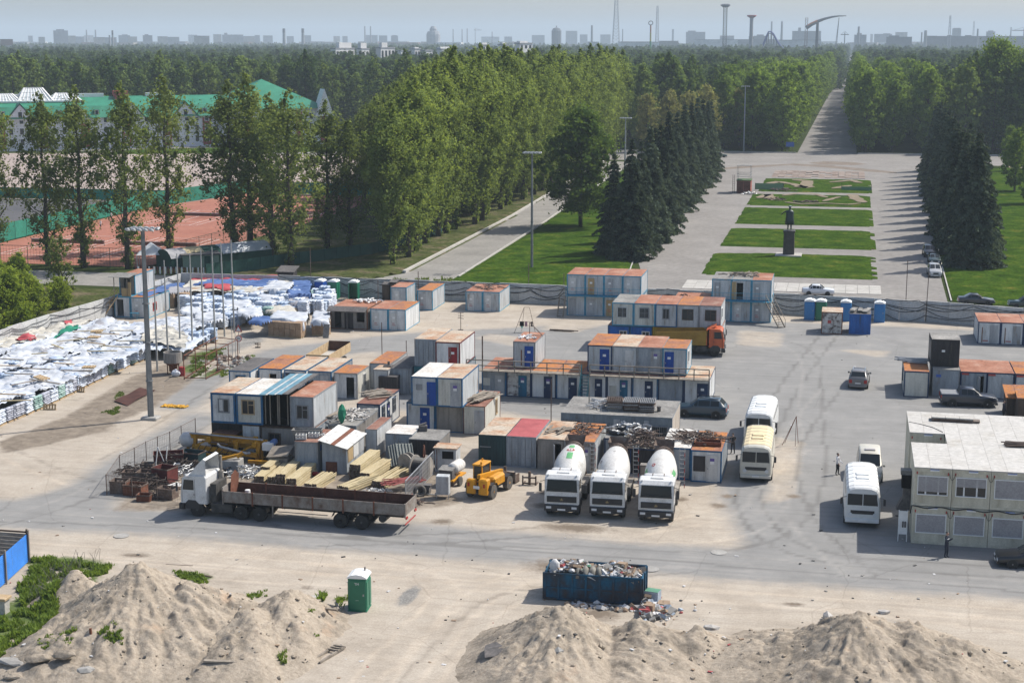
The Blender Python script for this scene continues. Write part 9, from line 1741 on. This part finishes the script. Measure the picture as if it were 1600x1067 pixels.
tangle('scrap_heap','grey scrap at the foot of the platform container','scrap',G(1172,304),1.6,1.0,.7,30,.09,STEEL,201)
for i,(px,py,w)in enumerate(((1202,298,6.3),(1338,299,6.5))):p=G(px,py);t=thing('netting',('green netting panel at the left end of the far flower beds','green netting panel at the right end of the far flower beds')[i],'netting',(p.x-w/2,p.y,.1));b=MB();b.box(0,w,0,.03,.1,1.5 if i==0 else .9);b.build('net',PLAIN('light_green_net',(.17,.33,.19),.8),t);[MB().bar((u,0,0),(u,0,1.6),.08).build('post',SCRAP,t)for u in(0,w)]
for i,(px,py)in enumerate(((1212,314),(1222,299),(1262,318))):tangle('scrap_heap',('dark bent bars left on the ragged flower bed','dark bent bars beside the left green netting','grey torn sheet on the ragged flower bed')[i],'scrap',G(px,py)+Vector((0,0,.2)),2.4,1.2,.6,24,.1,SCRAP,210+i)
p=G(1234,238);t=thing('information_sign','small blue sign on a post at the left start of the avenue','sign',p);b=MB();b.box(-1.2,1.2,-.05,.05,1.6,3.0);b.build('board',BLUEP,t);b=MB();b.bar((-.8,0,0),(-.8,0,1.6),.1);b.bar((.8,0,0),(.8,0,1.6),.1);b.build('leg',SCRAP,t)
p=G(1546,232);b=MB();b.bar((-2.5,6,1.2),(2.5,-6,1.2),1.2,.3);b.bar((-2.5,6,.5),(2.5,-6,.5),.6,1.0);tag(b.build('ramp_wall',CONCL,None,p),'pale sloping parapet by the path behind the right spruces','parapet')
# long green roofed building
GRNR=MAT('green_metal_roof',[(.3,(.02,.17,.1)),(.7,(.035,.25,.15))],.3,rough=.6);BW=MAT('white_render',[(.3,(.66,.64,.66)),(.7,(.76,.74,.75))],.15,rough=.9);BRED=MAT('red_render',[(.3,(.3,.06,.05)),(.7,(.4,.085,.07))],.15,rough=.9)
A=Vector((-292,400,0));B=Vector((-152,497,0));ax=(B-A).normalized();Lb=(B-A).length-20;th=math.atan2(ax.y,ax.x)
t=thing('long_building','long white and red building with green metal roofs behind the near poplars','building',A,th)
def lx(px):
 q=G(px,240);k=Vector((q.x,q.y));den=ax.x*k.y-ax.y*k.x;return(A.y*k.x-A.x*k.y)/den*1.0
D2=24;EV=9.6;RD=15.6
b=MB();b.box(0,Lb-30,0,D2,0,EV);b.box(0,Lb-30,-.15,0,0,1.2);b.build('wall',BW,t)
b=MB();b.M=rz(0);Q=[(-1,EV),(2,EV+3.4),(D2/2,RD),(D2-2,EV+3.4),(D2+1,EV)];b.add([(x,y,z)for x in(-1,Lb-29)for y,z in Q],[(0,1,6,5),(1,2,7,6),(2,3,8,7),(3,4,9,8),(4,3,2,1,0),(5,6,7,8,9),(0,5,9,4)]);b.build('roof',GRNR,t)
b=MB();b.box(-.55,.55,-.06,.0,-.9,.9);b.mi=1;b.box(-.7,.7,-.04,-.01,-1.05,1.05);WMB=b.mesh('window',[GLASS,WHITE])
for i,x in enumerate(np.arange(3,Lb-32,3.1)):
 for z in(2.6,5.8,9.0):link('window',WMB,t,(x,-.02 if i%4 else-.3,z))
 if i%4==0:b=MB();b.box(x-1.3,x+1.3,-.25,0,.6,EV-.6);b.build('red_bay',BRED,t)
for i,x in enumerate(np.arange(9,Lb-34,16.5)):
 b=MB();b.add([(x-4,-.6,EV-.5),(x+4,-.6,EV-.5),(x,-.6,EV+4.2),(x-4,7,EV-.5),(x+4,7,EV-.5),(x,7,EV+4.2)],[(0,1,2),(5,4,3),(0,3,4,1)]);o=b.build('gable',BW,t);b=MB();b.add([(x-4.5,-1,EV-.4),(x,-1,EV+4.6),(x,9,EV+4.6),(x-4.5,9,EV-.4)],[(0,1,2,3)]);b.add([(x+4.5,-1,EV-.4),(x,-1,EV+4.6),(x,9,EV+4.6),(x+4.5,9,EV-.4)],[(3,2,1,0)]);b.build('gable_roof',GRNR,o);link('window',WMB,o,(x,-.65,EV+1.1))
for i,x in enumerate(np.arange(4,Lb-34,5.5)):
 b=MB();b.box(x-.8,x+.8,-.2,2.2,EV+.6,EV+2.4);o=b.build('dormer',GRNR,t);link('window',WMB,o,(x,-.2,EV+1.5),None).scale=(.8,1,.75)
for x in np.arange(14,Lb-40,21):b=MB();b.box(x,x+8,D2/2-.8,D2/2+.8,RD-.4,RD+.9);b.build('roof_vent',WHITE,t)
x=88;b=MB();b.box(x,x+4,8,14,RD-4,RD+1.6);b.build('brick_tower',BRED,t)
LG=PLAIN('skylight_glass',(.45,.5,.52),.25)
for i,(xc,r,h,w)in enumerate(((64,5.2,3.9,9),(55.5,4.2,2.2,8),(73,4.6,2.2,8))):
 b=MB();z=RD-1.2;yb=D2/2;C_=[(xc-r,yb-6,z),(xc+r,yb-6,z),(xc+r,yb+6,z),(xc-r,yb+6,z),(xc-r*.5,yb,z+h),(xc+r*.5,yb,z+h)];b.add(C_,[(0,1,5,4),(1,2,5),(2,3,4,5),(3,0,4)]);o=b.build('glass_roof',LG,t);b=MB();c=[Vector(q)for q in C_]
 for a,e in((0,1),(1,2),(2,3),(3,0),(0,4),(3,4),(1,5),(2,5),(4,5)):b.bar(c[a],c[e],.45)
 for s in np.linspace(.12,.88,7):b.bar(c[0].lerp(c[1],s),c[4].lerp(c[5],s),.3)
 for s in(.33,.66):b.bar(c[0].lerp(c[4],s),c[1].lerp(c[5],s),.28);b.bar(c[1].lerp(c[5],s),c[2].lerp(c[5],s),.28)
 b.build('glazing_bar',WHITE,o)
xe=Lb-31;b=MB();b.box(xe,xe+32,-4,28,0,11.6);b.build('end_wall',BW,t);b=MB();b.add([(xe-1.5,-5.5,11.5),(xe+33.5,-5.5,11.5),(xe+33.5,29.5,11.5),(xe-1.5,29.5,11.5),(xe+16,12,20.4)],[(0,1,4),(1,2,4),(2,3,4),(3,0,4),(3,2,1,0)]);b.build('end_roof',GRNR,t)
for x in(xe+4,xe+12,xe+20,xe+28):
 for z in(2.6,5.8,9.0):link('window',WMB,t,(x,-4.05,z))
 b=MB();b.box(x+3,x+5,-4.2,-4,.6,10.5);b.build('red_bay',BRED,t)
b=MB();b.add([(xe+29,-6,9),(xe+35,-6,9),(xe+32,-6,17.5),(xe+29,-1,9),(xe+35,-1,9),(xe+32,-1,17.5)],[(0,1,2),(5,4,3),(0,3,4,1),(1,4,5,2),(0,2,5,3)]);b.build('pinnacle',BW,t)
tag(sheet('sports_lawn',[(-215,424),(-100,470),(-100,480),(-150,490),(-215,445)],.02,GRASS,wd=False),kind='structure')
# city on the horizon
CW=[MAT('far_'+n,[(.3,[v*.8 for v in c]),(.7,c)],.02,rough=.9)for n,c in(('white',(.82,.81,.8)),('grey',(.38,.39,.41)),('beige',(.48,.45,.4)),('brick',(.28,.17,.14)),('dark',(.14,.15,.17)))]
def px2(x,dist,y=62):q=AT(x,y,dist);return q
def block(name,label,cat,x0,x1,yt,dist,m,dep=18,wins=0,extra=None,group=None,turn=0):
 dist=dist*(1 if turn else 1.22);a,c=AT(x0,yt,dist),AT(x1,yt,dist);w=math.hypot(c.x-a.x,c.y-a.y);dep=5 if turn else dep;w=max(6,(w-dep*math.sin(turn))/math.cos(turn))if turn else w;h=max(3,a.z);t=thing(name,label,cat,(a.x,a.y,0),math.atan2(c.y-a.y,c.x-a.x)+turn,group);b=MB();b.box(0,w,0,dep,0,h);b.build('wall',CW[m],t);b=MB();b.box(-.3,w+.3,-.3,dep+.3,h,h+.8);b.build('roof',CW[1 if m!=4 else 4],t)
 if wins:
  n=max(2,int(w/3.6))
  for i in range(n):
   for k in range(wins):b=MB();b.box(w*(i+.25)/n,w*(i+.75)/n,-.12,0,h-3.2-k*6.2-4.4*(k>0)*0,h-1.0-k*6.2)if wins>1 else b.box(w*(i+.25)/n,w*(i+.75)/n,-.12,0,max(1,h-9.5),h-1.6);b.build('window',GLASS,t)
 if extra:b=MB();b.box(w*extra[0],w*extra[1],dep*.2,dep*.8,h,h+extra[2]);b.build('rooftop_block',CW[m],t)
 return t
def where(x):return 'at the left edge of the skyline' if x<60 else 'on the far left skyline' if x<300 else 'on the skyline left of the wood' if x<600 else 'above the poplar wood on the skyline' if x<900 else 'behind the fairground towers' if x<1240 else 'near the avenue vanishing point' if x<1430 else 'on the far right skyline'
SKY_=((0,20,62.5,2100,3,None),(83,106,46.5,3300,1,(.2,.75,5)),(106,118,54,3600,2,None),(118,131,56,3900,1,None),(131,146,53.5,4000,0,None),(44,51,54,4400,1,None),(185,203,53,3700,1,(.3,.8,4)),(223,238,53,3300,1,(.2,.6,4)),(246,262,55.5,3500,2,None),(294,308,52,3800,0,None),(303,327,54.5,2800,2,None),(333,346,50.5,3900,2,None),(347,380,51.5,3600,1,(.1,.25,7)),(380,398,55,3800,2,None),(398,406,52.5,3900,1,None),(411,426,53.5,4100,1,None),(448,459,55,4300,1,None),(474,486,53,4200,1,None),(521,531,55,4300,2,None),(535,543,55,4300,1,None),(570,590,52.5,4300,1,None),(592,605,53.5,4000,1,None),(611,622,54,3900,1,(.2,.8,3)),(831,851,52.5,4400,1,None),(884,902,47,4300,1,None),(906,918,51,4400,1,None),(938,954,51,4500,1,None),(1050,1053,44,4000,1,None),(1072,1102,49,3400,1,(.1,.5,5)),(1125,1147,54,3300,1,None),(1170,1186,56,2700,4,None),(1178,1200,54.5,2600,1,(.2,.7,4)),(1238,1283,47.5,2900,1,(.2,.3,10)),(1335,1354,52,2600,1,(.2,.6,5)),(1366,1394,50,3500,1,(.5,.9,3)),(1399,1418,49.5,3600,2,None),(1385,1425,57,2500,4,(.1,.5,4)),(1446,1464,54.5,2800,4,None),(1488,1502,43,3300,1,(.1,.9,3)),(1541,1555,48.5,3200,1,(.2,.8,4)),(1508,1518,53,2800,4,None),(1480,1487,53,2800,4,None),(1360,1364,50,4300,1,None),(752,780,56.5,4200,0,None),(788,800,56,4300,1,None),(200,214,56,3600,2,None),(262,280,57,3400,1,None),(60,70,57,3500,2,None),(146,164,57.5,3200,2,None),(164,182,58,3300,1,None))
NTH=ORD[:20]+['twenty-'+q for q in ORD[:9]]+['thirtieth']+['thirty-'+q for q in ORD[:9]]+['fortieth']+['forty-'+q for q in ORD[:9]]+['fiftieth']+['fifty-'+q for q in ORD[:9]]
SKY_=[(a,b_,62-(62-c)*(.86 if c<50 else .66),d,m,e and(e[0],e[1],e[2]*.8))for a,b_,c,d,m,e in SKY_]
SKX=sorted(q[0]for q in SKY_)
for x0,x1,yt,d,m,ex in SKY_:
 block('tower_block',f'{("pale", "blue grey", "beige", "brick red", "dark")[m]} {("block", "block with a roof structure")[ex is not None]}, {NTH[SKX.index(x0)]} block from the left edge of the skyline','far building',x0,x1,yt,d,m,22,0,ex,'blocks on the hazy skyline')
for i,(x0,x1,yt,d,m,lab)in enumerate(((0,90,72.5,2050,2,'long low factory hall at the left edge of the skyline'),(1085,1153,62.8,2300,0,'long pale roofed industrial hall behind the drop tower'),(1216,1283,63.5,2100,0,'long white hall below the arched fairground ride'),(1445,1620,57.5,2700,4,'very long dark industrial hall on the right skyline'),(918,936,66.5,2200,0,'low white building left of the tall lattice mast foot'),(966,1030,66.5,2200,0,'long low white building at the foot of the lattice masts'),(1030,1060,65,2300,2,'low beige building right of the rainbow pole'),(1150,1215,62.5,2500,1,'grey works between the two fairground towers'))):block('industrial_hall',lab,'far building',x0,x1,yt,d,m,30,0)
for i,(x0,x1,yt,ex,lab)in enumerate(((524.5,562,77,(.25,.9,4.5),'white apartment block at the left end of the white group, wide with a raised top'),(565,585,77.5,(.05,.8,4.5),'white apartment block second in the white group, with upright window slots'),(595,625,76,(.15,.55,4),'white apartment block third in the white group'),(627,648,80.5,None,'low white apartment wing right of the third block'),(648,664,77.5,(.2,.9,1.5),'white apartment block with a stepped right side'),(665,684,80,None,'low white wing with small windows'),(690,718,78,(.0,.7,2),'long low white apartment block in the trees'),(741,752,76.5,None,'small white block half hidden by trees'),(754,772,71.5,(.1,.85,2),'white apartment block above the left part of the poplar wood'),(786,800,71,(.1,.8,2),'white apartment block next to its twin above the poplar wood'),(812,840,69,(.1,.7,2),'wide white block above the poplar wood'))):block('apartment_block',lab,'far building',x0,x1,yt,1150,0,16,1 if x0<700 else 2,ex,None,R(48))
b=MB();g=random.Random(77)
for i in range(420):
 x=g.uniform(-60,1660);d=g.uniform(3600,6200);a=AT(x,62,d);h=g.choice((6,8,10,14,16,20,26));w=g.uniform(12,60);b.mi=g.choice((0,1,1,2,2,3));b.M=TR(a.x,a.y,0)@rz(-YAW+g.uniform(-.3,.3));b.box(-w,w,-9,9,0,h)
tag(b.build('city',CW[:4]),'low hazy mass of the distant city',kind='stuff')
def stack_(label,x,yt,d,w,m=1,name='chimney',band=False):
 a=AT(x,yt,d);t=thing(name,label,name,(a.x,a.y,0));b=MB();b.tube([(0,0,0),(0,0,a.z)],[w*.65,w*.42],10);b.build('shaft',CW[m],t)
 if band:b=MB();b.tube([(0,0,a.z*.85),(0,0,a.z)],[w*.47,w*.44],10);b.build('band',CW[4],t)
CHX=[135,149,171,175.5,443.5,473,570,579,925,1342,1446.5,1440.5,1528,1580,1206,1222,973,708,722,730,769]
for i,(x,yt,d,w,bd)in enumerate(((135,47,4200,4,0),(149,47,4200,4,0),(171,55.5,2600,3,0),(175.5,48,2800,3.4,1),(443.5,45,3200,6,1),(473,45,3200,6,1),(570,41.5,4400,4,0),(579,41.5,4400,4,0),(925,40,3500,5,0),(1342,42,2700,4,0),(1446.5,48,2900,6,0),(1440.5,51,3000,3,0),(1528,45.5,3000,3.5,0),(1580,43,3400,2.5,0),(1206,34,3500,4,0),(1222,34,3500,5,0),(973,46,3600,2.5,0),(708,46,4300,3,0),(722,46,4300,3,0),(730,45,4300,3,0),(769,50,4400,3,0))):stack_(f'{"banded" if bd else "slim"} chimney {where(x)}, {ORD[sorted(CHX).index(x)] if sorted(CHX).index(x) < 20 else "last"} chimney from the left',x,yt,d,w,1,'chimney',bd)
a=AT(677,47,3800);t=thing('stepped_tower','stepped rounded high tower alone on the skyline above the poplar wood','far building',(a.x,a.y,0));b=MB();b.lathe([(17,0),(17,a.z*.8),(14,a.z*.93),(9,a.z*.94),(9,a.z+2),(5,a.z+8)],12);b.build('body',CW[1],t);a=AT(869.5,45,3600);t=thing('domed_block','high block with a rounded dome top on the skyline','far building',(a.x,a.y,0));b=MB();b.lathe([(11,0),(11.3,a.z*.9),(8,a.z),(3,a.z+2)],12);b.build('body',CW[4],t);b=MB();b.cyl((0,0,a.z+2),(0,0,a.z+6),1,6);b.build('spire',CW[4],t)
def lattice(label,x,yt,d,wb,wt,m,n=14,name='lattice_mast',cap=None,bar=.5):
 a=AT(x,yt,d);h=a.z;t=thing(name,label,'mast',(a.x,a.y,0));b=MB()
 def w(z):return wb+(wt-wb)*(z/h)**.6
 for k in range(n):
  z0=h*k/n;z1=h*(k+1)/n;P0=[Vector((sx*w(z0)/2,sy*w(z0)/2,z0))for sx,sy in((-1,-1),(1,-1),(1,1),(-1,1))];P1=[Vector((sx*w(z1)/2,sy*w(z1)/2,z1))for sx,sy in((-1,-1),(1,-1),(1,1),(-1,1))]
  for j in range(4):b.bar(P0[j],P1[j],bar);b.bar(P0[j],P1[(j+1)%4],bar*.6);b.bar(P1[j],P1[(j+1)%4],bar*.6)
 b.build('lattice',CW[m],t)
 if cap:b=MB();b.lathe([(wt*.7,h-1),(cap[0],h+cap[1]*.4),(cap[0],h+cap[1]*.7),(cap[0]*.6,h+cap[1])],14);b.build('cap',cap[2],t)
 return t
lattice('very tall lattice mast cut by the top of the photo',963.5,-30,3300,20,3,1,22,bar=.8);lattice('shorter lattice mast right of the tallest one',1027.5,10,3300,8.5,3,1,18,bar=.7);lattice('lattice pylon on the right skyline',1485,25,3100,9,2,1,10,bar=.7);lattice('thin lattice mast far right on the skyline',1522,34,3600,5,2,1,10,bar=.5)
FR=PLAIN('fairground_red',(.42,.04,.03),.5);FO=PLAIN('fairground_orange',(.5,.16,.04),.5);FB=PLAIN('fairground_blue',(.05,.08,.3),.5)
lattice('dark drop tower with a mushroom cap at the fairground',1133.5,11,2000,4.2,4.2,4,26,'drop_tower',(6,3.4,CW[4]),.55);a=AT(1174.5,28,2000);t=thing('drop_tower','slender fairground tower with a red cap','tower',(a.x,a.y,0));b=MB();b.tube([(0,0,0),(0,0,a.z)],[2.6,2.2],10);b.build('shaft',CW[1],t);b=MB();b.lathe([(2.4,a.z-.5),(5.8,a.z+1.6),(5.8,a.z+3.0),(2,a.z+3.2)],14);b.build('cap',FR,t)
a=AT(1016.8,39,2000);t=thing('swing_pole','rainbow coloured pole ride with a ring on top','pole ride',(a.x,a.y,0))
for k,m in enumerate((FB,CW[1],PLAIN('fairground_green',(.05,.3,.1),.5),PLAIN('fairground_yellow',(.5,.4,.05),.5),FO)):b=MB();b.tube([(0,0,a.z*k/5),(0,0,a.z*(k+1)/5)],1.5-.15*k,8);b.build('pole_section',m,t)
b=MB();b.M=TR(0,0,a.z+2)@Matrix.Rotation(R(70),4,'X');torus(b,2.6,.5,18,6);b.build('ring',CW[4],t)
a=AT(1277.5,36,2000);b0=AT(1277.5,74,2000);t=thing('arched_ride','great curved arm of a fairground ride on a dark pylon above the avenue wood','fairground ride',(a.x,a.y,0));b=MB();b.tube([(0,0,0),(0,0,a.z)],[2.4,1.6],8);b.build('pylon',CW[4],t);P=[AT(x,y,2000)-Vector((a.x,a.y,0))for x,y in((1259.5,44),(1268,38.5),(1277.5,34),(1288,30),(1300,27),(1311,25.5),(1322.5,25.3))]
b=MB();b.tube(P,[2.6,2.3,2.0,1.6,1.2,.8,.4],8);b.build('curved_arm',CW[4],t);b=MB();b.tube([q+Vector((0,-.6,.6))for q in P[:3]],1.7,8);b.build('seat_end',FO,t);lattice('orange crane mast beside the arched ride',1260.5,28.5,2000,3,3,3,16,'crane_mast',None,.4)
a=AT(1303,58,2000);c=AT(1311,28,2000);t=thing('ride_boom','slender leaning boom of the ride right of the arched arm','boom',(a.x,a.y,0));b=MB();q=c-Vector((a.x,a.y,0));b.bar((0,0,0),q,.7);b.bar((2.5,0,0),q,.7);b.build('lattice',CW[1],t)
t=thing('roller_coaster','dark looping roller coaster track at the fairground','roller coaster',AT(1198,62,2000)*1);a=AT(1198,62,2000);t.location=(a.x,a.y,0);P=[AT(x,y,2000+dd)-Vector((a.x,a.y,0))for x,y,dd in((1192,70,0),(1198,56,0),(1201,50,0),(1205,50,0),(1209,54,0),(1213,62,0),(1218,70,0),(1224,76,0))];b=MB();b.tube(P,1.0,6);b.tube([q+Vector((0,6,-2))for q in P],.8,6);b.build('track',FB,t);b=MB()
for q in P:b.bar((q.x,0,0),(q.x,0,q.z),.6);b.bar((q.x+3,4,0),(q.x,0,q.z),.5)
b.build('support',CW[4],t)
def crane(label,x,yt,d,j0,j1):
 a=AT(x,yt,d);t=thing('tower_crane',label,'crane',(a.x,a.y,0));b=MB();b.bar((0,0,0),(0,0,a.z+3),1.4);b.bar((j0,0,a.z),(j1,0,a.z),1.2);b.bar((0,0,a.z+5),(j1*.7,0,a.z+.5),.4);b.bar((0,0,a.z+5),(j0*.8,0,a.z+.5),.4);b.build('lattice',CW[1],t)
crane('tower crane with a long jib above the poplar wood',742.5,47.5,4300,-4,18);crane('small tower crane by the vanishing avenue',1320,54.5,2400,-6,6);crane('tower crane cut by the right edge of the photo',1600,48,2600,-18,10)
# the air
m=bpy.data.materials.new('haze_air');m.use_nodes=True;nt=m.node_tree;nt.nodes.remove(nt.nodes['Principled BSDF']);vol=nt.nodes.new('ShaderNodeVolumePrincipled');nt.links.new(vol.outputs[0],nt.nodes['Material Output'].inputs['Volume'])
vol.inputs['Color'].default_value=(.74,.88,1.0,1);vol.inputs['Density'].default_value=HAZE_DENSITY;vol.inputs['Anisotropy'].default_value=.0
b=MB();b.box(-17000,17000,-17000,17000,-1.5,175);tag(b.build('haze',m),'pale summer haze over the city',kind='stuff')
